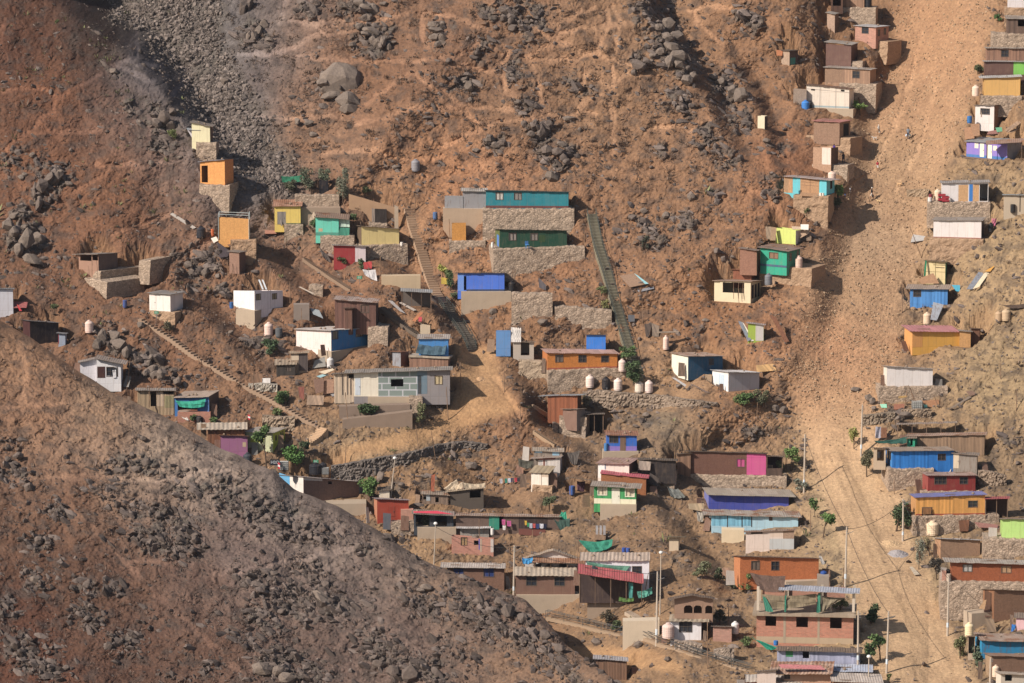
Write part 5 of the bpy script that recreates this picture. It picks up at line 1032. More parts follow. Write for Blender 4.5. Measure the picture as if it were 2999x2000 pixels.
# ---- centre-left group
H('b1','brown plank house with patched tin roof and a box porch',(825,1178,1102,1132,1340),s=24,dep=4.2,rv=38,wall='wood:#75544a',side='wood:#54403a',roof='#b5a19a:.5',op=[(1050,1155,1115,1218,'k#6a5048')],ov=(.2,.3,.4,.2),pl=(1110,1282,1469,'s'),key='boxporch')
H('b1','narrow brown box porch built on the brown plank house',(910,975,1180,1180,1342),dep=1.2,rv=6,wall='wood:#6d4e42',side='wood:#584038',roof='#5a463e',gy='boxporch',dd=-1.2,name='porch',cat='porch',s=10)
H('b1','corner house with white end and deep blue front',(795,1128,1372,1350,1552),s=-305,dep=7.2,rv=20,wall='paint:#2a7ab6',side='paint:#e6d6d0',roof='#c4bdba:.1',op=[(806,1382,852,1448,'c#9a9080'),(1008,1370,1066,1440,'c#a89a84')],ov=(.4,.2,.3,.2),pl=(795,1152,1640,'c'),pls=-120,key='bluewhite')
TANK('b2','white tank with a blue lid under the blue fronted house',755,815,135,215,'#cfcac8',g=225)
SH('b2','grey sheet leaning left of the white tank with blue lid',[(650,165),(738,130),(748,215),(630,232)],'htin:#9a958e',g=235,lean=.8)
H('b1','sky blue hut with netting under a grey sheet roof',(1548,1800,1442,1445,1575),s=6,dep=3.2,rv=44,wall='paint:#3f86c8',roof='#aba29c:.15',gy=1650,key='skyblue')
SH('b2','dark shade net draped on the sky blue hut',[(1545,20),(1790,15),(1770,112),(1520,98)],'cloth:#4a6474',g='skyblue',lean=.5,off=-.6,wave=.25,name='net',cat='net')
H('b2','low reddish plank hut with a thick slab roof',(1468,1800,120,138,228),s=30,dep=3.4,rv=22,wall='wood:#94705c',roof='#bfb09c:0',thick=.25,rib=40,key='slabroof',ov=(.1,.2,.2,.1))
H('b2','upright tin shed left of the slab roofed plank hut',(1322,1392,82,88,212),s=70,dep=2.4,rv=4,wall='tin:#a5a6ad',side='tin:#a0644a',roof='#94614c:.8',gy='slabroof',dd=.4,name='shed',cat='shed')
H('b2','long house of white board, patched drywall and grey panel',(990,1815,262,240,472),s=6,dep=5,rv=34,wall='paint:#8c8688',roof='#96918c:.05',ov=(1.4,.4,.6,.2),
  op=[(990,262,1200,472,'p#eadcc8'),(1200,255,1535,472,'pdrywall:#7d8a86'),(1308,320,1415,385,'o'),(1535,245,1620,450,'p#6a8090'),(1540,290,1568,448,'d#35404a'),(1000,312,1046,460,'d#c9d2dc'),(1687,293,1750,365,'c#d9c49a')],pl=(1110,1500,560,'c'),key='drywall')  # greys at the right end paint a face lying in shadow
H('b2','pale plank lean-to joined to the white board house end',(820,992,278,270,462),dep=3,rv=12,wall='wood:#cbb59c',roof='#6d655f',gy='drywall',dd=.1,op=[(942,270,988,315,'o'),(890,280,898,460,'b#4a4240'),(930,280,938,460,'b#4a4240'),(960,315,966,460,'b#4a4240')])
WALL('b2','upper concrete garden wall below the drywall house',(862,1472,558,545,655),'conc',mat='conc:#8a7668')
WALL('b2','lower slanting concrete garden wall below the drywall house',(890,1492,672,602,735),'conc',mat='conc:#8d7868')
WALL('b2','round stone buttress at the corner of the drywall terrace',(1465,1580,482,490,640),'stone',thick=2.5)
H('b2','crooked plank shed with tin roof in the left yard',(445,592,102,98,252),s=0,dep=2.6,rv=24,wall='wood:#a08a76',roof='#aa947c:.5',key='yardshed',op=[(452,115,515,160,'p#d0bca4'),(515,102,592,252,'pwood:#5c5250')])
H('b2','half open chicken shed with fluted roof in the left yard',(322,482,200,196,292),dep=2.6,rv=55,wall='slat:#4a4440',roof='#a69480:.3',rib=.5,op=[(405,205,445,255,'k#6d6058')])
SH('b2','brown picket fence at the top of the left steps',[(98,285),(205,275),(205,358),(105,360)],'slat:#8a6a52',g=365,lean=.1,name='fence',cat='fence')
SH('b2','white tub box beside the brown picket fence',[(200,318),(270,316),(270,360),(200,362)],'#d6d0cc',g=366,lean=.1,th=.5,name='box',cat='box')
for i,(p,c,lab) in enumerate([([(640,325),(730,318),(728,430),(660,450)],'osb:#7d5f50','dark brown board in the scrap pile of the drywall house'),([(730,325),(815,325),(815,440),(725,455)],'osb:#957460','brown board right in the scrap pile of the drywall house'),([(685,262),(805,232),(820,245),(740,280)],'#d8c4a6','cream panel lying on top of the scrap pile'),([(665,300),(720,282),(775,285),(700,312)],'#8fb4bc','pale blue sheet under the cream panel'),([(780,440),(838,418),(868,455),(800,475)],'htin:#8f8f94','grey tin sheet at the foot of the scrap pile')]):
    SH('b2',lab,p,c,g=470,lean=.5 if i != 2 else 1.5,off=-.5+.1*i)
SH('b2','low pale board fence below the scrap pile',[(585,462),(732,465),(725,548),(582,545)],'wood:#b0947c',g=552,lean=.1,name='fence',cat='fence')
SH('b2','tall rust red gate plank left of the pale board fence',[(508,392),(560,388),(560,505),(520,480)],'wood:#94584a',g=552,lean=.1,off=.2,name='gate',cat='gate')
H('b2','lime yellow house with white stained front and narrow side windows',(55,292,775,782,905),s=105,dep=5,rv=48,wall='paint:#c6c9a2',side='paint:#b8c42c',roof='#bab0a6:.1',op=[(100,830,215,872,'p#c9d03a'),(55,770,292,784,'b#d5d83a')],sop=[(.2,.3,.35,.72,'g'),(.62,.7,.4,.78,'g'),(.78,.86,.42,.8,'g')],ov=(.2,.3,.4,.2),gy=960,key='limeyellow')
H('a2','purple rendered wall house under a brown timber storey',(1900,2130,805,815,950),dep=3.5,wall='paint:#a4698f',roof='#6a4c40',gy=1010,rv=6,op=[(2088,868,2118,908,'p#c9b08c')],key='purplewall')
H('a2','brown timber storey with a broad ribbed pale roof',(1790,2105,755,755,808),dep=4,rv=62,wall='wood:#84583e',roof='#cbbba8:.05',rib=.62,ov=(1.6,.4,.5,.2),gy='purplewall',dd=.5,key='ribbed')
H('a2','dark blue porch house with a green tarp hung in front',(1505,1800,474,470,610),s=85,dep=4,rv=58,wall='paint:#2f6aa8',side='paint:#4a3a38',roof='#b8a394:.3',ov=(.1,.1,.5,.2),op=[(1800,480,1825,600,'o'),(1530,540,1700,605,'o')],gy=690,key='tarphouse')
SH('a2','aqua green tarp slung across the front of the blue porch',[(1508,508),(1772,494),(1755,560),(1545,560)],'cloth:#2fae92',g='tarphouse',lean=.1,off=-.5,wave=.3,name='tarp',cat='tarp')
WALL('a2','low red brick wall below the green tarp',(1530,1812,608,606,690),'conc',mat='brick:#a86c58',s=30,thick=2,gy=695)
TANK('a2','black tank behind the low red brick wall',1685,1745,640,690,'#2a2c33',g=700)
SH('a2','white plastic bag heap under the green tarp',[(1535,625),(1600,622),(1625,680),(1580,665)],'cloth:#d6ccc4',g=690,lean=.3,off=-.3,wave=.1,name='bag',cat='bag')
H('a2','weathered wood shack with flat tin roof',(1185,1500,418,425,575),dep=3,rv=24,wall='wood:#b39a7a',roof='#9a928c:.1',op=[(1295,430,1345,560,'o'),(1405,420,1498,455,'o'),(1350,440,1410,560,'pwood:#cdb498'),(1415,470,1498,600,'pwood:#98906a')],gy=640,key='woodshack',ov=(.3,.2,.4,.2))
POLE('a2','round post standing before the weathered wood shack',1285,520,1285,380,'wood',g='woodshack',off=-.5)
H('a2','white house with dark door and crooked gabled roof',(835,1042,140,185,360),s=18,dep=4.5,rv=36,wall='paint:#eae4ea',roof='#a2948c:.2',op=[(840,212,906,310,'d#4c2f2e'),(922,220,1012,296,'g')],ov=(.2,.8,.5,.2),gy=420,key='whitegable')
H('a2','low white wing left of the white house with dark door',(690,832,178,148,275),dep=3.6,rv=18,wall='paint:#e2dee6',roof='#9d938e:.1',ov=(.3,.1,.4,.2),gy='whitegable',dd=.5)
SH('a2','white cloth hanging in the window of the white house',[(965,222),(998,222),(1000,310),(975,315)],'cloth:#e6e2e6',g='whitegable',lean=0,off=-.25,name='cloth',cat='cloth')
H('b2','long brown house with white and sky blue end wall',(556,1034,1165,1205,1390),s=-215,dep=7,rv=10,wall='osb:#85675a',side='paint:#eadcd2',roof='#a59a98:.15',op=[(767,1205,802,1233,'o'),(560,1160,718,1195,'p#d8cfc8')],sop=[(.55,.98,.0,.98,'p#5aa6d4')],ov=(.2,.2,.3,.2),pl=(740,1095,1500,'c'),pls=0,key='longbrown')
H('b2','brick red house with thin grey roof',(1190,1460,1352,1366,1530),s=-28,dep=3.8,rv=14,wall='paint:#b0452f',side='paint:#c08060',roof='#96868a:.2',op=[(1280,1418,1340,1510,'d#a8422e')],key='redhouse',gy=1570)
SH('b3','dark grey double metal gate beside the brick red house',[(1240,5),(1308,12),(1305,152),(1240,148)],'#585a62',g=160,lean=.05,name='gate',cat='gate')
WALL('b3','short red brick wall stub right of the brick red house',(1392,1500,-25,-25,75),'conc',mat='brick:#bd8470',gy=90,thick=1.2)
WALL('b3','rubble stone wall under the brick stub',(1310,1540,82,78,180),'stone',gy=182)
H('b3','open fronted dark house under a red edged awning',(1505,1845,5,25,125),dep=3.6,rv=42,wall='paint:#3a4450',roof='#a3938a:.2',op=[(1520,20,1640,122,'o'),(1690,28,1790,122,'o')],ov=(.3,.2,.9,.2),pl=(1535,1868,215,'c'),key='redawning')
SH('b3','crimson fascia strip along the awning',[(1500,-8),(1700,-12),(1848,18),(1505,5)],'#c8324e',g='redawning',lean=.3,off=-1.1,name='awning',cat='awning')
H('b3','white roofed hut above the raw brick house',(1905,2150,128,128,190),dep=3,rv=68,wall='tin:#a8a098',roof='#c9c6c8:.1',ov=(.6,.3,.6,.2),gy=200,key='whiteroof')
H('b3','raw brick house with concrete columns and a blue pole',(1830,2190,200,230,345),s=8,dep=3.5,wall='brick:#b87a68',noroof=True,op=[(1912,205,1962,282,'k#a8865c'),(2022,242,2062,282,'o'),(2075,225,2090,345,'bconc:#b8a08c'),(2165,215,2190,345,'bconc:#c6bab2'),(1970,205,2050,222,'o'),(2064,225,2070,322,'b#2a55d0')],key='rawbrick',gy=365)
TANK('b3','white satellite dish shaped tank on the raw brick house',2165,2195,140,190,'#d5d0cc',kind='barrel',g='rawbrick',off=.5)
H('c3','long tin roofed house with green end and laundry in front',(-190,700,25,40,150),s=0,dep=4,rv=14,wall='osb:#6d584e',roof='#b09a8c:.5',op=[(95,20,182,152,'p#2a8a74'),(182,25,215,140,'o'),(350,45,600,140,'pwood:#4a3c38')],key='laundryhouse',gy=160)
for i,(x,y,w,h,c) in enumerate([(205,60,30,48,'#d8609c'),(250,72,36,48,'#c85a98'),(400,70,20,40,'#e0b430'),(420,88,22,36,'#3a9a6a'),(440,92,28,45,'#b8c0d0'),(470,95,24,40,'#cf5a5a'),(498,98,30,42,'#3a4a80'),(530,96,34,42,'#d6d6e2'),(566,98,24,42,'#29304c'),(210,112,28,40,'#e6dcd8')]):
    SH('c3',['pink patterned trousers at the left end of the washing line','pink shorts second on the washing line','yellow shirt on the washing line','green cloth on the washing line','pale grey shirt on the washing line','coral red shirt on the washing line','navy trousers on the washing line','white shirt on the washing line','dark jacket at the right end of the washing line','white sack hanging below the pink trousers'][i],[(x,y),(x+w,y+2),(x+w-2,y+h),(x+2,y+h-2)],'cloth:'+c,g='laundryhouse',lean=0,off=-.6,wave=.06,name='garment',cat='garment',group='laundry on the line')
SH('c3','rusty corrugated fence below the washing line',[(350,142),(580,150),(578,212),(352,192)],'htin:#7d4a40',g='laundryhouse',lean=0,off=-.7,name='fence',cat='fence')
SH('c3','dark green shade net hanging right of the washing line',[(650,55),(790,50),(785,190),(720,185)],'cloth:#3f5a52',g='laundryhouse',lean=.3,off=-.5,wave=.3,name='net',cat='net')
SH('c3','bright green net peak above the dark shade net',[(720,-5),(758,-8),(765,60),(695,50)],'cloth:#2f9a7a',g='laundryhouse',lean=.4,off=.2,wave=.2,name='net',cat='net')
H('b3','brown house with blue shuttered windows behind the near ridge',(1790,2282,468,476,640),s=4,dep=4,rv=46,wall='osb:#80604f',roof='#cbbfb6:.25',op=[(1850,482,1930,552,'k#2c4078'),(2108,480,2192,552,'k#2c4078')],ov=(.9,.2,.5,.2),gy=660,key='blueshutter')
H('c3','brown block house with broad pale ribbed roof',(325,833,536,540,705),dep=4.2,rv=80,wall='paint:#7d5d4f',roof='#c9b7a2:.0',rib=.6,ov=(.2,.3,.5,.2),op=[(418,556,500,626,'g'),(660,558,742,628,'g')],pl=(330,905,800,'c'),key='blockhouse')
H('c3','white gabled house with rust streaked porch roof',(395,925,400,428,540),dep=4.5,rv=20,wall='paint:#cfc4bc',roof='#b7a28e:.15',gable=(.48,322),ov=(.3,.3,.5,.2),op=[(500,440,545,530,'o'),(590,440,640,530,'o'),(700,440,770,530,'o')],gy=560,key='gabled')
LEAN('c3','rust streaked porch roof in front of the white gabled house',(478,915,425,438,540),rv=40,dep=2.2,roof='#b08468:.65',posts=4,g='gabled',off=-2.3)
SH('c3','bright blue tarp bundle at the left end of the porch',[(378,388),(472,385),(470,430),(382,440)],'cloth:#3a90c8',g='gabled',lean=.4,off=-2.4,wave=.3,name='tarp',cat='tarp')
H('c3','white two-storey house with pale ribbed roof and green net',(925,1472,415,412,605),s=4,dep=5,rv=76,wall='paint:#e0dce4',roof='#cbb5a4:.0',rib=.5,ov=(.8,.1,.3,.2),op=[(1330,466,1405,530,'g')],gy=790,key='twowhite')
SH('c3','sea green net hung on the white two-storey house',[(935,422),(1312,462),(1255,528),(940,455)],'cloth:#5f8f7c',g='twowhite',lean=.1,off=-.4,wave=.25,name='net',cat='net')
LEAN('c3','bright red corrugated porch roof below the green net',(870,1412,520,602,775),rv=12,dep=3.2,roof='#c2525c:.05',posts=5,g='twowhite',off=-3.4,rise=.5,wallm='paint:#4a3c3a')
TANK('c3','black tank on the bright red porch roof',958,1034,466,545,'#3a3c42',g='twowhite',off=-1.6)
SH('c3','turquoise net skirt under the red porch roof',[(1295,600),(1335,605),(1332,740),(1300,740)],'cloth:#4a9a94',g='twowhite',lean=0,off=-3.5,wave=.1,name='net',cat='net')
SH('c3','pale green net hanging right of the red porch',[(1365,680),(1495,645),(1500,700),(1380,740)],'cloth:#57a392',g='twowhite',lean=.2,off=-3.2,wave=.25,name='net',cat='net')
SH('c3','row of green potted plants under the red porch',[(1215,728),(1340,735),(1340,765),(1210,765)],'cloth:#5a7a3c',g='twowhite',lean=.1,off=-3.6,wave=.2,th=.2,name='planter',cat='plants')
WALL('c3','concrete block base under the red porch',(940,1345,700,765,800),'conc',mat='conc:#a08a76',gy=812)
H('c3','brown house with three scalloped arches under dark roof',(1690,2020,742,740,870),dep=4.5,rv=20,wall='paint:#9a7a66',roof='#6a5a50:.1',gable=(.45,712),ov=(.9,.3,.6,.2),op=[(1772,800,1846,868,'o'),(1856,800,1926,868,'o'),(1955,800,2016,868,'o')],gy=1090,dd=1.0,key='arches')
_r=HOUSE['arches']['root'];_W=HOUSE['arches']['W']
for x0,x1 in ((1772,1846),(1856,1926),(1955,2016)):
    u0,u1=(x0-1690)/330*_W,(x1-1690)/330*_W; z=(870-800)/ZK/ppm(HOUSE['arches']['d']); m=MB(); c=(u0+u1)/2; rad=(u1-u0)/2
    pts=[(c+rad*1.04*math.cos(a),-.03,z-rad*.85+rad*math.sin(a)) for a in np.linspace(0,math.pi,13)]
    for a,b in zip(pts,pts[1:]): m.quad(a,b,(b[0],-.03,z+.05),(a[0],-.03,z+.05))
    m.obj('arch_trim',wall_mat('paint:#a5826c'),_r)
H('c3','small white house with dark barred window and ribbed roof',(1655,1920,932,935,1100),s=6,dep=4,rv=64,wall='paint:#e6e0e2',roof='#b7a892:.0',rib=.62,ov=(.2,1.0,.5,.2),op=[(1735,930,1838,1028,'g')],key='barred')
TANK('c3','large pinkish tank left of the small white house',1585,1690,952,1075,'#d9bdb2',g='barred',off=-.9)
H('c3','low brick stub house right of the small white house',(2022,2182,982,985,1112),s=4,dep=2.5,rv=8,wall='brick:#b08070',roof='#7a6c66',key='brickstub')
TANK('c3','white tank behind the low brick stub house',2180,2248,938,1035,'#d5d2d0',g='brickstub',off=1.2)
H('c3','brown plank hut with bluish tin roof behind the lower ridge',(1015,1280,1258,1276,1440),dep=3.6,rv=38,wall='wood:#84644f',roof='#b5b3b8:.2',ov=(.4,.2,.3,.2),key='lowerhut')
WALL('c3','broad cream concrete wall above the handrail path',(1245,1560,935,925,1090),'conc',mat='conc:#c9b59c',thick=2)
# ---- c2
H('c2','long orange house with three windows and pinkish roof',(598,1200,96,100,240),s=-45,dep=4,rv=40,wall='osb:#c87a2c',side='osb:#b87038',roof='#c29a90:.1',op=[(668,116,730,176,'k#776a62'),(867,118,930,180,'g'),(1063,124,1125,182,'g'),(598,228,1200,240,'b#a85a44')],pl=(600,1297,372,'s'),key='longorange')
H('c1','small bright blue hut behind the long orange house',(932,1098,1412,1412,1530),dep=2.6,rv=4,wall='paint:#2f80e0',roof='#5a4a48',gy='longorange',dd=5.0,name='hut',cat='hut')
H('c1','pale blue board hut with white planks at the stair foot',(155,280,1376,1378,1528),dep=2.6,wall='paint:#5f92cc',noroof=True,key='boards',gy=1600)
for i,(x,w) in enumerate(((284,38),(322,14),(338,14),(354,16))): SH('c1',['widest white plank standing beside the pale blue hut','second white plank beside the pale blue hut','third white plank beside the pale blue hut','rightmost white plank beside the pale blue hut'][i],[(x,1345+i*5),(x+w,1350),(x+w,1475),(x,1475)],'wood:#ddd6d0',g='boards',lean=.3,off=-.3,name='plank',cat='plank',group='white planks by the blue hut')
H('c2','grey slab shed with a dark doorway',(302,480,0,5,122),s=0,dep=2.8,rv=6,wall='conc:#b8ab9e',roof='#9a8a7a',gy=165,op=[(368,8,442,120,'o')],key='greyslab')
WALL('c2','rough concrete bank wall left of the long orange house',(350,590,160,175,290),'earth',mat='earth:#a8927a')
for x0,x1,y0,y1,c,l in ((927,999,286,388,'#ecd0c4','leftmost pale pink tank of the row on the track'),(1066,1138,303,403,'#20222a','black tank in the row of pale tanks on the track'),(1168,1242,314,412,'#ecd2c6','pale pink tank right of the black tank on the track'),(1350,1425,344,428,'#e0d0be','beige tank second from the right in the row'),(1437,1506,332,432,'#eccfc4','rightmost pale pink tank of the row on the track')):
    TANK('c2',l,x0,x1,y0,y1,c,g=y1+8,group='tanks in a row on the track')
TANK('c2','pale tank at the right end of the long orange house',1209,1272,148,248,'#e8cabc',g='longorange',off=.3)
H('c2','corner house with cream end and dark blue front',(1808,2105,125,120,265),s=-143,dep=5,rv=34,wall='paint:#24587a',side='paint:#f2e2cf',roof='#a88f82:.5',op=[(1988,150,2027,208,'k#4a4a52')],ov=(.3,.2,.4,.2),gy=290,key='cornerblue')
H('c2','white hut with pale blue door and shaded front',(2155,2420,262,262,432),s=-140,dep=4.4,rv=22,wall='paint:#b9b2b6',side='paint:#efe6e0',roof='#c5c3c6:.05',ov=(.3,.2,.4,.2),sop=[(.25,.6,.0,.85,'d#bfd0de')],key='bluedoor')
SH('c2','tan board wing at the left of the white hut',[(1955,282),(2012,285),(2010,425),(1955,425)],'osb:#a88c70',g='bluedoor',lean=.1,off=3.2)
SH('c2','curled tin sheet lying below the corner house',[(1665,308),(1700,315),(1810,385),(1790,394)],'htin:#b5b2b4',g=398,lean=1.2)
SH('c2','rusty sheet lying right of the curled tin sheet',[(1815,355),(1870,378),(2000,445),(1960,440)],'tin:#7d6a60',g=448,lean=1.2)
H('c2','reddish plank house with slanting blue grey roof',(600,855,466,460,640),s=36,dep=3.6,rv=12,wall='wood:#94583a',side='wood:#5c3a2c',roof='#a3a9b0:0',ov=(1.4,.9,.3,.2),pl=(700,935,800,'s'),key='slantroof')
H('c2','small brown tin box below the reddish plank house',(730,850,580,582,700),s=70,dep=2.2,rv=6,wall='htin:#8a6858',roof='#9a8a80',side='conc:#8a7c74',gy='slantroof',dd=-1.4,name='shed',cat='shed')
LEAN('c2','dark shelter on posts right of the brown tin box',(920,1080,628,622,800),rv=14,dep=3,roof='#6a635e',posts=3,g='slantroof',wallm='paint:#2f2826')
H('c2','blue and purple hut with rusty roof and brown door',(1110,1366,802,805,940),s=-10,dep=3.4,rv=46,wall='paint:#2a6ac8',side='paint:#3a6ab8',roof='#a8786a:.75',op=[(1110,900,1366,940,'b#8a74c4'),(1133,810,1202,868,'g'),(1222,814,1272,940,'d#7a6050'),(1235,820,1258,835,'p#d8d4cc')],pl=(1075,1382,1005,'c'),key='bluepurple')
TANK('c2','blue drum at the left corner of the blue and purple hut',1084,1118,878,940,'#3f78b0',kind='barrel',g='bluepurple',off=-.2)
H('c2','patched white board shack with two tin roofs',(520,705,1002,995,1140),s=20,dep=3.4,rv=18,wall='wood:#cfc6c0',roof='#b8a498:.3',op=[(520,1002,665,1015,'b#8a4038'),(560,1010,575,1100,'b#8a5a50')],ov=(1.2,.2,.4,.3),key='patched')
H('c2','upper shack with pale blue boards behind the patched shack',(480,725,940,948,1010),dep=2.6,rv=22,wall='wood:#8f8378',roof='#b0a292:.2',op=[(490,918,552,958,'p#9fc4d8'),(640,950,700,980,'p#8fb8d0')],gy='patched',dd=3.2)
SH('c2','dark olive shade net left of the patched shack',[(345,1005),(480,1025),(465,1090),(350,1070)],'cloth:#57544a',g='patched',lean=.4,off=-.3,wave=.25,name='net',cat='net')
SH('c2','rust brown plank screen below the dark olive net',[(330,1060),(395,1075),(385,1165),(325,1150)],'wood:#94705e',g=1170,lean=.2,off=-.2,name='fence',cat='fence')
H('c2','little white board hut with shingled tan roof',(457,605,1122,1128,1237),s=46,dep=2.8,rv=66,wall='paint:#eddccd',side='wood:#8a7462',roof='#b5a283:.1',rib=.7,op=[(545,1130,605,1165,'p#cbb59f'),(543,1125,547,1237,'b#8a7464')],pl=(470,640,1300,'e'),key='shingled')
SH('c2','dark fabric sheet hanging on the bank right of the patched shack',[(765,955),(878,935),(850,1055),(800,1050)],'cloth:#5c544f',g=1060,lean=.8,wave=.2,name='tarp',cat='tarp')
H('c2','white house with pinkish ribbed roof behind the red edged roof',(1032,1300,1045,1048,1190),s=70,dep=4,rv=52,wall='paint:#dccfc4',side='paint:#6a5248',roof='#b08c84:.1',rib=.6,ov=(.3,.3,.4,.2),op=[(1032,1045,1095,1190,'p#e8e2de'),(1090,1045,1098,1105,'b#4a6a8a')],gy=1310,dd=2.2,key='pinkribs')
H('c2','brown rendered house with bright rose red roof edge',(1058,1445,1128,1165,1320),s=8,dep=3,rv=26,wall='osb:#a0643c',side='osb:#80503a',roof='#cf5a72:0',thick=.16,ov=(.1,.4,.2,.1),gy=1405,dd=3.2,key='rose')
H('c2','green and cream house with white framed windows and door',(998,1360,1238,1258,1400),s=12,dep=3.2,rv=46,wall='slat:#3f9f5e',side='slat:#5a6a3c',roof='#a69a90:.15',op=[(998,1355,1360,1400,'b#f0e2c2'),(1033,1252,1106,1322,'c#e6d8bc'),(1270,1268,1342,1332,'c#e6d8bc'),(1150,1262,1220,1400,'d#efe4cf')],ov=(.5,.7,.6,.2),pl=(1050,1362,1490,'c'),key='greencream')
for (x0,y0,x1,y1) in ((1028,1246,1112,1328),(1264,1261,1348,1338)):
    m=MB(); _W=HOUSE['greencream']['W']; sc=_W/362.0; z=lambda y:(1400-y)*sc
    for a,b,c_,d_ in ((x0,y0,x1,y0+7),(x0,y1-7,x1,y1),(x0,y0+7,x0+7,y1-7),(x1-7,y0+7,x1,y1-7)): m.box(((a-998)*sc,-.05,z(d_)),((c_-998)*sc,-.03,z(b)))
    m.obj('window_trim',wall_mat('paint:#f2e6cc'),HOUSE['greencream']['root'])
H('c2','long dark tarred shed behind the white ribbed house',(1390,1700,1015,1022,1150),dep=3.5,rv=20,wall='paint:#3a3434',roof='#57504c:.1',gy=1240,dd=1.0,key='tarred')
SH('c2','pale fence of tin sheets beside the dark tarred shed',[(1385,1025),(1490,1035),(1480,1110),(1380,1105)],'wood:#a8988a',g='tarred',lean=.1,off=-.7,name='fence',cat='fence')
WALL('c2','stone terrace wall between tarred shed and magenta house',(1548,1690,1125,1125,1235),'stone',s=30,thick=2.5)
POLE('c2','forked wooden post of the washing shelter',833,1325,833,1175,'wood',g=1330)
LEAN('c2','flimsy stick roofed washing shelter left of the green house',(790,985,1170,1195,1320),rv=6,dep=2.6,roof='#7d6a58:.2',posts=2,g=1330)
TANK('c2','blue drum under the stick roofed shelter',785,832,1245,1315,'#3a5fa8',kind='barrel',g=1325)
SH('c2','dark clothes hanging in the washing shelter',[(850,1200),(925,1200),(915,1290),(855,1285)],'cloth:#5a3a48',g=1330,lean=.1,off=.8,wave=.15,name='garment',cat='clothes')
for i,(x,c,l) in enumerate(((185,'#c8c4cc','white shirt at the left of the hillside washing line'),(228,'#2f8a7a','teal shirt on the hillside washing line'),(255,'#cfd3e4','pale shirt on the hillside washing line'),(282,'#3a4468','navy cloth on the hillside washing line'),(312,'#c03a48','red cloth on the hillside washing line'),(335,'#3c3a44','dark cloth at the right of the hillside washing line'))):
    SH('c2',l,[(x,1180-i*2),(x+24,1178-i*2),(x+26,1218-i*3),(x+4,1220-i*3)],'cloth:'+c,g=1260,lean=0,off=.2,wave=.06,name='garment',cat='garment',group='hillside laundry')
# ---- b2 stall
H('b2','dark concrete stall with ragged tarp roof',(1815,2105,1290,1258,1400),dep=4,rv=26,wall='conc:#5a5048',roof='#b8a48a:.1',op=[(1985,1280,2080,1345,'o')],ov=(.6,.3,.3,.2),gy=1420,key='stall')
SH('b2','cream canvas peak on the ragged tarp roof',[(1870,1190),(1925,1215),(1925,1262),(1760,1262)],'cloth:#cdb596',g='stall',lean=2.0,off=.8,wave=.35,name='tarp',cat='tarp')
SH('b2','pale ragged tarp hanging over the right of the stall',[(1930,1215),(2120,1215),(2110,1255),(1930,1280)],'cloth:#bda88c',g='stall',lean=2.2,off=.2,wave=.3,name='tarp',cat='tarp')
H('b2','junk counter of boards left of the concrete stall',(1580,1800,1310,1322,1395),dep=2.5,rv=20,wall='wood:#8a7464',roof='#a59484:.4',op=[(1585,1335,1612,1360,'o'),(1612,1315,1645,1370,'p#a8b0b4'),(1690,1340,1718,1385,'o')],gy='stall',dd=-.3,key='counter')
SH('b2','rust orange plank standing behind the junk counter',[(1655,1150),(1688,1142),(1680,1290),(1650,1290)],'wood:#a0583c',g='counter',lean=.2,off=1.0,name='plank',cat='plank')
H('b2','small cream shack behind the brick red house',(1205,1295,1285,1278,1350),dep=2.4,rv=8,wall='paint:#e2d2ba',roof='#57504a',gy=1362)
# ---- left bits b1
WALL('b1','concrete yard wall with tan top beside the concrete stairway',(1225,1562,905,902,1010),'conc',mat='conc:#bfa686',gy=1015)
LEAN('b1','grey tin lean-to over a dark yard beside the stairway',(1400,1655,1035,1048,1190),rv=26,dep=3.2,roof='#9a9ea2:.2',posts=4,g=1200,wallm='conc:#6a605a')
SH('b1','white sheet draped under the red bench',[(1062,848),(1175,850),(1190,950),(1080,895)],'cloth:#c6c0c0',g=955,lean=.8,wave=.15,name='tarp',cat='tarp')
SH('b1','grey tin sheet sliding down the slope beside the plank house',[(1280,1115),(1320,1120),(1435,1230),(1385,1210)],'htin:#a39d9c',g=1235,lean=1.4)
SH('b1','second tin sheet lying above the sliding one',[(1375,1135),(1400,1130),(1530,1200),(1500,1205)],'htin:#b0a49a',g=1210,lean=1.4)
SH('b1','orange board standing in the junk beside the stairway',[(1560,1210),(1585,1222),(1515,1300),(1490,1290)],'osb:#b5744a',g=1330,lean=.4)
SH('b1','red plastic basin tipped on the junk beside the stairway',[(1545,1262),(1575,1258),(1572,1300),(1545,1298)],'#c0404c',g=1330,lean=.2,off=-.5,th=.3,name='basin',cat='basin')
H('b1','pale concrete cube at the foot of the junk',(1560,1645,1325,1340,1395),dep=1.2,wall='conc:#cdb89c',noroof=True,name='block',cat='concrete block')
SH('b1','dark torn netting along the slope left of the brick red hut',[(685,640),(760,720),(800,790),(720,740)],'cloth:#5c5450',g=800,lean=.8,wave=.25,name='net',cat='net')
SH('b1','corrugated pipe sheet right of the block wall',[(610,1180),(690,1200),(725,1272),(640,1235)],'htin:#9aa2a8',g=1280,lean=.8)
SH('b1','green garden netting among the trees above the yellow hut',[(365,45),(560,30),(565,85),(370,100)],'cloth:#2f7a5c',g=150,lean=.6,wave=.3,name='net',cat='net')
H('b1','black box cistern among the trees above the yellow hut',(690,768,82,82,165),dep=2,wall='paint:#23242c',noroof=True,name='cistern',cat='cistern')
WALL('b1','long low mud wall running down to the concrete stairway',(945,1365,200,325,345),'conc',mat='conc:#b08c6c',thick=.5,gy=350)
WALL('b1','narrow upright concrete slab beside the top of the stairway',(1338,1372,295,310,490),'conc',mat='conc:#b5a08a',thick=.4,gy=495)
TANK('b0','weathered grey tank alone on the upper slope',1482,1556,1368,1465,'#8d8a90',g=1468)
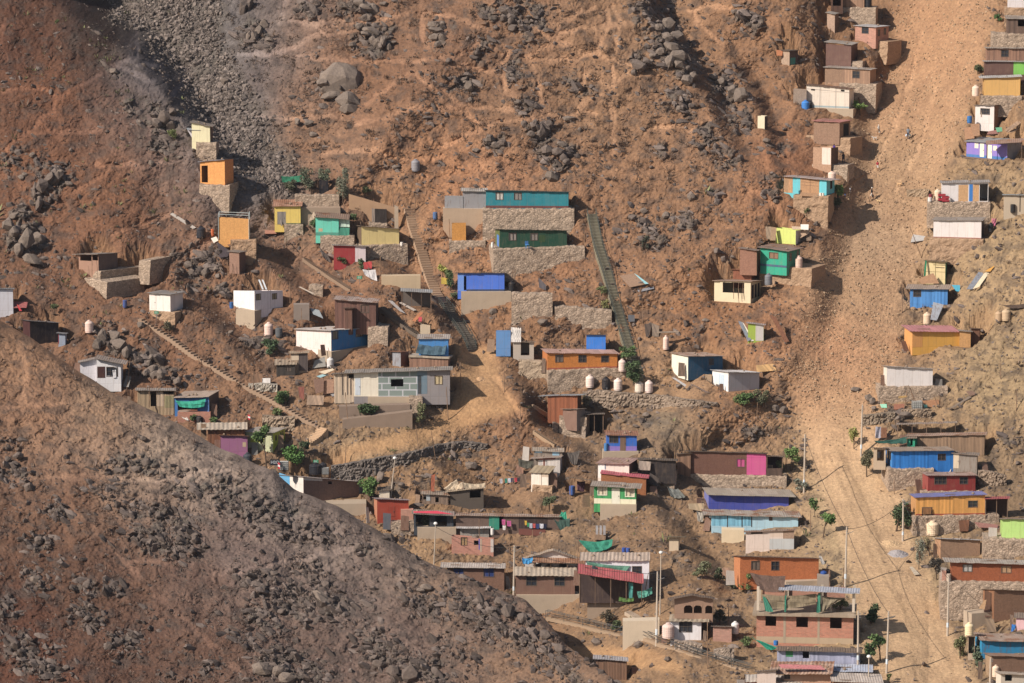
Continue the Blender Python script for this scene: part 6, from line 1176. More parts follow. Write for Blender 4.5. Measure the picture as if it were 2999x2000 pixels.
TANK('b2','big black round tank behind the long brown house',602,712,1045,1135,'#24262e',g=1138)
TANK('b2','second black tank behind the big round one',690,755,1040,1100,'#2a2b32',g=1125)
TANK('a2','dark grey tank on the crest of the near ridge',2092,2168,955,1060,'#3e444c',g='purplewall',off=-1.2)
# IBC totes
def TOTE(t,label,x0,x1,y0,y1,g=None):
    xa,ya=q(t,x0,y0); xb,yb=q(t,x1,y1); d=gd(t,(x0+x1)/2,y1,g,-.4); pm=ppm(d); w=(xb-xa)/pm; h=(yb-ya)/pm; c=P(xa,yb,d); r=thing('liquid_tote',label,'liquid tote',tuple(c),0,'caged plastic totes')
    m=MB(); m.box((.05,.05,.12),(w-.05,1.0,h-.05)); m.obj('bottle',wall_mat('paint:#c2c2bc'),r)
    m=MB()
    for k in range(6): x=w*k/5; m.bar((x,0,.1),(x,0,h),.035); m.bar((x,1.05,.1),(x,1.05,h),.035)
    for k in range(5): z=.1+(h-.1)*k/4; m.bar((0,-.02,z),(w,-.02,z),.035); m.bar((-.02,0,z),(-.02,1.05,z),.035); m.bar((w+.02,0,z),(w+.02,1.05,z),.035)
    m.obj('cage',plain_mat('galvanised_steel',(.3,.3,.3),.5,.6),r); m=MB(); m.box((0,.02,-.3),(w,1.04,.1)); m.obj('pallet',wall_mat('wood:#7a6550'),r)
TOTE('d2','caged plastic tote standing in the junk yard',1388,1476,515,588)
TOTE('b2','caged tote in the shade left of the black tanks',345,424,1035,1110,'longbrown')
TOTE('b2','white caged tote right of the big black tank',714,772,1088,1148)
for p,c,l in (([(1110,540),(1168,538),(1172,572),(1125,570)],'#8fd0b0','mint green board in the junk yard'),([(1232,540),(1328,536),(1325,584),(1230,586)],'osb:#94604a','square brown board in the junk yard'),([(1478,510),(1618,500),(1625,572),(1500,560)],'osb:#a0714f','long brown board in the junk yard'),([(1485,540),(1512,538),(1522,568),(1492,570)],'#7fcab0','small mint scrap behind the tote'),([(1270,472),(1345,465),(1342,480),(1272,490)],'wood:#b08a4c','yellowish plank on the stones above the junk yard')):
    SH('d2',l,p,c,g=592,lean=.4,off=.2)
for a,b,l in (((1320,575),(1345,420),'thin grey pole leaning in the junk yard'),((1440,560),(1355,375),'long dark pole leaning in the junk yard'),((1610,560),(1575,460),'pale pole leaning behind the long board'),((1640,570),(1618,432),'thick yellow pole at the right of the junk yard'),((1405,520),(1372,400),'brown pole crossing the long dark pole')):
    POLE('d2',l,*a,*b,'wood',g=592,off=.3,group='poles in the junk yard')
SH('d2','twisted rusty sheet on the slope right of the junk yard',[(1850,430),(1905,425),(1955,458),(1890,468)],'tin:#8a6a58',g=470,lean=.8)
SH('d2','long bent tin strip sloping into the junk yard',[(1880,470),(1900,480),(1740,570),(1705,578)],'htin:#8a7a6c',g=580,lean=1.0)
SH('d3','flat dusty red sheet on the terrace of the bright lime house',[(1925,85),(2130,110),(2120,140),(1965,130)],'tin:#a06a60',g=165,lean=1.6)
SH('d3','pale tin sheet on the ground right of the beige tank',[(1640,125),(1790,115),(1760,148),(1625,150)],'htin:#b8bcc4',g=160,lean=1.0)
SH('d3','heap of orange crates behind the beige tank',[(1500,15),(1600,10),(1625,95),(1520,100)],'slat:#8a5c38',g=130,lean=.3,th=.5,name='crate_stack',cat='crates')
SH('d3','rusty scrap cage on the terrace of the bright lime house',[(1790,72),(1880,65),(1870,165),(1800,165)],'slat:#7a5038',g=170,lean=.2,th=.5,name='cage',cat='cage')
TANK('d3','large beige tank on the terrace above the brown board house',1512,1620,74,190,'#e6cbaa',g=195)
TANK('d3','white drum with red marks behind the large beige tank',1478,1542,54,165,'#d0b8a8',kind='barrel',g=178)
SH('d3','tin sheet lying at the roadside by the feathery tree',[(1365,470),(1390,468),(1455,535),(1410,542)],'htin:#b5a590',g=545,lean=1.6)
SH('d2','cane mat leaning on the bank beside the white hut',[(45,205),(195,192),(222,250),(50,265)],'slat:#c49a62',g=268,lean=.8)
SH('d1','rust brown curved tin sheets on the bank edge above the cane mat',[(165,1240),(215,1260),(330,1469),(290,1475)],'tin:#8a5a40',g=1480,lean=1.6)
# more clutter of the lower slope
SH('c3','reed screen on the bank below the rust orange house',[(2068,472),(2172,482),(2165,562),(2062,548)],'slat:#a8846c',g=575,lean=.3,name='fence',cat='fence')
TANK('c3','left blue drum behind the white two-storey house',1238,1272,308,342,'#2c4fa0',kind='barrel',g=348)
TANK('c3','right blue drum behind the white two-storey house',1274,1308,310,342,'#3358a8',kind='barrel',g=348)
SH('c3','large green net slung on the bank above the white two-storey house',[(862,238),(1160,232),(1150,300),(950,340)],'cloth:#2f8a72',g=345,lean=.8,wave=.4,name='net',cat='net')
for i_,x_ in enumerate((1014,1046,1078)): SH('c3',['left','middle','right'][i_]+' grey upright pipe of the trio above the green net',[(x_,115),(x_+20,116),(x_+20,196),(x_,195)],'htin:#a9a4a6',g=240,lean=.1,th=.3,name='pipe',cat='pipe',group='upright grey pipes')
SH('c3','wooden box under the trio of grey pipes',[(1005,190),(1100,195),(1095,240),(1000,236)],'wood:#9a7c62',g=242,lean=.05,th=.7,off=-.5,name='box',cat='box')
H('c3','concrete pillar hut under a dry brush canopy on the bank',(1645,1725,212,212,328),s=10,dep=1.4,wall='conc:#c4ae94',roof='#6f6450:.3',ov=(.8,.9,.5,.4),name='shelter',cat='shelter')
SH('d3','teal net strung beside the two-storey brick building',[(8,1068),(60,1100),(228,1165),(140,1180)],'cloth:#1f9a80',g='brick2',lean=.6,off=-1.6,wave=.25,name='net',cat='net')
TANK('d3','blue plastic lid tub by the teal net',196,236,1108,1140,'#2470b8',kind='barrel',g='brick2',off=-1.4)
SH('c2','leaning dark slat fence right of the rose roofed house',[(1480,1130),(1560,1180),(1545,1250),(1460,1210)],'slat:#4f4540',g=1260,lean=.6,name='fence',cat='fence')
SH('c2','big grey plastic bundle on the shaded bank',[(1630,1250),(1720,1268),(1785,1340),(1660,1335)],'cloth:#7a7c78',g=1345,lean=.6,wave=.35,th=.3,name='bundle',cat='bundle')
SH('c2','striped cane fence beside the pale blue house',[(1808,1395),(1945,1392),(1940,1466),(1815,1440)],'slat:#b8a080',g=1475,lean=.2,name='fence',cat='fence')
SH('c3','grey curtain sheet fence below the cane fence',[(1880,-10),(1940,0),(1935,80),(1890,75)],'cloth:#a8a096',g=90,lean=.2,wave=.15,name='cloth',cat='cloth')
SH('d3','rolled tin debris behind the rust orange house',[(580,370),(605,375),(640,440),(610,448)],'htin:#a9a4a0',g=450,lean=.5,wave=.12)
SH('d3','dark cloth spread on the terrace by the brown panel house',[(1730,815),(1840,795),(1890,825),(1800,832)],'cloth:#4a352c',g=835,lean=.5,wave=.15,name='cloth',cat='cloth')
SH('d3','wooden gate frame leaning under the brown panel house',[(2018,915),(2090,918),(2115,1032),(2035,1032)],'slat:#8a745e',g=1036,lean=.6,name='gate',cat='gate')
SH('b1','small brown table on the slope below the yellow hut',[(222,515),(322,518),(322,545),(226,545)],'osb:#b07a64',g=555,lean=.1,th=.6,name='table',cat='table')
WALL('b1','small stone corner wall right of the flat roofed white house',(600,720,985,990,1060),'stone',s=20)
SH('b1','long fallen cable pipe on the slope left of the aqua hut',[(512,1000),(530,998),(650,1058),(630,1060)],'conc:#b0a090',g=1062,lean=.8,name='pipe',cat='pipe')
# ================================================================ long stone walls following the ground
def RUN(t, label, pts, kind='stone', mat=None, thick=1.0, off=-.2, st=.22):
    Q = [(q(t, x, yt), q(t, x, yb)) for x, yt, yb in pts]
    xs = [b[0] for a, b in Q]; ybs = [b[1] for a, b in Q]; yts = [a[1] for a, b in Q]
    n = max(6, int((xs[-1] - xs[0]) / 4)); cols = []
    px_ = np.linspace(xs[0], xs[-1], n + 1); pb = np.interp(px_, xs, ybs); pt_ = np.interp(px_, xs, yts)
    dep = np.array([.5 * D(x, y) + .5 * DS(x, y) for x, y in zip(px_, pb)]); dep = np.convolve(np.pad(dep, 3, 'edge'), np.ones(7) / 7, 'valid') + off
    B = np.array([P(x, y, d) for x, y, d in zip(px_, pb, dep)]); hh_ = (pb - pt_) / (F / dep)
    org = B[len(B) // 2].copy(); nz = max(3, int((hh_.max() + .8) / st)); sd = sum(map(ord, label)) % 89
    S_ = np.cumsum(np.concatenate([[0], np.hypot(np.diff(B[:, 0]), np.diff(B[:, 1]))]))
    T_ = np.linspace(0, 1, nz + 1)[:, None]; hj = hh_ + .14 * fbm(S_ * 1.4 + sd, S_ * 0 + .3, 3, 9)
    ZS = -.8 + (hj[None] + .8) * T_; SS = np.tile(S_, (nz + 1, 1))
    f1, f2, c = worley(SS / .5 + sd, ZS / .36 + sd, 3); am = {'stone': .2, 'rubble': .34, 'conc': .01}[kind]
    off_ = am * (.3 + .9 * c) * sstep(0, .3, f2 - f1) + am * .6 * fbm(SS / 1.5, ZS / 1.2, 3, 4) - .12 * ZS
    X_ = B[None, :, 0] - org[0] + 0 * ZS; Y_ = B[None, :, 1] - org[1] - off_; Z_ = B[None, :, 2] - org[2] + ZS
    k = n + 1; vs = list(zip(X_.ravel(), Y_.ravel(), Z_.ravel())); mb = MB()
    fs = [(i*k+m, i*k+m+1, (i+1)*k+m+1, (i+1)*k+m) for i in range(nz) for m in range(n)]
    n0 = len(vs); vs += [(X_[nz, m], B[m, 1] - org[1] + thick, Z_[nz, m]) for m in range(k)]; fs += [(nz*k+m, nz*k+m+1, n0+m+1, n0+m) for m in range(n)]
    n1 = len(vs); vs += [(X_[i, 0], B[0, 1] - org[1] + thick, Z_[i, 0]) for i in range(nz + 1)]; n2 = len(vs); vs += [(X_[i, n], B[n, 1] - org[1] + thick, Z_[i, n]) for i in range(nz + 1)]
    for i in range(nz): fs += [(i*k, (i+1)*k, n1+i+1, n1+i), (i*k+n, n2+i, n2+i+1, (i+1)*k+n)]
    mb.add(vs, fs); o = mb.obj('stone_wall', wall_mat(mat or ('stone:#8d7c6e' if kind != 'conc' else 'conc:#b59c82'))); o.location = org; tag(o, label, 'wall')
RUN('b2','long dark dry stone wall holding up the dirt track',[(790,1075,1135),(1000,1040,1105),(1200,1002,1090),(1400,968,1050),(1560,935,1000),(1720,888,945),(1930,862,912),(2140,885,912)],'rubble',mat='stone:#6f655e')
RUN('b2','short dark stone wall below the long track wall',[(860,1128,1165),(1000,1095,1150),(1180,1098,1130)],'rubble',mat='stone:#6f655e')
RUN('c2','long rubble wall below the row of water tanks',[(900,440,515),(1050,420,530),(1300,448,552),(1600,468,560),(1800,500,566),(2060,532,558)],'rubble',mat='stone:#8d7a69')
RUN('c3','dark stone terrace below the small white house',[(1690,1112,1180),(1830,1118,1192),(1930,1140,1225)],'rubble')
RUN('c3','stone terrace wall at the lower right below the brick stub',[(2030,1190,1250),(2120,1175,1280),(2205,1165,1290)],'stone')
RUN('d1','stone wall beside the red crates above the dirt road',[(1345,172,216),(1440,165,218),(1530,160,222)],'stone',mat='stone:#9a8268')
RUN('d2','dark stone terrace above the long plank building',[(965,640,720),(1090,625,715),(1240,610,680)],'rubble',mat='stone:#857462')
RUN('d2','stone wall under the scrap boards of the junk yard',[(1300,590,640),(1420,585,650),(1560,590,640)],'stone',mat='stone:#927d68')
RUN('b2','loose stone bank beside the left steps',[(200,635,690),(330,650,720),(480,650,720)],'rubble',mat='stone:#94806c')
RUN('b2','pale cobble wall under the picket fence',[(80,365,400),(200,362,425),(330,372,420)],'rubble',mat='stone:#a59a8c')
RUN('c2','stone wall below the steps beside the reddish plank house',[(640,700,770),(780,720,790),(925,735,830)],'stone')
RUN('d2','low stone wall along the right bank beneath the white hut',[(1960,1110,1230),(2080,1120,1240),(2200,1160,1230)],'rubble',mat='stone:#8a7664')
# ================================================================ stairs (photo pixels)
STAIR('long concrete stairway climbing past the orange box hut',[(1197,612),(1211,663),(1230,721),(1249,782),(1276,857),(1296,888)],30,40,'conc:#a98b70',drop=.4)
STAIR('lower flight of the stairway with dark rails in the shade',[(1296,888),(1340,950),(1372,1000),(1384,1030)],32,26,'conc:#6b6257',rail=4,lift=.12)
STAIR('steep green railed stairway right of the dark green house',[(1732,629),(1750,721),(1778,806),(1801,891),(1834,1000),(1852,1061),(1873,1116)],28,54,'conc:#7d7663',rail=4,drop=.4,lift=.15)
STAIR('narrow steps running down the left slope past the wood shed',[(408,935),(503,993),(578,1048),(708,1126),(796,1170),(829,1190),(863,1211),(935,1252)],17,56,'conc:#9a7f68')
STAIR('broad sunlit steps above the big green bush',[(950,1254),(925,1276),(898,1298)],44,11,'conc:#b89878',drop=1.6)
STAIR('rough steps down the gully below the yellow hut',[(890,757),(960,805),(1030,850)],15,30,'conc:#8d745f')
STAIR('narrow steps beside the reddish plank house',[(1556,1187),(1630,1235),(1700,1282)],14,28,'conc:#a68a70')
STAIR('short steps above the patched shacks',[(1563,1262),(1626,1304)],13,14,'conc:#a08468')
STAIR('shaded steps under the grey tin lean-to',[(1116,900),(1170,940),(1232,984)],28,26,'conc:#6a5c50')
STAIR('small stone steps above the cream concrete wall',[(1838,1792),(1858,1803),(1875,1817)],24,8,'conc:#b09a84')
STAIR('long landing path with dark handrails above the lower ridge',[(1601,1808),(1689,1828),(1805,1856),(1880,1866),(1931,1885),(2063,1930),(2200,1968)],13,44,'conc:#a0866c',rail=4,rails_col='#4a5052')
# ================================================================ poles
for i,(xb,yb,xt,yt,l,arm) in enumerate([(812,645,826,125,'utility pole on the road beside the papaya tree',1),(1168,1382,1186,850,'utility pole on the road shadowed by the brick building',1),(921,1340,925,848,'utility pole at the right end of the lavender house',0),
  (1308,246,1312,-115,'utility pole in front of the dark tree by the orange house',1),(1692,1062,1703,556,'utility pole below the long reddish brown house',0),(2058,1540,2064,1250,'utility pole in front of the bottom right corner house',0)]):
    POLE('d3',l,xb,yb,xt,yt,'conc',arm=bool(arm))
POLE('d2','utility pole by the picket fence of the magenta house',457,1300,467,798,'conc',arm=True)
POLE('d2','utility pole beside the bushy grey pine',948,985,961,542,'conc')
POLE('c3','utility pole at the left corner of the brown block house',306,738,313,285,'conc',arm=True)
POLE('c3','utility pole in front of the cream concrete wall',1534,1145,1545,510,'conc',arm=True)
POLE('c3','tall lamp post behind the utility pole by the arches',1566,880,1575,358,'lamp')
POLE('b3','street lamp on the slope below the red edged awning',1678,442,1692,108,'lamp')
POLE('b2','street lamp behind the brick red house',1306,1338,1341,1014,'lamp')
POLE('d3','street lamp in front of the broad grey roof',1012,1500,1016,1254,'lamp')
WP = [('b2',1800,668,1784,390,'bent post on the corner of the drywall terrace'),('b2',942,742,915,438,'tall thin post before the upper garden wall'),('b2',1552,1000,1522,720,'leaning post on the dirt track'),('b2',1692,1012,1655,772,'second leaning post on the dirt track towards the ramp'),
 ('b2',1155,1332,1156,1112,'post beside the round green tree'),('b2',1912,412,1904,182,'dark post in the shade of the dirt ramp'),('b2',2285,432,2281,262,'post on the ridge right of the dirt ramp'),('b2',868,850,866,650,'post beside the broad sunlit steps'),('b2',915,1010,922,890,'signpost on the dirt track'),
 ('a2',1092,408,1122,142,'bare pole beside the white house with dark door'),('a2',1712,190,1710,12,'post halfway down the left steps'),('a2',2180,442,2181,262,'post near the lower left steps'),('a2',2172,700,2140,560,'thin post behind the ribbed roof'),('b1',440,1096,438,950,'post right of the flat roofed white house'),
 ('b1',540,1340,536,1182,'post on the concrete block wall'),('b1',1214,975,1216,732,'post by the red bench'),('b1',405,640,406,562,'stub post below the yellow hut'),('b1',540,690,543,520,'post under the corner of the yellow hut'),('b1',1048,470,1040,300,'thin post left of the grey cubicle'),('b1',1330,280,1322,160,'thin post above the mud wall'),
 ('b1',1512,330,1520,190,'thin post at the top of the concrete stairway'),('b1',2068,860,2065,745,'post above the cobalt blue house'),('b1',1800,440,1806,420,'stub post near the orange box hut') if False else ('b1',1815,600,1808,415,'post at the left of the orange box hut'),('c1',1788,200,1785,52,'thin post on the middle slope'),('c1',1655,790,1692,600,'leaning thin post below the middle slope'),
 ('c1',1420,1300,1412,1090,'thin post right of the green stairway'),('c1',918,660,914,502,'post at the right of the dark green house'),('d1',836,106,842,-20,'post behind the cyan house'),('d1',1302,1218,1304,952,'rusty thin post beside the bright blue house'),('d1',1468,745,1368,478,'leaning cable post by the folded tin sheet'),
 ('d2',2285,590,2287,412,'lonely post on the far right bank'),('d2',2150,318,2144,166,'dark post on the bank right of the white house'),('d2',52,690,57,522,'post above the magenta house'),('d3',678,655,682,502,'thin post at the concrete base of the rust orange house'),('d3',797,642,799,478,'dark stake beside the papaya tree pole'),('d2',1234,1312,1232,1192,'post below the long blue house'),
 ('c3',474,505,469,152,'tall bare pole in front of the gabled house'),('c3',686,462,690,222,'second bare pole in front of the gabled house'),('c3',848,565,866,192,'crooked pole between gabled and white houses'),('c3',1038,800,1042,592,'pole before the red porch'),('c3',1976,1345,1975,942,'tall pole right of the small white house'),
 ('c3',1952,868,1946,702,'pole in front of the scalloped arches'),('c3',2155,962,2156,802,'pole behind the low brick stub'),('c3',1420,780,1466,522,'slanting pole at the right end of the red porch'),('c2',296,1305,300,1182,'short post below the hillside laundry'),('c2',135,1278,138,1156,'pale post left of the hillside laundry'),
 ('c2',368,720,362,520,'post on the ridge of the narrow steps'),('b2',2130,1230,2110,960,'tall thin post behind the concrete stall'),('b3',2070,330,2066,60,'post rising over the raw brick house'),('c3',270,350,272,225,'stub concrete post behind the block house'),('b2',120,440,128,300,'post at the corner of the picket fence'),
 ('d3',512,160,516,-20,'curved post by the patchwork shack') ,('d2',300,1090,312,855,'thin post in the tree by the picket fence')]
for t,xb,yb,xt,yt,l in WP: POLE(t,l,xb,yb,xt,yt,'wood',group='wooden posts')
for l,a,b in (('cable between the papaya tree pole and the picket fence pole','utility pole on the road beside the papaya tree','utility pole by the picket fence of the magenta house'),('cable down the road to the shadowed pole','utility pole on the road beside the papaya tree','utility pole on the road shadowed by the brick building'),
  ('cable from the block house corner to the cream wall pole','utility pole at the left corner of the brown block house','utility pole in front of the cream concrete wall'),('cable from the block house corner to the slope lamp','utility pole at the left corner of the brown block house','street lamp on the slope below the red edged awning'),
  ('cable across the road to the pole by the orange house','utility pole on the road beside the papaya tree','utility pole in front of the dark tree by the orange house'),('cable down the right side of the road','utility pole in front of the dark tree by the orange house','utility pole below the long reddish brown house')):
    CABLE(l,a,b,.9)
# ================================================================ trees and shrubs
T_=TREE
T_('d2','green leafy tree beside the porch of the magenta house',365,965,78,62,345,1092,'#5f7d3c',800)
T_('d2','bushy grey green pine at the roadside',990,1020,66,88,998,1146,'#63644a',1500,.16,lobes=12)
T_('d2','young yellowish tree by the roadside pole',880,812,46,74,888,895,'#8a8a40',350,.2)
T_('d3','papaya tree with round green crown on the left roadside',655,42,78,55,622,205,'#567a38',700,.24)
T_('d2','small papaya beside the pale blue house',545,1398,42,52,552,1500,'#55733a',350,.22)
T_('d3','dark papaya crown right of the brick building',1050,872,78,82,1032,950,'#36502e',750,.24)
T_('d3','spreading green tree by the shadowed pole',1094,1098,82,48,1116,1260,'#4f6d38',700,.22)
T_('d3','lower green tree right of the lavender house',1030,1180,50,56,1000,1290,'#4a6636',450,.22)
T_('d3','round shrub left of the entrance block',1800,1155,62,80,1800,1242,'#6c7048',900,.18,name='shrub',cat='shrub')
T_('d3','slim grey green shrub before the turquoise house',1935,1160,42,62,1942,1240,'#6a7662',500,.18,name='shrub',cat='shrub')
T_('d3','agave like shrub below the slim grey shrub',1952,1272,48,62,1972,1362,'#55664e',500,.2,name='shrub',cat='shrub')
T_('d3','feathery tall casuarina beside the gravel heap',1452,320,52,125,1446,475,'#7d8070',1100,.15,lobes=10,dens=.7)
T_('d3','sparse twiggy tree behind the casuarina',1520,270,52,72,1540,360,'#7a7050',380,.16,dens=.7)
T_('d3','broad dark tree behind the pole by the orange house',1292,20,118,112,1250,150,'#3f5634',1500,.22,lobes=12)
T_('d3','dark bush at the left end of the reddish brown house',1590,470,55,75,1600,560,'#4a443c',500,.2,name='shrub',cat='shrub')
T_('b2','dense dark bush below the pale pink tank',265,48,72,66,268,112,'#3f5a3a',1000,.2,name='shrub',cat='shrub')
T_('b2','leafy bush beside the left steps',400,472,80,66,402,540,'#4d6a38',900,.2,name='shrub',cat='shrub')
T_('b2','small bush below the leafy bush by the steps',335,606,52,30,335,635,'#5a6c3a',350,.18,name='shrub',cat='shrub')
T_('b2','dark green creeper hanging on the upper garden wall',1108,578,92,50,1108,640,'#34502a',1300,.2,name='creeper',cat='creeper',off=-1.3)
T_('b2','straggly shrub at the round stone buttress',1548,612,62,88,1560,695,'#6b7048',500,.18,name='shrub',cat='shrub',off=-1.2)
T_('b2','papaya tree in front of the lime yellow house',200,800,75,78,240,1080,'#4f7036',800,.26)
T_('b2','big bright bush below the lime yellow house',488,970,98,84,540,1052,'#4f7a34',1500,.24,lobes=11)
T_('b2','darker bush behind the big bright bush',560,905,48,48,570,960,'#3c5234',450,.22,name='shrub',cat='shrub')
T_('b2','round green tree right of the long brown house',1118,1245,88,86,1130,1335,'#587a38',1300,.22,lobes=11)
T_('b3','drooping pine before the open fronted dark house',1605,55,38,80,1606,128,'#5f6b54',600,.18)
T_('b1','grey green tree above the yellow hut',612,70,84,92,622,180,'#5a6450',1200,.18,lobes=10)
T_('b1','tall casuarina right of the black cistern',892,110,64,130,895,250,'#6a705e',1400,.17,lobes=11)
T_('b1','pale olive tree over the black cistern',735,30,64,52,742,90,'#6b765e',700,.18)
T_('b1','dark shrub under the green garden netting',430,125,62,50,436,185,'#4f5540',600,.18,name='shrub',cat='shrub')
T_('b1','round shrub above the long mud wall',1085,160,48,30,1085,200,'#566038',400,.18,name='shrub',cat='shrub')
T_('b1','leafy plant right of the aqua lattice porch',980,398,38,36,985,440,'#4c6438',300,.18,name='shrub',cat='shrub')
T_('b1','green shrub by the yellow picket fence',1830,925,58,78,1815,1000,'#5a6e3c',900,.18,name='shrub',cat='shrub')
T_('b1','yellow flowering bush above the picket fence',1752,845,38,36,1752,890,'#a0a040',350,.18,name='shrub',cat='shrub')
T_('b1','low shrub at the left foot of the cobalt house',1840,1060,48,28,1840,1092,'#5c6840',300,.18,name='shrub',cat='shrub')
T_('b1','shrub below the left of the aqua hut',640,450,34,60,650,520,'#4a6236',400,.18,name='shrub',cat='shrub')
T_('b1','shrub in front of the brick red hut',890,775,48,34,890,815,'#4f5c34',350,.18,name='shrub',cat='shrub')
T_('b1','potted shrub beside the red bench',1055,800,40,36,1055,840,'#3f5a34',350,.18,name='shrub',cat='shrub')
T_('c2','small tree above the pale tank of the orange house',1285,80,78,52,1290,150,'#4f6a38',700,.2,off=-2.2)
T_('c2','bushy tree over the foot of the green stairway',1335,245,92,92,1340,345,'#3f5a32',1300,.2,lobes=10,off=-2.4)
T_('c2','low green vine patch below the white hut',2290,480,112,52,2290,528,'#4a6a34',1000,.18,name='shrub',cat='shrub')
T_('c2','dry bush right of the reddish plank house',932,488,42,62,935,550,'#7a7058',400,.17,name='shrub',cat='shrub')
T_('c2','grey shrub below the washing shelter',612,1375,62,46,615,1435,'#5a6848',600,.17,name='shrub',cat='shrub')
T_('c1','dark shrub between the boulders on the middle slope',1436,622,36,58,1440,675,'#3c4438',450,.16,name='shrub',cat='shrub')
T_('c1','shrub on the left edge of the green stairway',1060,1022,52,30,1062,1055,'#6c7444',350,.16,name='shrub',cat='shrub')
T_('c1','small yellowish shrub lower on the green stairway',1096,1148,36,42,1096,1190,'#8a8a50',300,.16,name='shrub',cat='shrub')
T_('d1','young palm at the corner of the cyan house',752,165,48,58,742,312,'#6d8a44',350,.3,lobes=5)
T_('d1','dark shrub beneath the young palm',728,262,52,48,725,312,'#49563a',500,.18,name='shrub',cat='shrub')
T_('d1','small round bush below the cyan house wall',482,352,30,32,482,385,'#525c34',300,.16,name='shrub',cat='shrub')
T_('d0','papaya plant by the white panelled house',928,900,62,40,940,968,'#66823c',350,.26,lobes=5)
T_('d0','round bush below the white corner house',2125,145,30,28,2125,172,'#3f6a34',300,.17,name='shrub',cat='shrub')
T_('d0','leafy shrub left of the dark brown and green house',1950,572,52,44,1955,620,'#4c5a36',350,.2,name='shrub',cat='shrub')
T_('c3','grey shrub on the bank left of the rust orange house',1925,490,82,68,1930,560,'#6a7050',700,.17,name='shrub',cat='shrub')
T_('c3','darker bush beside the reed screen',2065,530,52,50,2068,580,'#445238',450,.18,name='shrub',cat='shrub')
T_('c3','cactus like shrub below the reed screen',2185,612,64,42,2185,655,'#4f5c44',450,.18,name='shrub',cat='shrub')
T_('c3','tall shrub behind the brown tarpaulin',2300,600,58,82,2300,690,'#5a6e3a',700,.18,name='shrub',cat='shrub')
T_('c3','dark bush behind the brick stub',2080,885,62,52,2080,945,'#454a36',500,.18,name='shrub',cat='shrub')
T_('c3','brown thorn bush in the hollow below the red porch',1112,895,54,62,1115,960,'#4a4434',700,.16,name='shrub',cat='shrub')
T_('c3','green bush on the stone terrace at lower right',2300,1105,60,36,2300,1145,'#5a6e3c',450,.18,name='shrub',cat='shrub')
T_('c3','bush at the left end of the cream concrete wall',1188,972,42,42,1190,1015,'#4a5a36',400,.17,name='shrub',cat='shrub')
T_('d2','grey thicket below the white hut on the left bank',95,470,80,62,100,535,'#5f6448',800,.17,name='shrub',cat='shrub')
T_('d2','silvery agave clump below the picket fence pole',430,1235,70,42,430,1285,'#76796a',500,.2,name='shrub',cat='shrub')
T_('d2','thin shrub between the fence pole and the porch',258,1060,38,40,262,1105,'#626e48',300,.18,name='shrub',cat='shrub')
T_('a2','small plant at the low red brick wall',1660,655,32,28,1662,690,'#55693a',250,.16,name='shrub',cat='shrub')
T_('a2','low green plant above the ribbed roof',1828,668,42,16,1830,690,'#55703a',250,.16,name='shrub',cat='shrub')
T_('a1','green shrub on the slope below the white left house',470,1165,34,26,470,1192,'#55643a',250,.16,name='shrub',cat='shrub')
T_('a1','grey bush under the small white hut',1450,1330,58,42,1455,1375,'#5f5a44',400,.16,name='shrub',cat='shrub')
T_('a0','green bush on the shadow line left of the cream box hut',1490,1148,48,36,1492,1190,'#5f6c34',350,.17,name='shrub',cat='shrub')
T_('a0','tiny tree standing alone high on the left slope',490,180,16,14,492,262,'#5a6a38',150,.16)
T_('d3','small weed bush at the bottom of the road',1193,1420,22,28,1194,1462,'#5f6a3a',200,.15,name='shrub',cat='shrub')
# ================================================================ people and dogs
def skinned(name, verts, edges, radii, root_i, mats, pick, loc, rz=0.0):
    me = bpy.data.meshes.new(name + '_rig'); me.from_pydata(verts, edges, []); me.update()
    o = bpy.data.objects.new(name + '_rig', me); COL.objects.link(o)
    md = o.modifiers.new('skin', 'SKIN')
    for i, r in enumerate(radii): me.skin_vertices[0].data[i].radius = (r, r)
    me.skin_vertices[0].data[root_i].use_root = True
    o.modifiers.new('sub', 'SUBSURF').render_levels = 1; o.modifiers['sub'].levels = 1
    dg = bpy.context.evaluated_depsgraph_get(); nm = bpy.data.meshes.new_from_object(o.evaluated_get(dg)); bpy.data.objects.remove(o)
    nm.name = name
    for m in mats: nm.materials.append(m)
    for p in nm.polygons: p.material_index = pick(p.center); p.use_smooth = True
    r = bpy.data.objects.new(name, nm); COL.objects.link(r); r.location = loc; r.rotation_euler = (0, 0, rz); return r
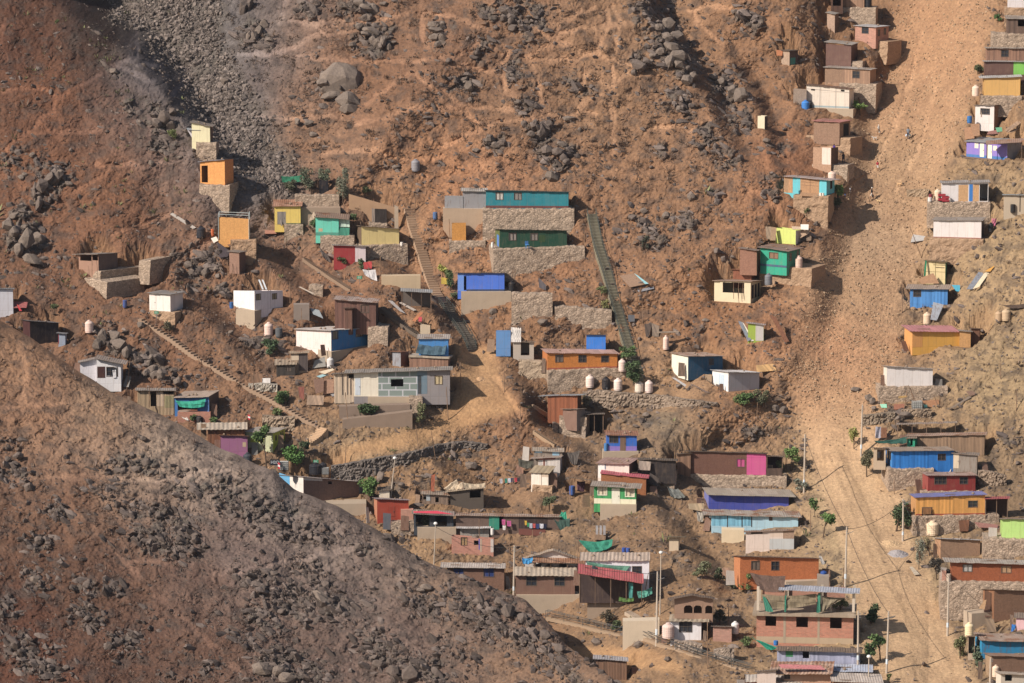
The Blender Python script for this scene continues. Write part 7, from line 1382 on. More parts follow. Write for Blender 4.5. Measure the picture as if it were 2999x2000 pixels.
def PERSON(t, label, x, yt, yb, shirt, trousers, skin='#9a6a4c', hair='#221a16', rz=0.0, step=.22, seat=False, bags=(), hat=None, short=False, g=None, off=-.25):
    d = gd(t, x, yb, g, off); c = P(*q(t, x, yb), d); Hm = (yb - yt) / ZK / ppm(d); k = Hm / 1.7
    V = [(0,0,.93),(0,.0,1.15),(0,-.01,1.36),(0,0,1.48),(0,-.01,1.58),(0,0,1.66)]; R = [.135,.125,.15,.055,.085,.075]; E = [(0,1),(1,2),(2,3),(3,4),(4,5)]
    def add(p, r, a): V.append(p); R.append(r); E.append((a, len(V) - 1)); return len(V) - 1
    for s in (-1, 1):
        sh = add((s*.17,0,1.40), .062, 2); el = add((s*.225, .03 + s*step*.3, 1.13), .043, sh); wr = add((s*.235, -.05 + s*step*.6, .89), .03, el); pm_ = add((s*.235, -.06 + s*step*.65, .82), .034, wr)
        for f in range(4): add((s*.235 + (f-1.5)*.004, -.09 + f*.022 + s*step*.65, .735 + .01*abs(f-1.5)), .009, pm_)
        add((s*.215, -.105 + s*step*.65, .79), .01, pm_)
        hp = add((s*.095,0,.87), .095, 0); kn = add((s*.10, -s*step - .03, .49) if not seat else (s*.1,-.4,.8), .062, hp); an = add((s*.10, -s*step*1.3 + .05, .09) if not seat else (s*.1,-.42,.4), .04, kn); add((s*.105, -s*step*1.3 - .13, .04) if not seat else (s*.1,-.55,.36), .035, an)
    V = [tuple(a * k for a in p) for p in V]; R = [a * k for a in R]
    lo = .52 if short else .12
    def pick(p):
        z = p[2] / k; ax = abs(p[0]) / k
        if z > 1.49: return 2
        if ax > .19 and z < 1.14: return 2
        if z > .96 or (ax > .17 and z > 1.1): return 0
        if z > lo: return 1
        return 3 if z < .08 else (2 if short else 1)
    zo = -.78 * k * .5 if seat else 0
    root = skinned('person', V, E, R, 0, [wall_mat('cloth:' + shirt), wall_mat('cloth:' + trousers), plain_mat('skin_' + skin[1:], hexl(skin), .6), plain_mat('shoes', (.03,.028,.026), .6)], pick, (c[0], c[1], c[2] + zo), rz)
    tag(root, label, 'person', 'people on the hillside')
    mb = MB(); mb.lathe([(.092*k, 1.57*k), (.105*k, 1.63*k), (.09*k, 1.70*k), (.04*k, 1.735*k), (.005, 1.74*k)], 12, (0, .015*k, 0))
    mb.obj('hat' if hat else 'hair', plain_mat(('hat_' if hat else 'hair_') + (hat or hair)[1:], hexl(hat or hair), .8), root, True)
    fb = MB(); fb.hexa([(-.014*k,-.115*k,1.565*k),(.014*k,-.115*k,1.565*k),(.01*k,-.08*k,1.565*k),(-.01*k,-.08*k,1.565*k),(-.008*k,-.095*k,1.605*k),(.008*k,-.095*k,1.605*k),(.008*k,-.08*k,1.605*k),(-.008*k,-.08*k,1.605*k)]); fb.obj('nose', plain_mat('skin_' + skin[1:], hexl(skin), .6), root)
    cr, sr = math.cos(rz), math.sin(rz)
    for s, col, lab in bags:
        lx, ly = s*.25*k, (-.06 + s*step*.65)*k; m = MB(); m.lathe([(.10,-.42),(.16,-.34),(.15,-.15),(.05,-.03),(.02,.02)], 10); b = m.obj('bag', wall_mat('cloth:' + col), None, True)
        b.location = (c[0] + lx*cr - ly*sr, c[1] + lx*sr + ly*cr, c[2] + .76*k); tag(b, lab, 'bag')
    return root
PERSON('d0','person in a white shirt and cap walking down beside a white dog',1100,1074,1160,'#e6e2dc','#7a6a58',hat='#ece8e2',rz=.5,short=True,bags=((1,'#d8dcd8','pale bag carried by the person in the white shirt'),))
PERSON('d0','person in a grey shirt and jeans carrying two bags uphill',1353,1095,1197,'#8a96a4','#3c4a60',rz=3.0,bags=((-1,'#d5e0d8','white bag at the left hand of the person in jeans'),(1,'#c9d4e4','pale blue bag at the right hand of the person in jeans')))
PERSON('d0','person in a red shirt and white shorts walking uphill',1090,1384,1468,'#b02a3c','#e6e2de',rz=2.9,short=True)
PERSON('d0','person in purple leaning at the corner of the tan hut',716,1240,1330,'#5a3f94','#3a3036',rz=-.6,g='whitepane',off=1.4,step=.05)
PERSON('d0','person in dark clothes standing in the shade of the tan hut',795,1312,1415,'#2c3444','#38404c',rz=.3,g=1425,step=.08)
PERSON('d1','person in black with a bag and pale shorts crossing the road',1040,142,248,'#1c1c22','#d4cac0',rz=-1.4,hat='#d8d0c4',short=True,bags=((1,'#2a2226','dark bag swinging beside the person in black'),))
PERSON('d1','person in a white top in the shade beside the cyan house',855,142,192,'#d6d8de','#4a4a54',rz=.4,g=205,step=.1)
PERSON('d1','child in bright blue by the steps of the cyan house',812,192,236,'#3f78c0','#4a4448',rz=.2,g=245,step=.08)
PERSON('d3','person in pale clothes standing on the upper floor of the brick building',685,786,866,'#cfc6b8','#b8ad9e',rz=.0,g='brick2',off=.3,step=.04)
def DOG(t, label, x, y, L_px, col, rz=0.0):
    d = gd(t, x, y, None, -.2); c = P(*q(t, x, y), d); k = max(.75, L_px / ZK / ppm(d)) / .8
    V = [(.25,0,.42),(0,0,.46),(-.22,0,.42),(-.36,0,.54),(-.47,0,.60),(-.58,0,.57),(.36,0,.50),(.48,0,.62)]; R = [.095,.10,.12,.07,.075,.035,.03,.018]; E = [(1,0),(1,2),(2,3),(3,4),(4,5),(0,6),(6,7)]
    for s in (-1, 1):
        n = len(V); V += [(-.2,s*.09,.28),(-.17,s*.09,.15),(-.2,s*.09,.03)]; R += [.045,.03,.028]; E += [(2,n),(n,n+1),(n+1,n+2)]
        n = len(V); V += [(.22,s*.09,.29),(.31,s*.09,.17),(.27,s*.09,.03)]; R += [.06,.03,.028]; E += [(0,n),(n,n+1),(n+1,n+2)]
        n = len(V); V += [(-.44,s*.06,.70)]; R += [.022]; E += [(4,n)]
    V = [tuple(a*k for a in p) for p in V]; R = [a*k for a in R]
    o = skinned('dog', V, E, R, 1, [plain_mat('fur_' + col[1:], hexl(col), .9)], lambda p: 0, tuple(c), rz); tag(o, label, 'dog', 'dogs on the dirt road')
DOG('d0','white dog standing below the person in the white shirt',1066,1206,30,'#e4dcd2',.3)
DOG('d1','tan dog beside the person in black',1102,280,28,'#c9a878',-.4)
DOG('d1','sandy dog lying higher up the road',1276,134,26,'#c8a070',2.6)
# ================================================================ motorbike, gravel, signs, flags
_d=gd('d2',494,1115,None,-.3); _c=P(*q('d2',494,1113),_d); bk=thing('motorbike','dark parked motorbike behind the fence pole on the road','motorbike',tuple(_c),.9)
def ring(mb,c,r,w,n=18):
    pts=[(c[0]+r*math.cos(2*math.pi*i/n),c[1],c[2]+r*math.sin(2*math.pi*i/n)) for i in range(n+1)]; mb.tube(pts,w,6,False)
_k=plain_mat('black_rubber',(.02,.02,.02),.7)
for x in (-.62,.62):
    m=MB(); ring(m,(x,0,.31),.28,.045); w=m.obj('wheel',_k,bk); m=MB(); ring(m,(x,0,.31),.2,.015)
    for i in range(6): a=i*math.pi/3; m.bar((x,0,.31),(x+.2*math.cos(a),0,.31+.2*math.sin(a)),.015)
    m.obj('rim',plain_mat('galvanised_steel',(.3,.3,.3),.5,.6),w)
m=MB(); m.hexa([(-.25,-.12,.3),(.25,-.12,.3),(.25,.12,.3),(-.25,.12,.3),(-.1,-.13,.72),(.32,-.13,.78),(.32,.13,.78),(-.1,.13,.72)]); m.bar((-.62,0,.31),(-.1,0,.6),.06); m.bar((.62,0,.31),(.4,0,.95),.07); m.obj('body',wall_mat('paint:#26303c'),bk)
m=MB(); m.hexa([(-.62,-.11,.72),(.08,-.13,.74),(.08,.13,.74),(-.62,.11,.72),(-.65,-.1,.82),(.05,-.12,.80),(.05,.12,.80),(-.65,.1,.82)]); m.obj('seat',plain_mat('seat_vinyl',(.03,.03,.03),.5),bk)
m=MB(); m.tube([(.3,-.36,1.02),(.4,0,.98),(.3,.36,1.02)],.025,6); m.obj('handlebar',_k,bk)
m=MB(); m.lathe([(.02,0),(.08,.03),(.09,.1)],10,(.5,0,.82)); m.obj('headlight',wall_mat('paint:#d8d8d8'),bk)
def HEAP(t,label,cx,cy,rx,ry,hx,name,cat):
    d=gd(t,cx,cy+ry*.6,None,-.2); pm=ppm(d)*ZK; Rx=rx/pm; base=P(*q(t,cx,cy+ry*.75),d+ry/pm*1.2); hgt=ry/pm*1.15
    n=56; mb=MB(); vs=[]; 
    for i in range(n+1):
        for j in range(n+1):
            u=(i/n*2-1)*1.15; v=(j/n*2-1)*1.15; r=math.hypot(u,v); z=hgt*max(-.25,(1-r**1.15)); X=u*Rx; Y=v*Rx*.95
            vs.append((X,Y,z))
    A_=np.array(vs); A_[:,2]+=.16*fbm(A_[:,0]/1.2,A_[:,1]/1.2,3,5)+.07*perlin(A_[:,0]/.25,A_[:,1]/.25,9)
    A_[:,2]+=(A_[:,1])*math.tan(math.radians(14))
    mb.add([tuple(p) for p in A_],[(i*(n+1)+j,(i+1)*(n+1)+j,(i+1)*(n+1)+j+1,i*(n+1)+j+1) for i in range(n) for j in range(n)])
    m_=wall_mat('stone:'+hx) if False else plain_mat('heap_'+hx[1:],hexl(hx,.85),.95)
    o=mb.obj(name,m_); o.location=base; tag(o,label,cat)
HEAP('d3','grey gravel heap on the right edge of the dirt road',1262,350,140,60,'#a39b9c','gravel_heap','gravel heap')
HEAP('d3','sand heap just above the grey gravel heap',1205,268,130,34,'#c9a67c','sand_heap','sand heap')
HEAP('b2','smooth sand mound on the dirt ramp',2075,318,80,36,'#c49a70','sand_heap','sand heap')
def SIGN(t,label,x0,x1,y0,y1,yb,hx,text=None,tc='#f0f0ec',g=None,off=-.5):
    xa,ya=q(t,x0,y0); xb,y1_=q(t,x1,y1); _,yb_=q(t,0,yb); d=gd(t,(x0+x1)/2,yb,g,off); pm=ppm(d); w=(xb-xa)/pm; h=(y1_-ya)/pm; c=P((xa+xb)/2,yb_,d); z0=(yb_-y1_)/pm
    r=thing('sign',label,'sign',tuple(c)); m=MB(); m.box((-w/2,-.03,z0),(w/2,.0,z0+h)); m.obj('sign_board',wall_mat('paint:'+hx),r)
    m=MB(); m.box((-.035,.003,-.7),(.035,.06,z0+h*.9)); m.obj('post',plain_mat('galvanised_steel',(.3,.3,.3),.5,.6),r)
    if text:
        cu=bpy.data.curves.new('lettering','FONT'); cu.body=text; cu.size=h*(1.05 if len(text)==1 else .95*w/h/len(text)*1.35); cu.align_x='CENTER'; cu.align_y='CENTER'; cu.extrude=.004; cu.offset=.015
        o=bpy.data.objects.new('tmp_text',cu); COL.objects.link(o); dg=bpy.context.evaluated_depsgraph_get(); me=bpy.data.meshes.new_from_object(o.evaluated_get(dg)); bpy.data.objects.remove(o)
        me.materials.clear(); me.materials.append(wall_mat('paint:'+tc)); o=bpy.data.objects.new('lettering',me); COL.objects.link(o); o.parent=r; o.location=(0,-.036,z0+h/2); o.rotation_euler=(math.pi/2,0,0)
    return r
SIGN('c3','small dark green sign with a white letter S below the block house',420,448,708,756,800,'#2a5a4a','S')
for t,a,l in (('b1',(1014,1060,904,931,960),'green sign with pale lines on the slope left of the concrete yard wall'),('a1',(1328,1366,1206,1232,1262),'green sign at the foot of the small white hut'),('b2',(640,684,1018,1046,1075),'green sign standing behind the big black round tank')):
    r=SIGN(t,l,*a,'#2a8a64'); xa,_=q(t,a[0],0); xb,_=q(t,a[1],0)
    b=[o for o in r.children if o.name.startswith('sign_board')][0]; zs=[v.co for v in b.data.vertices]; w=max(v.x for v in zs); z0=min(v.z for v in zs); h=max(v.z for v in zs)-z0
    m=MB()
    for k in range(3): m.box((-w*.7,-.036,z0+h*(.22+.24*k)),(w*(.6 if k!=1 else .45),-.031,z0+h*(.30+.24*k)))
    m.obj('lettering',wall_mat('paint:#d8e4dc'),r)
SIGN('b2','black board reading H2O beside the shaded caged tote',268,352,1012,1066,1090,'#20242c','H2O','#c4ccd4','longbrown',-.6)
for t,x,y0,y1,l in (('b2',332,1034,1108,'red and white flag before the shaded caged tote'),('a2',2132,622,682,'red and white flag on the thin post by the ribbed roof')):
    d=gd(t,x,y1,'longbrown' if t=='b2' else 'purplewall',-.8); c=P(*q(t,x,y1),d); h=(y1-y0)/ZK/ppm(d); r=thing('flag',l,'flag',tuple(c)); m=MB(); m.bar((0,0,-.5),(.1,0,h),.04); m.obj('staff',wall_mat('wood:#8a6d55'),r)
    for k,cl in enumerate(('#c8283a','#e8e4e0','#c8283a')):
        m=MB(); a,b=h*(.95-.24*k),h*(.95-.24*(k+1)); m.hexa([(.03,-.03,b),(.33,-.13,b-.12),(.33,-.11,b-.12),(.03,-.01,b),(.05,-.03,a),(.36,-.13,a-.12),(.36,-.11,a-.12),(.05,-.01,a)]); m.obj('stripe',wall_mat('cloth:'+cl),r)
# ================================================================ scrap beside the houses
_rs2=random.Random(77)
for k_,h_ in list(HOUSE.items()):
    if 'root' not in h_ or h_['root'].get('category')!='house' or h_['yb']<1000 or _rs2.random()<.3: continue
    sh_=' '.join(h_['root']['label'].split()[:9])
    for sd_ in ((0,) if _rs2.random()<.5 else (0,1)):
        lx=-_rs2.uniform(.5,1.4) if sd_==0 else h_['W']+_rs2.uniform(.5,1.4); A=h_['A']; e=h_['e']; b=h_['b']
        o_=A+np.array([e[0]*lx+b[0]*.5,e[1]*lx+b[1]*.5,0]); w_=_rs2.uniform(.5,1.2); hh=_rs2.uniform(.7,1.7); m=MB(); kd=_rs2.choice(['wood:#7d6858','osb:#8f735c','htin:#8c8782','tin:#8a6a5a','paint:#b5aba2'])
        t_=_rs2.uniform(.15,.8); m.hexa([(-w_/2,-.03,-.6),(w_/2,-.03,-.6),(w_/2,.03,-.6),(-w_/2,.03,-.6),(-w_/2+.1,t_,hh),(w_/2,t_,hh*.92),(w_/2,t_+.06,hh*.92),(-w_/2+.1,t_+.06,hh)])
        o=m.obj('scrap_board',wall_mat(kd)); o.location=o_; o.rotation_euler=(0,0,rz_of(e)+_rs2.uniform(-.5,.5))
        tag(o,('scrap board propped at the left of the ' if sd_==0 else 'scrap board propped at the right of the ')+' '.join(sh_.split()[:8]),'scrap board','scrap boards by the houses')
# ---------------------------------------------------------------- terrain meshes
def grid_mesh(name, X, Y, Z, colr, mat):
    ny, nx = X.shape
    me = bpy.data.meshes.new(name)
    co = np.stack([X, Y, Z], -1).reshape(-1, 3).astype(np.float32)
    idx = np.arange(nx * ny).reshape(ny, nx)
    q = np.stack([idx[1:, :-1], idx[1:, 1:], idx[:-1, 1:], idx[:-1, :-1]], -1).reshape(-1, 4)
    me.vertices.add(len(co)); me.vertices.foreach_set('co', co.ravel())
    me.loops.add(q.size); me.loops.foreach_set('vertex_index', q.ravel().astype(np.int32))
    me.polygons.add(len(q)); me.polygons.foreach_set('loop_start', (np.arange(len(q)) * 4).astype(np.int32))
    at = me.attributes.new('soil', 'FLOAT_COLOR', 'POINT')
    c4 = np.concatenate([colr.reshape(-1, 3), np.ones((nx * ny, 1))], 1).astype(np.float32)
    at.data.foreach_set('color', c4.ravel())
    me.update(calc_edges=True)
    me.polygons.foreach_set('use_smooth', np.zeros(len(q), bool))
    me.materials.append(mat)
    o = bpy.data.objects.new(name, me); COL.objects.link(o); o['kind'] = 'structure'
    return o
def pos(U, V, Dd):
    x = Dd * (U - CX) / F
    v = Dd * (CY - V) / F
    return x, CAM[1] + Dd * FW[1] + v * UP[1], CAM[2] + Dd * FW[2] + v * UP[2]
SOILPTS = [(150,250,135,86,60),(100,500,140,90,62),(300,600,147,96,66),(60,100,110,70,52),(300,100,70,52,46),(450,200,112,98,96),(650,60,125,112,108),(640,300,125,113,112),(740,500,130,117,113),  # darkest upper-left entry carries the spur's shade in its colour
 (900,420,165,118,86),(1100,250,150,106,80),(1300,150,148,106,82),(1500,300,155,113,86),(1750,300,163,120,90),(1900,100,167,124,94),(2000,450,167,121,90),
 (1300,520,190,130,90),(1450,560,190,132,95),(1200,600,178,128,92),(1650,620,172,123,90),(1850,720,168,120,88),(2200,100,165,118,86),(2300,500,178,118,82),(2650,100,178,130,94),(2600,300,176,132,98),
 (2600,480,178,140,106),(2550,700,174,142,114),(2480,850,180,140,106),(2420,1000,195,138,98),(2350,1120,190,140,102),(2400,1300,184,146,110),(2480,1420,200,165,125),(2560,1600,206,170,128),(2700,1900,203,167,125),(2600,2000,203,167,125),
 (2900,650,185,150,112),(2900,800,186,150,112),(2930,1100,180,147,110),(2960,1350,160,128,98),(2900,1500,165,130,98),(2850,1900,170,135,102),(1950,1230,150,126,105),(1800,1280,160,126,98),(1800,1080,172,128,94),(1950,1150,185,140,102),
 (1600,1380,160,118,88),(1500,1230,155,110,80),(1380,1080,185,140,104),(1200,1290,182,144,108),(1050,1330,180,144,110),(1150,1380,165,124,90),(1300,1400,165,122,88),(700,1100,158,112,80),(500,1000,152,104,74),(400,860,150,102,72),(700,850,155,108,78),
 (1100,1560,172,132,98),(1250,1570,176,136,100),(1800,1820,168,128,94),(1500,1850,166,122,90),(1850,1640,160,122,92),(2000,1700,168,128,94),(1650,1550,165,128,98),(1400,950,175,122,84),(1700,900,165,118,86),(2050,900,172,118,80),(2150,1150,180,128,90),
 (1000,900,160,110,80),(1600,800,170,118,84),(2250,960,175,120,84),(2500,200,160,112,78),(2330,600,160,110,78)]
NSOIL = [(100,1020,168,120,86),(100,1200,160,114,84),(300,1180,172,130,98),(300,1300,165,126,100),(450,1300,170,140,118),(600,1360,168,140,122),(200,1450,135,95,72),(100,1600,118,80,60),(250,1700,116,80,62),(400,1700,120,84,66),
 (560,1700,124,92,78),(700,1600,132,106,96),(800,1480,145,124,112),(950,1600,142,118,106),(1000,1750,130,106,96),(1200,1850,132,104,92),(1300,1720,150,116,94),(1450,1800,135,104,88),(1500,1900,150,112,86),(60,1800,108,68,52),(100,1980,110,66,48),(350,1900,112,76,60),
 (600,1900,116,82,66),(900,1900,124,96,84),(1200,1600,150,124,108),(1100,1980,128,100,88),(1650,1970,150,112,86)]
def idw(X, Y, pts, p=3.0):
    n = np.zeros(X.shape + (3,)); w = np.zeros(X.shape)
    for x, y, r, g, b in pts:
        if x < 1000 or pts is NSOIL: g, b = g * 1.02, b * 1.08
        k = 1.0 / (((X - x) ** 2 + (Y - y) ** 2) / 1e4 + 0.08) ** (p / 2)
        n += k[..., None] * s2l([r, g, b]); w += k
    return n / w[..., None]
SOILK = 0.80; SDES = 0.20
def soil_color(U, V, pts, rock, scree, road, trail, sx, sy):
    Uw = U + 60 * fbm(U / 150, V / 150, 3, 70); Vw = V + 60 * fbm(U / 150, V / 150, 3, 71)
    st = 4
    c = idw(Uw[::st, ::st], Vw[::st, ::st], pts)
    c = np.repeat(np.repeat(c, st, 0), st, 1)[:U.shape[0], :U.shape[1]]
    n1 = fbm(sx / 3.0, sy / 3.0, 4, 80); n2 = fbm(sx / 0.5, sy / 0.5, 3, 81); n3 = fbm(sx / 14., sy / 14., 3, 82)
    c = c * (1 + 0.22 * n1 + 0.20 * n2 + 0.12 * n3)[..., None]
    c0 = c; c = c * (1 - .14 * (1 - road))[..., None]
    # dry scrub and lichen-dark patches
    patch = sstep(-0.02, 0.35, fbm(sx / 2.4, sy / 2.1, 4, 83) + 0.3 * n2) * (1 - road) * (1 - trail)
    dk = np.array([0.092, 0.070, 0.066])
    a = 0.62 * patch * (0.35 + 0.65 * sstep(0.05, 0.5, rock + 0.35))
    sp = sstep(0.1, 0.4, fbm(sx / 0.55, sy / 0.5, 3, 89)) * (1 - road) * (1 - .7 * trail)
    a = np.maximum(a, .42 * sp * (.4 + .6 * patch))
    c = c * (1 - a[..., None]) + dk * a[..., None]
    rk = np.array([0.152, 0.122, 0.110]) * (1 + 0.45 * fbm(sx / 0.9, sy / 0.9, 3, 84))[..., None]
    a = sstep(0.3, 0.75, rock + 0.25 * n2) * 0.85
    c = c * (1 - a[..., None]) + rk * a[..., None]
    sk = np.array([0.158, 0.128, 0.114]) * (1 + 0.5 * fbm(sx / 0.6, sy / 0.6, 2, 85))[..., None]
    a = scree * sstep(-0.5, 0.3, fbm(sx / 4, sy / 4, 3, 86) + 0.2) * 0.85
    c = c * (1 - a[..., None]) + sk * a[..., None]
    c = c * (1 - .75 * trail[..., None]) + .75 * trail[..., None] * (c0 * 1.6)
    # fallen stones in the gully road
    f1, f2, cid = worley(sx / 0.42, sy / 0.45, 88)
    peb = (cid > 0.72) & (f1 < 0.33)
    c = np.where((peb * road)[..., None] > 0.5, c * (0.82 + 0.7 * (cid[..., None] - 0.72) / 0.28), c)
    lum = (c @ np.array([.3, .59, .11]))[..., None]; c = c * (1 - SDES) + lum * SDES
    return np.clip(c * np.array([.95, .99, .945]) * SOILK, 0.01, 0.8)
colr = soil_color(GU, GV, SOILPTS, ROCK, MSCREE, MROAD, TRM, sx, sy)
trk = np.maximum(inpoly(GU, GV, SMOOTHP[0], 16), inpoly(GU, GV, SMOOTHP[2], 10))
colr = colr * (1 - .65 * trk[..., None]) + .65 * trk[..., None] * s2l([196, 156, 116]) * SOILK * (1 + .2 * fbm(sx / 2, sy / 2, 4, 99))[..., None]
rmx = sstep(1080, 1400, GV + 60 * fbm(GU / 60, GV / 60, 3, 97))[..., None]
rlo = MROAD * sstep(1130, 1330, GV) * .75 + MROAD * .3 * (1 - sstep(1130, 1330, GV))
colr = colr * (1 - rlo[..., None]) + rlo[..., None] * (s2l([186, 148, 118]) * (1 - rmx) + s2l([206, 172, 138]) * rmx) * SOILK * (1 + .16 * fbm(sx / 2.5, sy / 4, 4, 98))[..., None]
# wheel ruts and drainage streaks on the road
rut = sstep(0.1, 0.5, fbm((GU - (GV - 1300) * 0.42) / 28.0, GV / 420.0, 4, 90)) * MROAD * sstep(1250, 1400, GV)
colr *= (1 - 0.13 * rut)[..., None]
for k_, p in enumerate(([(2395, 1330), (2455, 1500), (2520, 1650), (2610, 1810), (2720, 2010)], [(2425, 1325), (2495, 1500), (2565, 1650), (2660, 1810), (2770, 2010)], [(2450, 1310), (2540, 1480), (2590, 1640), (2650, 1790), (2690, 2000)], [(2410, 1300), (2420, 1420), (2470, 1560), (2560, 1760), (2650, 2010)])):
    w = (GU > 2350) & (GV > 1280); d, s_, t = pline(GU[w] + 6 * perlin(GU[w] / 50, GV[w] / 80, 60 + k_), GV[w], p); colr[w] *= (1 - .2 * (1 - sstep(2, 7, d)) * (.6 + .4 * perlin(GU[w] / 70, GV[w] / 70, 64)))[..., None]
XX, YY, ZZ = pos(GU, GV, DG)
for (A, e, b, W, dep, z0, x0, x1, y0, y1, mg, sl) in CARVES:
    i0 = max(0, int((x0 - 120 - gu[0]) / GS)); i1 = min(len(gu), int((x1 + 120 - gu[0]) / GS))
    ja = max(0, int((y0 - 260 - gv[0]) / GS)); jb = min(len(gv), int((y1 + 50 - gv[0]) / GS))
    if i1 <= i0 or jb <= ja: continue
    S = (slice(ja, jb), slice(i0, i1))
    dx, dy = XX[S] - A[0], YY[S] - A[1]
    lx = dx * e[0] + dy * e[1]; ly = dx * b[0] + dy * b[1]
    ox = np.maximum(np.maximum(-lx, lx - W), 0); oy = np.maximum(ly - dep, 0)
    dist = np.hypot(ox, oy)
    wob = 1.1 * perlin(XX[S] / 2.6, YY[S] / 2.6 + ZZ[S] / 2.6, 15) + .45 * perlin(XX[S] / .8, YY[S] / .8, 17)
    zl = z0 - 0.03 + np.maximum(0, dist - mg + wob) * sl
    m = (ly > -2.5)
    new = np.where(m, np.minimum(ZZ[S], zl), ZZ[S])
    fd = 1 - sstep(.7, 3.0, dist + .8 * fbm(XX[S] / 1.1, YY[S] / 1.1 + ZZ[S] / 1.1, 3, 18))
    new = ZZ[S] - (ZZ[S] - new) * np.where(dist > 0, fd, 1.0)
    cut = sstep(0.3, 1.6, ZZ[S] - new) * (dist > 0.3)
    ora = np.array([0.32, 0.19, 0.105]) * (1 + 0.35 * fbm(XX[S] / 0.8, ZZ[S] / 0.8, 3, 16))[..., None]
    colr[S] = colr[S] * (1 - 0.4 * cut[..., None]) + ora * 0.4 * cut[..., None]
    ZZ[S] = new
M_SOIL = soil_mat('dry_soil')
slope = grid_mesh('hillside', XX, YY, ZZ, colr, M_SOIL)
# near hill: rows run down from the crest, a few more run down its hidden back
nu = np.arange(-300, 1990, GS); hh = np.concatenate([np.arange(0, 60, 1.6), np.arange(60, 1480, GS)])
NU = np.tile(nu, (len(hh), 1)); crest = np.interp(nu, _ncx, _ncy)
NV = crest[None, :] + hh[:, None] + (11 * fbm(nu / 120.0, nu * 0 + .5, 2, 5))[None, :] * np.exp(-hh / 60.0)[:, None]
H = hh[:, None] / 20.0
ND = np.interp(nu, _ndx, _ndd)[None, :] - 1.1 * H - 4.0 * (1 - np.exp(-H / 1.5))
nsx, nsy = NU / 20.0 + 300, NV / 20.0 * 1.25 + 300
NR = rockmask(NU, NV, NROCKZ)
ntr = np.zeros(NU.shape)
for p in TRAILS:
    if p[0][1] < 900: continue
    d, s, t = pline(NU + 10 * perlin(NU / 40, NV / 40, 5), NV + 10 * perlin(NU / 40, NV / 40, 6), p)
    ntr = np.maximum(ntr, (1 - sstep(3, 12, d)) * (.45 + .3 * perlin(NU / 70, NV / 70, 8)))
ncl = np.clip(fbm(nsx / 5.0, nsy / 5.0, 4, 22) * 2.2 - 0.1, 0, 1)
NROCK = np.clip((NR * (0.2 + 1.05 * np.clip(fbm(nsx / 1.8, nsy / 1.8, 3, 62) * 1.5 + .42, 0, 1)) + 0.16 * ncl * sstep(1330, 1450, NV)) * (1 - 0.9 * ntr), 0, 1.25)
fade = sstep(0, 1.2, H)
ND = ND + 1.0 * relief(nsx, nsy, NROCK, np.zeros(NU.shape), ntr * 0.7, 0.5 + 0 * NU) * (0.12 + 0.88 * fade)
ncol = soil_color(NU, NV, NSOIL, NROCK, NU * 0, NU * 0, ntr, nsx, nsy)
nX, nY, nZ = pos(NU, NV, ND)
back = []
for dy, dz in ((60, -45), (30, -20), (14, -8), (6, -2.6), (2.5, -0.7)):
    back.append((nX[0], nY[0] + dy, nZ[0] + dz))
BX = np.concatenate([np.array([b_[0] for b_ in back]), nX]); BY = np.concatenate([np.array([b_[1] for b_ in back]), nY]); BZ = np.concatenate([np.array([b_[2] for b_ in back]), nZ])
bc = np.concatenate([np.repeat(ncol[:1], 5, 0), ncol])
near = grid_mesh('near_hill', BX, BY, BZ, bc, M_SOIL)
# valley floor far below, closing the ground towards the viewer's hill
mb = MB(); zf = float(min(ZZ.min(), nZ.min())) - 1
mb.quad((-3000, -2500, zf - 6), (3000, -2500, zf - 6), (3000, 3000, zf - 6), (-3000, 3000, zf - 6))
vf = mb.obj('valley_ground', plain_mat('valley_soil', (0.25, 0.17, 0.11), 0.95)); vf['kind'] = 'structure'
# ---------------------------------------------------------------- rocks
def rock_shape(seed, npt=16, flat=1.0):
    r = random.Random(seed); bm = bmesh.new()
    sx_, sy_, sz_ = r.uniform(.75, 1.3), r.uniform(.7, 1.15), r.uniform(.55, 1.05) * flat
    for _ in range(npt):
        a, z = r.uniform(0, 6.283), r.uniform(-1, 1); w = math.sqrt(1 - z*z); k = r.uniform(.8, 1.08)
        bm.verts.new((math.cos(a)*w*k*sx_, math.sin(a)*w*k*sy_, z*k*sz_))
    res = bmesh.ops.convex_hull(bm, input=bm.verts)
    bmesh.ops.delete(bm, geom=[v for v in bm.verts if not v.link_faces], context='VERTS')
    bmesh.ops.triangulate(bm, faces=bm.faces); bm.verts.ensure_lookup_table(); bm.verts.index_update()
    V = np.array([v.co[:] for v in bm.verts]); T = np.array([[v.index for v in f.verts] for f in bm.faces]); bm.free(); return V, T
ROCKS = [rock_shape(100 + i, 14 if i < 10 else 20) for i in range(16)]
def rock_mat(name, col, var=.35):
    m, nt, b, N = nodes(name); g = N('ShaderNodeNewGeometry'); n = N('ShaderNodeTexNoise', Vector=g.outputs['Position'], Scale=3.0, Detail=5.0, Roughness=.7)
    a = mixc(nt, N, g.outputs['Random Per Island'], c4([c*(1-var) for c in col]), c4([min(.6, c*(1+var)) for c in col]))
    f = ramp(nt, N, n.outputs[0], .3, .7, (.72,.72,.74,1), (1.2,1.19,1.16,1)); lk(nt, mixc(nt, N, 1.0, a, f, 'MULTIPLY'), b.inputs['Base Color'])
    b.inputs['Roughness'].default_value = .95; b.inputs['Specular IOR Level'].default_value = .1
    bp = N('ShaderNodeBump', Strength=.6, Distance=.1, Height=n.outputs[0]); lk(nt, bp.outputs[0], b.inputs['Normal']); return m
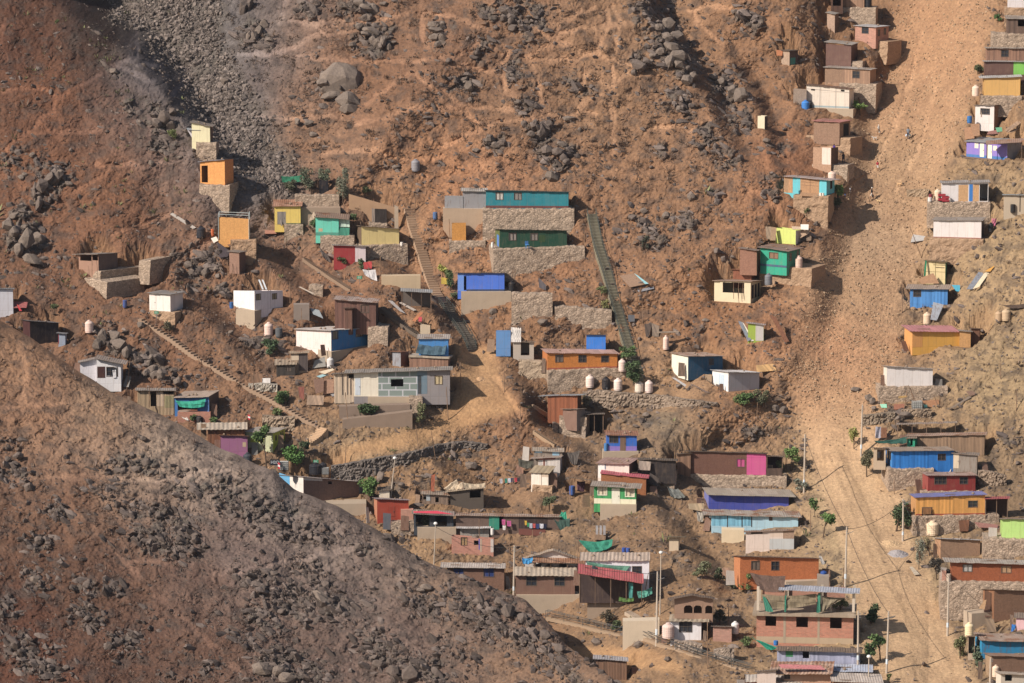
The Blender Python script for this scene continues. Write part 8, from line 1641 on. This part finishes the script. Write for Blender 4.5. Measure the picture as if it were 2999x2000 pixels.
def rotm(n, dip=None):
    a, b_, c = [RNG.uniform(0, 2*np.pi, n), RNG.normal(0, .45, n), RNG.normal(0, .45, n)]
    if dip is not None: a, b_, c = RNG.normal(.3, .5, n), RNG.normal(dip, .28, n), RNG.normal(-.3, .3, n)
    ca, sa, cb, sb, cc, sc_ = np.cos(a), np.sin(a), np.cos(b_), np.sin(b_), np.cos(c), np.sin(c)
    z = np.zeros(n); o = np.ones(n)
    Rz = np.stack([np.stack([ca,-sa,z],-1), np.stack([sa,ca,z],-1), np.stack([z,z,o],-1)], 1)
    Ry = np.stack([np.stack([cb,z,sb],-1), np.stack([z,o,z],-1), np.stack([-sb,z,cb],-1)], 1)
    Rx = np.stack([np.stack([o,z,z],-1), np.stack([z,cc,-sc_],-1), np.stack([z,sc_,cc],-1)], 1)
    return Rz @ Ry @ Rx
def pick_sites(w, n):
    c = np.cumsum(w.ravel()); i = np.searchsorted(c, RNG.uniform(0, c[-1], n)); return np.unravel_index(np.clip(i, 0, w.size - 1), w.shape)
def merged_rocks(name, X, Y, Z, w, n, s0, s1, mat, sink=.25, label=None, cat=None, lim=3.0, dip=None):
    jj, ii = pick_sites(w, n); s = s0 * np.exp(RNG.exponential(s1, n)); s = np.minimum(s, s0 * lim)
    pos_ = np.stack([X[jj, ii], Y[jj, ii], Z[jj, ii]], -1) + RNG.normal(0, .06, (n, 3)); pos_[:, 2] += s * (.35 - sink) * .5; R = rotm(n, dip); kind = RNG.integers(0, 10, n)
    VV, FF, off = [], [], 0
    for k in range(10):
        idx = np.where(kind == k)[0]
        if not len(idx): continue
        V, T = ROCKS[k]; V = V * ([1.5, .8, .75] if dip is not None else [1, 1, 1]); v = np.einsum('nij,vj->nvi', R[idx], V) * s[idx, None, None] * .5 + pos_[idx, None, :]
        f = T[None] + (np.arange(len(idx)) * len(V))[:, None, None] + off; off += v.shape[0] * v.shape[1]
        VV.append(v.reshape(-1, 3)); FF.append(f.reshape(-1, 3))
    V = np.concatenate(VV).astype(np.float32); Fa = np.concatenate(FF).astype(np.int32); me = bpy.data.meshes.new(name)
    me.vertices.add(len(V)); me.vertices.foreach_set('co', V.ravel()); me.loops.add(Fa.size); me.loops.foreach_set('vertex_index', Fa.ravel())
    me.polygons.add(len(Fa)); me.polygons.foreach_set('loop_start', (np.arange(len(Fa)) * 3).astype(np.int32)); me.update(calc_edges=True)
    me.polygons.foreach_set('use_smooth', np.zeros(len(Fa), bool))
    me.materials.append(mat); o = bpy.data.objects.new(name, me); COL.objects.link(o); o['kind'] = 'stuff'
    if label: o['label'] = label; o['category'] = cat
    return o
# keep stones off building footprints (seen from the front)
OCC = np.ones(GU.shape)
for (A, e, b, W, dep, z0, x0, x1, y0, y1, mg, sl) in CARVES:
    m = (GU > x0 - 4) & (GU < x1 + 4) & (GV > y0 - 6) & (GV < y1 + 5); OCC[m] = 0
M_ROCK = rock_mat('slope_stone', (.155, .124, .110)); M_SCREE = rock_mat('scree_stone', (.170, .140, .124), .5); M_TAN = rock_mat('road_stone', (.34, .240, .160), .3); M_NEAR = rock_mat('ridge_stone', (.138, .110, .098))
FREE = OCC * (1 - .97 * MSM) * (1 - .9 * TRM)
merged_rocks('scree_stones', XX, YY, ZZ, MSCREE ** 2 * (.25 + sstep(-.4, .3, fbm(sx/5, sy/5, 3, 91))), 22000, .19, .55, M_SCREE, label='grey scree filling the gully on the upper left slope', cat='scree', lim=5)
merged_rocks('outcrop_stones', XX, YY, ZZ, np.clip(RM - .2, 0, 1) * FREE * (.1 + ROCK), 2600, .30, .7, M_ROCK, label='dark angular stones clustered around the outcrops', cat='stones', lim=5.5, dip=.5, sink=.5)
merged_rocks('slope_stones', XX, YY, ZZ, FREE * (.06 + clump * (1.0 * upper + .4) + .08) * (1 - MSCREE), 24000, .15, .6, M_ROCK, label='loose stones scattered over the brown slope', cat='stones', lim=7, dip=.45, sink=.45)
merged_rocks('road_stones', XX, YY, ZZ, MROAD * OCC * (1 - .985 * sstep(1150, 1330, GV)) * (.3 + sstep(-.3, .4, fbm(sx/3, sy/3, 3, 92))), 8000, .13, .45, M_TAN, label='pale rubble strewn down the dirt road', cat='rubble')
lowr = sstep(540, 700, GV) * FREE * (.25 + sstep(0, .5, fbm(sx/3.5, sy/3.5, 3, 93))) * (1 - MSCREE)
merged_rocks('terrace_stones', XX, YY, ZZ, lowr, 12000, .15, .55, M_ROCK, label='tan stones scattered between the terraces', cat='stones')
NF = (.018 + .8 * np.clip(NR - .15, 0, 1.2) + .12 * ncl * sstep(1330, 1450, NV)) * (1 - .92 * ntr) * sstep(1.0, 5.0, H) + .12 * (H < .8)
merged_rocks('ridge_stones', nX, nY, nZ, NF * sstep(1200, 1400, NV - .25 * NU), 14000, .18, .66, M_NEAR, label='dark stones covering the near ridge', cat='stones', lim=8, dip=.6, sink=.45)
# dry scrub: tufts of thin stems
def tufts(name, X, Y, Z, w, n, size, col, blades, label, cat):
    jj, ii = pick_sites(w, n); p = np.stack([X[jj, ii], Y[jj, ii], Z[jj, ii]], -1); p[:, 2] -= .05
    s = size * np.exp(RNG.normal(0, .4, n)); V = np.zeros((n, blades, 4, 3))
    a = RNG.uniform(0, 2*np.pi, (n, blades)); el = RNG.uniform(.35, 1.35, (n, blades)); L = s[:, None] * RNG.uniform(.6, 1.2, (n, blades))
    d = np.stack([np.cos(a)*np.cos(el), np.sin(a)*np.cos(el), np.sin(el)], -1); sd = np.stack([-np.sin(a), np.cos(a), np.zeros_like(a)], -1) * (.09 * L)[..., None]
    b = p[:, None, :] + np.stack([np.cos(a), np.sin(a), 0*a], -1) * (.15 * s)[:, None, None]; t = b + d * L[..., None]
    V[:, :, 0] = b; V[:, :, 1] = b + d * L[..., None] * .55 + sd; V[:, :, 2] = t; V[:, :, 3] = b + d * L[..., None] * .55 - sd
    V = V.reshape(-1, 3).astype(np.float32); nq = n * blades; me = bpy.data.meshes.new(name)
    me.vertices.add(len(V)); me.vertices.foreach_set('co', V.ravel()); me.loops.add(nq*4); me.loops.foreach_set('vertex_index', np.arange(nq*4, dtype=np.int32)); me.polygons.add(nq); me.polygons.foreach_set('loop_start', (np.arange(nq)*4).astype(np.int32)); me.update(calc_edges=True)
    me.materials.append(leaf_mat(col)); o = bpy.data.objects.new(name, me); COL.objects.link(o); o['kind'] = 'stuff'; o['label'] = label; o['category'] = cat
patchU = sstep(0.0, .4, fbm(sx/2.2, sy/2.0, 4, 83)) * FREE * (1 - .8 * MSCREE)
tufts('dry_scrub', XX, YY, ZZ, patchU * (upper + .25 * sstep(300, 700, GU) * (1 - sstep(900, 1400, GV)) + .12), 13000, .34, '#6f5a4c', 11, 'low dry scrub in dark patches over the upper slope', 'scrub')
tufts('green_weeds', XX, YY, ZZ, FREE * left * sstep(.1, .5, fbm(sx/4, sy/4, 3, 95)) + .01 * FREE * sstep(500, 700, GV), 420, .55, '#6a7040', 9, 'small green weeds dotted over the left slope', 'weeds')
tufts('ridge_scrub', nX, nY, nZ, (1 - .9 * ntr) * sstep(.5, 1.5, H) * (.15 + sstep(0, .4, fbm(nsx/2.2, nsy/2.2, 4, 84))), 6500, .34, '#66534a', 11, 'low dry scrub on the near ridge', 'scrub')
# boulders: each its own object
def boulder_mesh(i, n=34, sub=2):
    V, T = rock_shape(500 + i, n); bm = bmesh.new(); vs = [bm.verts.new(v) for v in V]
    for t_ in T:
        try: bm.faces.new([vs[k] for k in t_])
        except ValueError: pass
    bmesh.ops.subdivide_edges(bm, edges=bm.edges, cuts=sub, use_grid_fill=True)
    p = np.array([v.co[:] for v in bm.verts]); k = 1 + .09 * fbm(p[:, 0]*2.2 + i, p[:, 1]*2.2 + p[:, 2]*1.7, 4, i % 20)
    for v, f in zip(bm.verts, k): v.co *= float(f)
    me = bpy.data.meshes.new('boulder'); bm.to_mesh(me); bm.free(); return me
BM = [boulder_mesh(i) for i in range(12)]
M_BLD = rock_mat('boulder_stone', (.185, .148, .125), .12); M_BLD2 = rock_mat('dark_boulder_stone', (.145, .115, .100), .12)
for me in BM: me.materials.append(M_BLD)
BM2 = [m.copy() for m in BM]
for me in BM2: me.materials.clear(); me.materials.append(M_BLD2)
def BOULDER(x, y, w, h, label, group=None, near=False, seed=None, dark=False, deep=None, tilt=None):
    """boulder centred on photo pixel, w x h pixels"""
    seed = seed if seed is not None else int(x * 7 + y * 3); r = random.Random(seed)
    d = (ndepth(x, y + h * .35) if near else D(x, y + h * .35)); pm = ppm(d); c = P(x, y, d)
    me = r.choice(BM2 if dark else BM); o = bpy.data.objects.new('boulder', me); COL.objects.link(o)
    o.scale = (w / pm / 2.0, (deep or (w + h) / 2) / pm / 2.1, h / pm / 1.75); o.location = c; o.rotation_euler = (r.uniform(-.3, .3), tilt if tilt is not None else r.uniform(-.35, .35), r.uniform(-.4, .4) + r.choice((0, math.pi)))
    tag(o, label, 'boulder', group); return o
# the great pale boulder on the upper slope, several cracked masses in one body
def crag(name, parts, label, mat, near=False):
    root = None
    for i, (x, y, w, h, tilt, back) in enumerate(parts):
        d = (ndepth(x, y + h*.35) if near else D(x, y + h * .35)) + back; pm = ppm(d); c = P(x, y, d)
        if root is None: org = c; root = thing(name, label, 'boulder' if name == 'boulder' else 'rock outcrop', tuple(c))
        me = boulder_mesh(900 + i + int(x), 90 if w > 120 else 30, 2); M = Matrix.Translation(Vector(c - org)) @ Matrix.Rotation(tilt, 4, 'Y') @ Matrix.Diagonal((w/pm/2.0, (w+h)/2/pm/2.2, h/pm/1.8, 1))
        M = M @ Matrix.Scale(.86 if near else 1, 4); me.transform(M); me.materials.append(mat); o = bpy.data.objects.new('rock_mass', me); COL.objects.link(o); o.parent = root
crag('boulder', [(996,246,128,128,.25,2.2),(946,240,62,58,0,-.6),(1016,298,74,56,.2,-.2),(968,280,50,30,-.2,-.5),(1022,318,58,40,0,0)], 'largest pale cracked boulder alone on the upper slope', M_BLD)
CR = [([(1072,22,62,48,.2,0),(1052,8,44,40,0,0),(1092,30,44,44,.1,.5),(1076,50,40,26,0,-.3)],'grey crag at the top edge above the paired slabs'),
 ([(1052,78,34,44,.1,0),(1086,92,50,36,.3,0),(1070,98,40,26,.2,-.4)],'pale tilted slabs below the grey crag at the top'),
 ([(1106,126,24,46,.1,0),(1122,124,26,50,.12,0),(1090,120,20,32,.25,0),(1138,138,16,28,0,.3)],'upright fluted rock fins on the upper slope'),
 ([(742,112,26,44,.15,0),(728,106,22,36,.3,0),(760,90,34,48,.1,.4),(775,75,30,40,0,.5)],'fluted rock fins at the edge of the scree'),
 ([(712,18,34,54,.1,0),(732,12,26,46,.2,0)],'dark split rock at the top edge beside the scree'),
 ([(1266,72,30,26,.2,0),(1278,88,46,24,.3,0),(1272,108,34,26,0,-.3),(1296,108,26,30,0,0),(1282,130,30,20,.1,-.4)],'stacked grey slabs in the middle of the upper slope'),
 ([(1482,30,60,40,.2,0),(1500,50,50,34,.3,0),(1476,52,34,28,0,-.3)],'dark crag at the top edge right of centre'),
 ([(1565,370,34,46,.3,0),(1585,388,46,56,.2,0),(1604,368,30,36,0,.4),(1556,394,26,30,.3,-.4)],'dark double rock above the long teal house'),
 ([(1632,445,52,48,.1,0),(1604,440,36,40,0,0),(1650,462,34,34,.2,.2)],'squat dark block rock above the long teal house'),
 ([(1930,80,42,34,.4,0),(1958,72,44,50,.3,0),(1980,105,44,40,.2,0),(1968,138,50,46,.3,0),(1985,165,54,50,.2,.2),(1955,110,34,40,.4,-.3),(1990,190,40,44,.3,0),(1935,150,30,34,.2,-.3),(1962,180,34,40,.4,-.2)],'large shattered outcrop at the upper right of the slope'),
 ([(1872,190,52,36,.5,0),(1895,180,40,36,.3,0),(1858,180,30,28,.3,0)],'dark tilted rock at the foot of the shattered outcrop'),
 ([(2145,265,40,50,.2,0),(2170,280,44,58,.1,0),(2110,240,40,34,.3,0),(2090,225,40,30,.2,0),(2012,235,40,44,.3,0),(2030,225,36,34,.2,.2)],'cracked brown crag on the spur above the cream latrine'),
 ([(122,545,40,62,-.1,0),(105,560,30,50,0,0),(142,525,34,56,.6,0),(165,520,26,60,.6,.2),(115,600,30,50,.1,-.3),(145,585,12,34,0,0)],'dark ribbed outcrop on the left edge of the slope'),
 ([(78,705,46,78,.05,0),(42,680,38,52,.2,-.4),(24,660,30,40,.1,-.2),(112,700,40,60,0,.6),(55,730,34,50,.1,-.4),(96,760,60,50,.4,-.3)],'tall jointed boulders at the far left edge'),
 ([(335,985,34,46,0,0),(352,1010,40,50,.1,0),(300,990,36,52,0,0),(285,1010,30,40,0,0),(372,1030,34,40,.2,0)],'jointed cliff behind the white gabled house at left'),
 ([(430,1092,26,34,0,0),(447,1080,30,44,.1,0),(470,1098,34,34,.2,0),(520,1115,26,40,.2,0)],'brown jointed rocks above the wood shack'),
 ([(480,345,34,46,.1,0),(500,368,30,44,0,0),(460,362,24,36,0,0),(505,330,30,34,.2,.3)],'dark rock stack left of the cream box hut')]
for parts, lab in CR: crag('rock_outcrop', parts, lab, M_BLD2 if 'dark' in lab else M_BLD)
CRN = [([(770,1960,70,60,.3,0),(815,1965,46,60,.2,-.3),(840,1985,70,60,.1,0)],'big pale cracked boulders at the bottom edge of the near ridge'),
 ([(960,1765,110,38,.65,0),(945,1750,70,34,.6,-.3),(975,1790,50,30,.6,-.2)],'long pale slab lying down the near ridge'),
 ([(1200,1975,66,60,.1,0),(1150,1965,40,44,.2,0),(1110,1945,46,40,.4,0)],'rounded grey boulder at the bottom centre of the near ridge'),
 ([(1250,1720,46,34,.2,0),(1232,1728,30,24,0,-.2)],'pale rounded boulder near the brown house with blue shutters'),
 ([(105,1700,60,36,.6,0)],'long tan boulder on the left of the near ridge'),
 ([(420,1283,34,26,.4,0),(408,1278,20,18,.4,0)],'solitary wedge boulder casting a long shadow on the near ridge'),
 ([(1400,1760,40,50,.5,0),(1440,1790,44,46,.4,0),(1490,1790,46,70,.6,0),(1530,1810,44,60,.6,0),(1460,1760,40,40,.5,.3)],'craggy slabs along the lower crest of the near ridge'),
 ([(1600,1860,46,56,.4,0),(1560,1850,40,44,.3,0),(1640,1900,44,50,.5,0)],'broken rocks at the low end of the crest')]
for parts, lab in CRN: crag('rock_outcrop', parts, lab, M_BLD if 'pale' in lab or 'tan' in lab else M_BLD2, near=True)
NAMED = [(660,238,26,34,'square pale block standing on the scree'),(1375,252,30,34,'pointed pale boulder in the middle of the slope'),(1378,292,22,24,'small pale boulder under the pointed one'),(1357,232,26,18,'flat dark boulder above the pointed one'),(1668,348,46,26,'long pale slanting boulder right of the double rock'),
 (1435,405,34,30,'cubic grey boulder left of the double rock'),(1455,425,30,24,'split boulder below the cubic one'),(1160,490,28,22,'pale wedge of rock beside the weathered tank'),(905,362,34,28,'boulder at the right edge of the scree'),(870,355,24,30,'narrow dark boulder at the edge of the scree'),
 (918,395,26,20,'small boulder below the edge of the scree'),(1618,515,50,38,'big grey boulder behind the long teal house'),(1590,942,28,24,'round boulder on the terrace below the rubble wall'),(2272,1195,30,26,'round boulder on the spur above the magenta house'),(1892,1215,28,24,'round dark boulder below the rubble wall'),
 (2650,1215,40,28,'flat topped boulder above the long plank building'),(2545,1165,26,24,'grey boulder at the edge of the junk yard'),(2560,1195,24,20,'second grey boulder at the edge of the junk yard'),(2555,1175,20,24,'third grey boulder at the edge of the junk yard'),(1115,1395,30,40,'leaning slab boulder above the stall'),(1380,1362,34,28,'boulder on the slope below the dirt track'),
 (1130,1580,60,50,'pale broken concrete lump below the dark metal gate'),(1180,1618,30,20,'boulder on the slope below the rubble wall of the gate'),(1110,1612,34,22,'dark undercut boulder below the metal gate'),(1390,1575,26,20,'tan boulder left of the raw brick house'),(1748,1880,34,24,'boulder beside the handrail path'),(1870,1888,34,22,'rubble lump below the cream concrete wall'),
 (2660,1220,0,0,'')]
for x, y, w, h, l in NAMED:
    if w: BOULDER(x, y, w, h, l)
ZL = [(ROCKZ, GU, False), (NROCKZ, None, True)]
zone_label = lambda x, y, near: ('dark boulder on the lower part of the near ridge' if y > 1750 else 'dark boulder on the upper part of the near ridge' if x > 250 else 'dark boulder at the left edge of the near ridge') if near else (
  'brown boulder on the left slope above the huts' if x < 600 and y < 640 else 'brown boulder between the huts at left' if x < 900 else 'grey boulder on the middle of the upper slope' if y < 520 and x < 1750 else 'grey boulder on the spur left of the dirt road' if x < 2330 and y < 800 else 'tan boulder on the lower terraces' if x < 2330 else 'tan boulder beside the dirt road')
nb = 0
for zones, near in ((ROCKZ, False), (NROCKZ, True)):
    for (cx, cy, rx, ry, rot, st) in zones:
        k = 3 if st > .9 else 2 if st > .6 else 1
        for i in range(k):
            if nb > 215: break
            x = cx + RNG.normal(0, rx * .5); y = cy + RNG.normal(0, ry * .5); w = float(RNG.uniform(15, 30) * (1.15 if near else 1)); h = w * float(RNG.uniform(.6, 1.2))
            if near and y < ncrest(x) + 20: continue
            if not near:
                if OCC[min(max(int((y - gv[0]) / GS), 0), len(gv) - 1), min(max(int((x - gu[0]) / GS), 0), len(gu) - 1)] < .5: continue
                if x < 1800 and y > ncrest(x): continue
            if not (0 < x < 2999 and 0 < y < 2000): continue
            l = zone_label(x, y, near); BOULDER(x, y, w, h, l, group=l.replace('boulder', 'boulders'), near=near, dark=near or l.startswith('grey') and RNG.uniform() < .6); nb += 1
# ---------------------------------------------------------------- light, air, camera
W_ = bpy.data.worlds.new('World'); SC.world = W_; W_.use_nodes = True; nt = W_.node_tree
bg = nt.nodes['Background']; sky = nt.nodes.new('ShaderNodeTexSky'); sky.sky_type = 'NISHITA'; sky.sun_disc = False
sky.sun_elevation = SUN_EL; sky.sun_rotation = math.atan2(SUN_AZ[0], SUN_AZ[1]); sky.air_density = 1.3; sky.dust_density = 2.0; sky.ozone_density = 1.6
nt.links.new(sky.outputs[0], bg.inputs[0]); bg.inputs[1].default_value = SKY_S
L = bpy.data.lights.new('sun', 'SUN'); L.energy = SUN_S; L.angle = math.radians(.55); L.color = (1.0, .91, .80)
lo = bpy.data.objects.new('sun', L); COL.objects.link(lo)
n_ = math.hypot(*SUN_AZ); sd_ = Vector((SUN_AZ[0]/n_*math.cos(SUN_EL), SUN_AZ[1]/n_*math.cos(SUN_EL), math.sin(SUN_EL)))
lo.rotation_euler = sd_.to_track_quat('Z', 'Y').to_euler()
if HAZE > 0:
    zt = float(ZZ.max()) + 20; zb_ = zf - 8
    mb = MB(); mb.box((-260, -40, zb_ - 1), (260, 800, max(zt, 125))); hz = mb.obj('haze', None); hz['kind'] = 'stuff'; hz['label'] = 'thin dusty air over the hillside'; hz['category'] = 'haze'
    m = bpy.data.materials.new('thin_haze'); m.use_nodes = True; t_ = m.node_tree; t_.nodes.clear(); o_ = t_.nodes.new('ShaderNodeOutputMaterial'); v = t_.nodes.new('ShaderNodeVolumePrincipled')
    v.inputs['Density'].default_value = HAZE; v.inputs['Color'].default_value = (.80, .80, .92, 1); v.inputs['Anisotropy'].default_value = .2; t_.links.new(v.outputs[0], o_.inputs['Volume']); hz.data.materials.append(m)
cam = bpy.data.cameras.new('camera'); co_ = bpy.data.objects.new('camera', cam); COL.objects.link(co_); SC.camera = co_
cam.sensor_width = 36.0; cam.lens = 36.0 * F / 2999.0; cam.clip_start = 1.0; cam.clip_end = 8000.0
co_.location = tuple(CAM); co_.rotation_euler = (math.pi / 2 - PITCH, 0, 0)
SC.view_settings.view_transform = 'Standard'; SC.view_settings.look = 'None'; SC.view_settings.gamma = 1.0; SC.view_settings.exposure = EXPO
SC.cycles.max_bounces = 4; SC.cycles.diffuse_bounces = 2; SC.cycles.glossy_bounces = 2; SC.cycles.volume_bounces = 0; SC.cycles.use_denoising = True
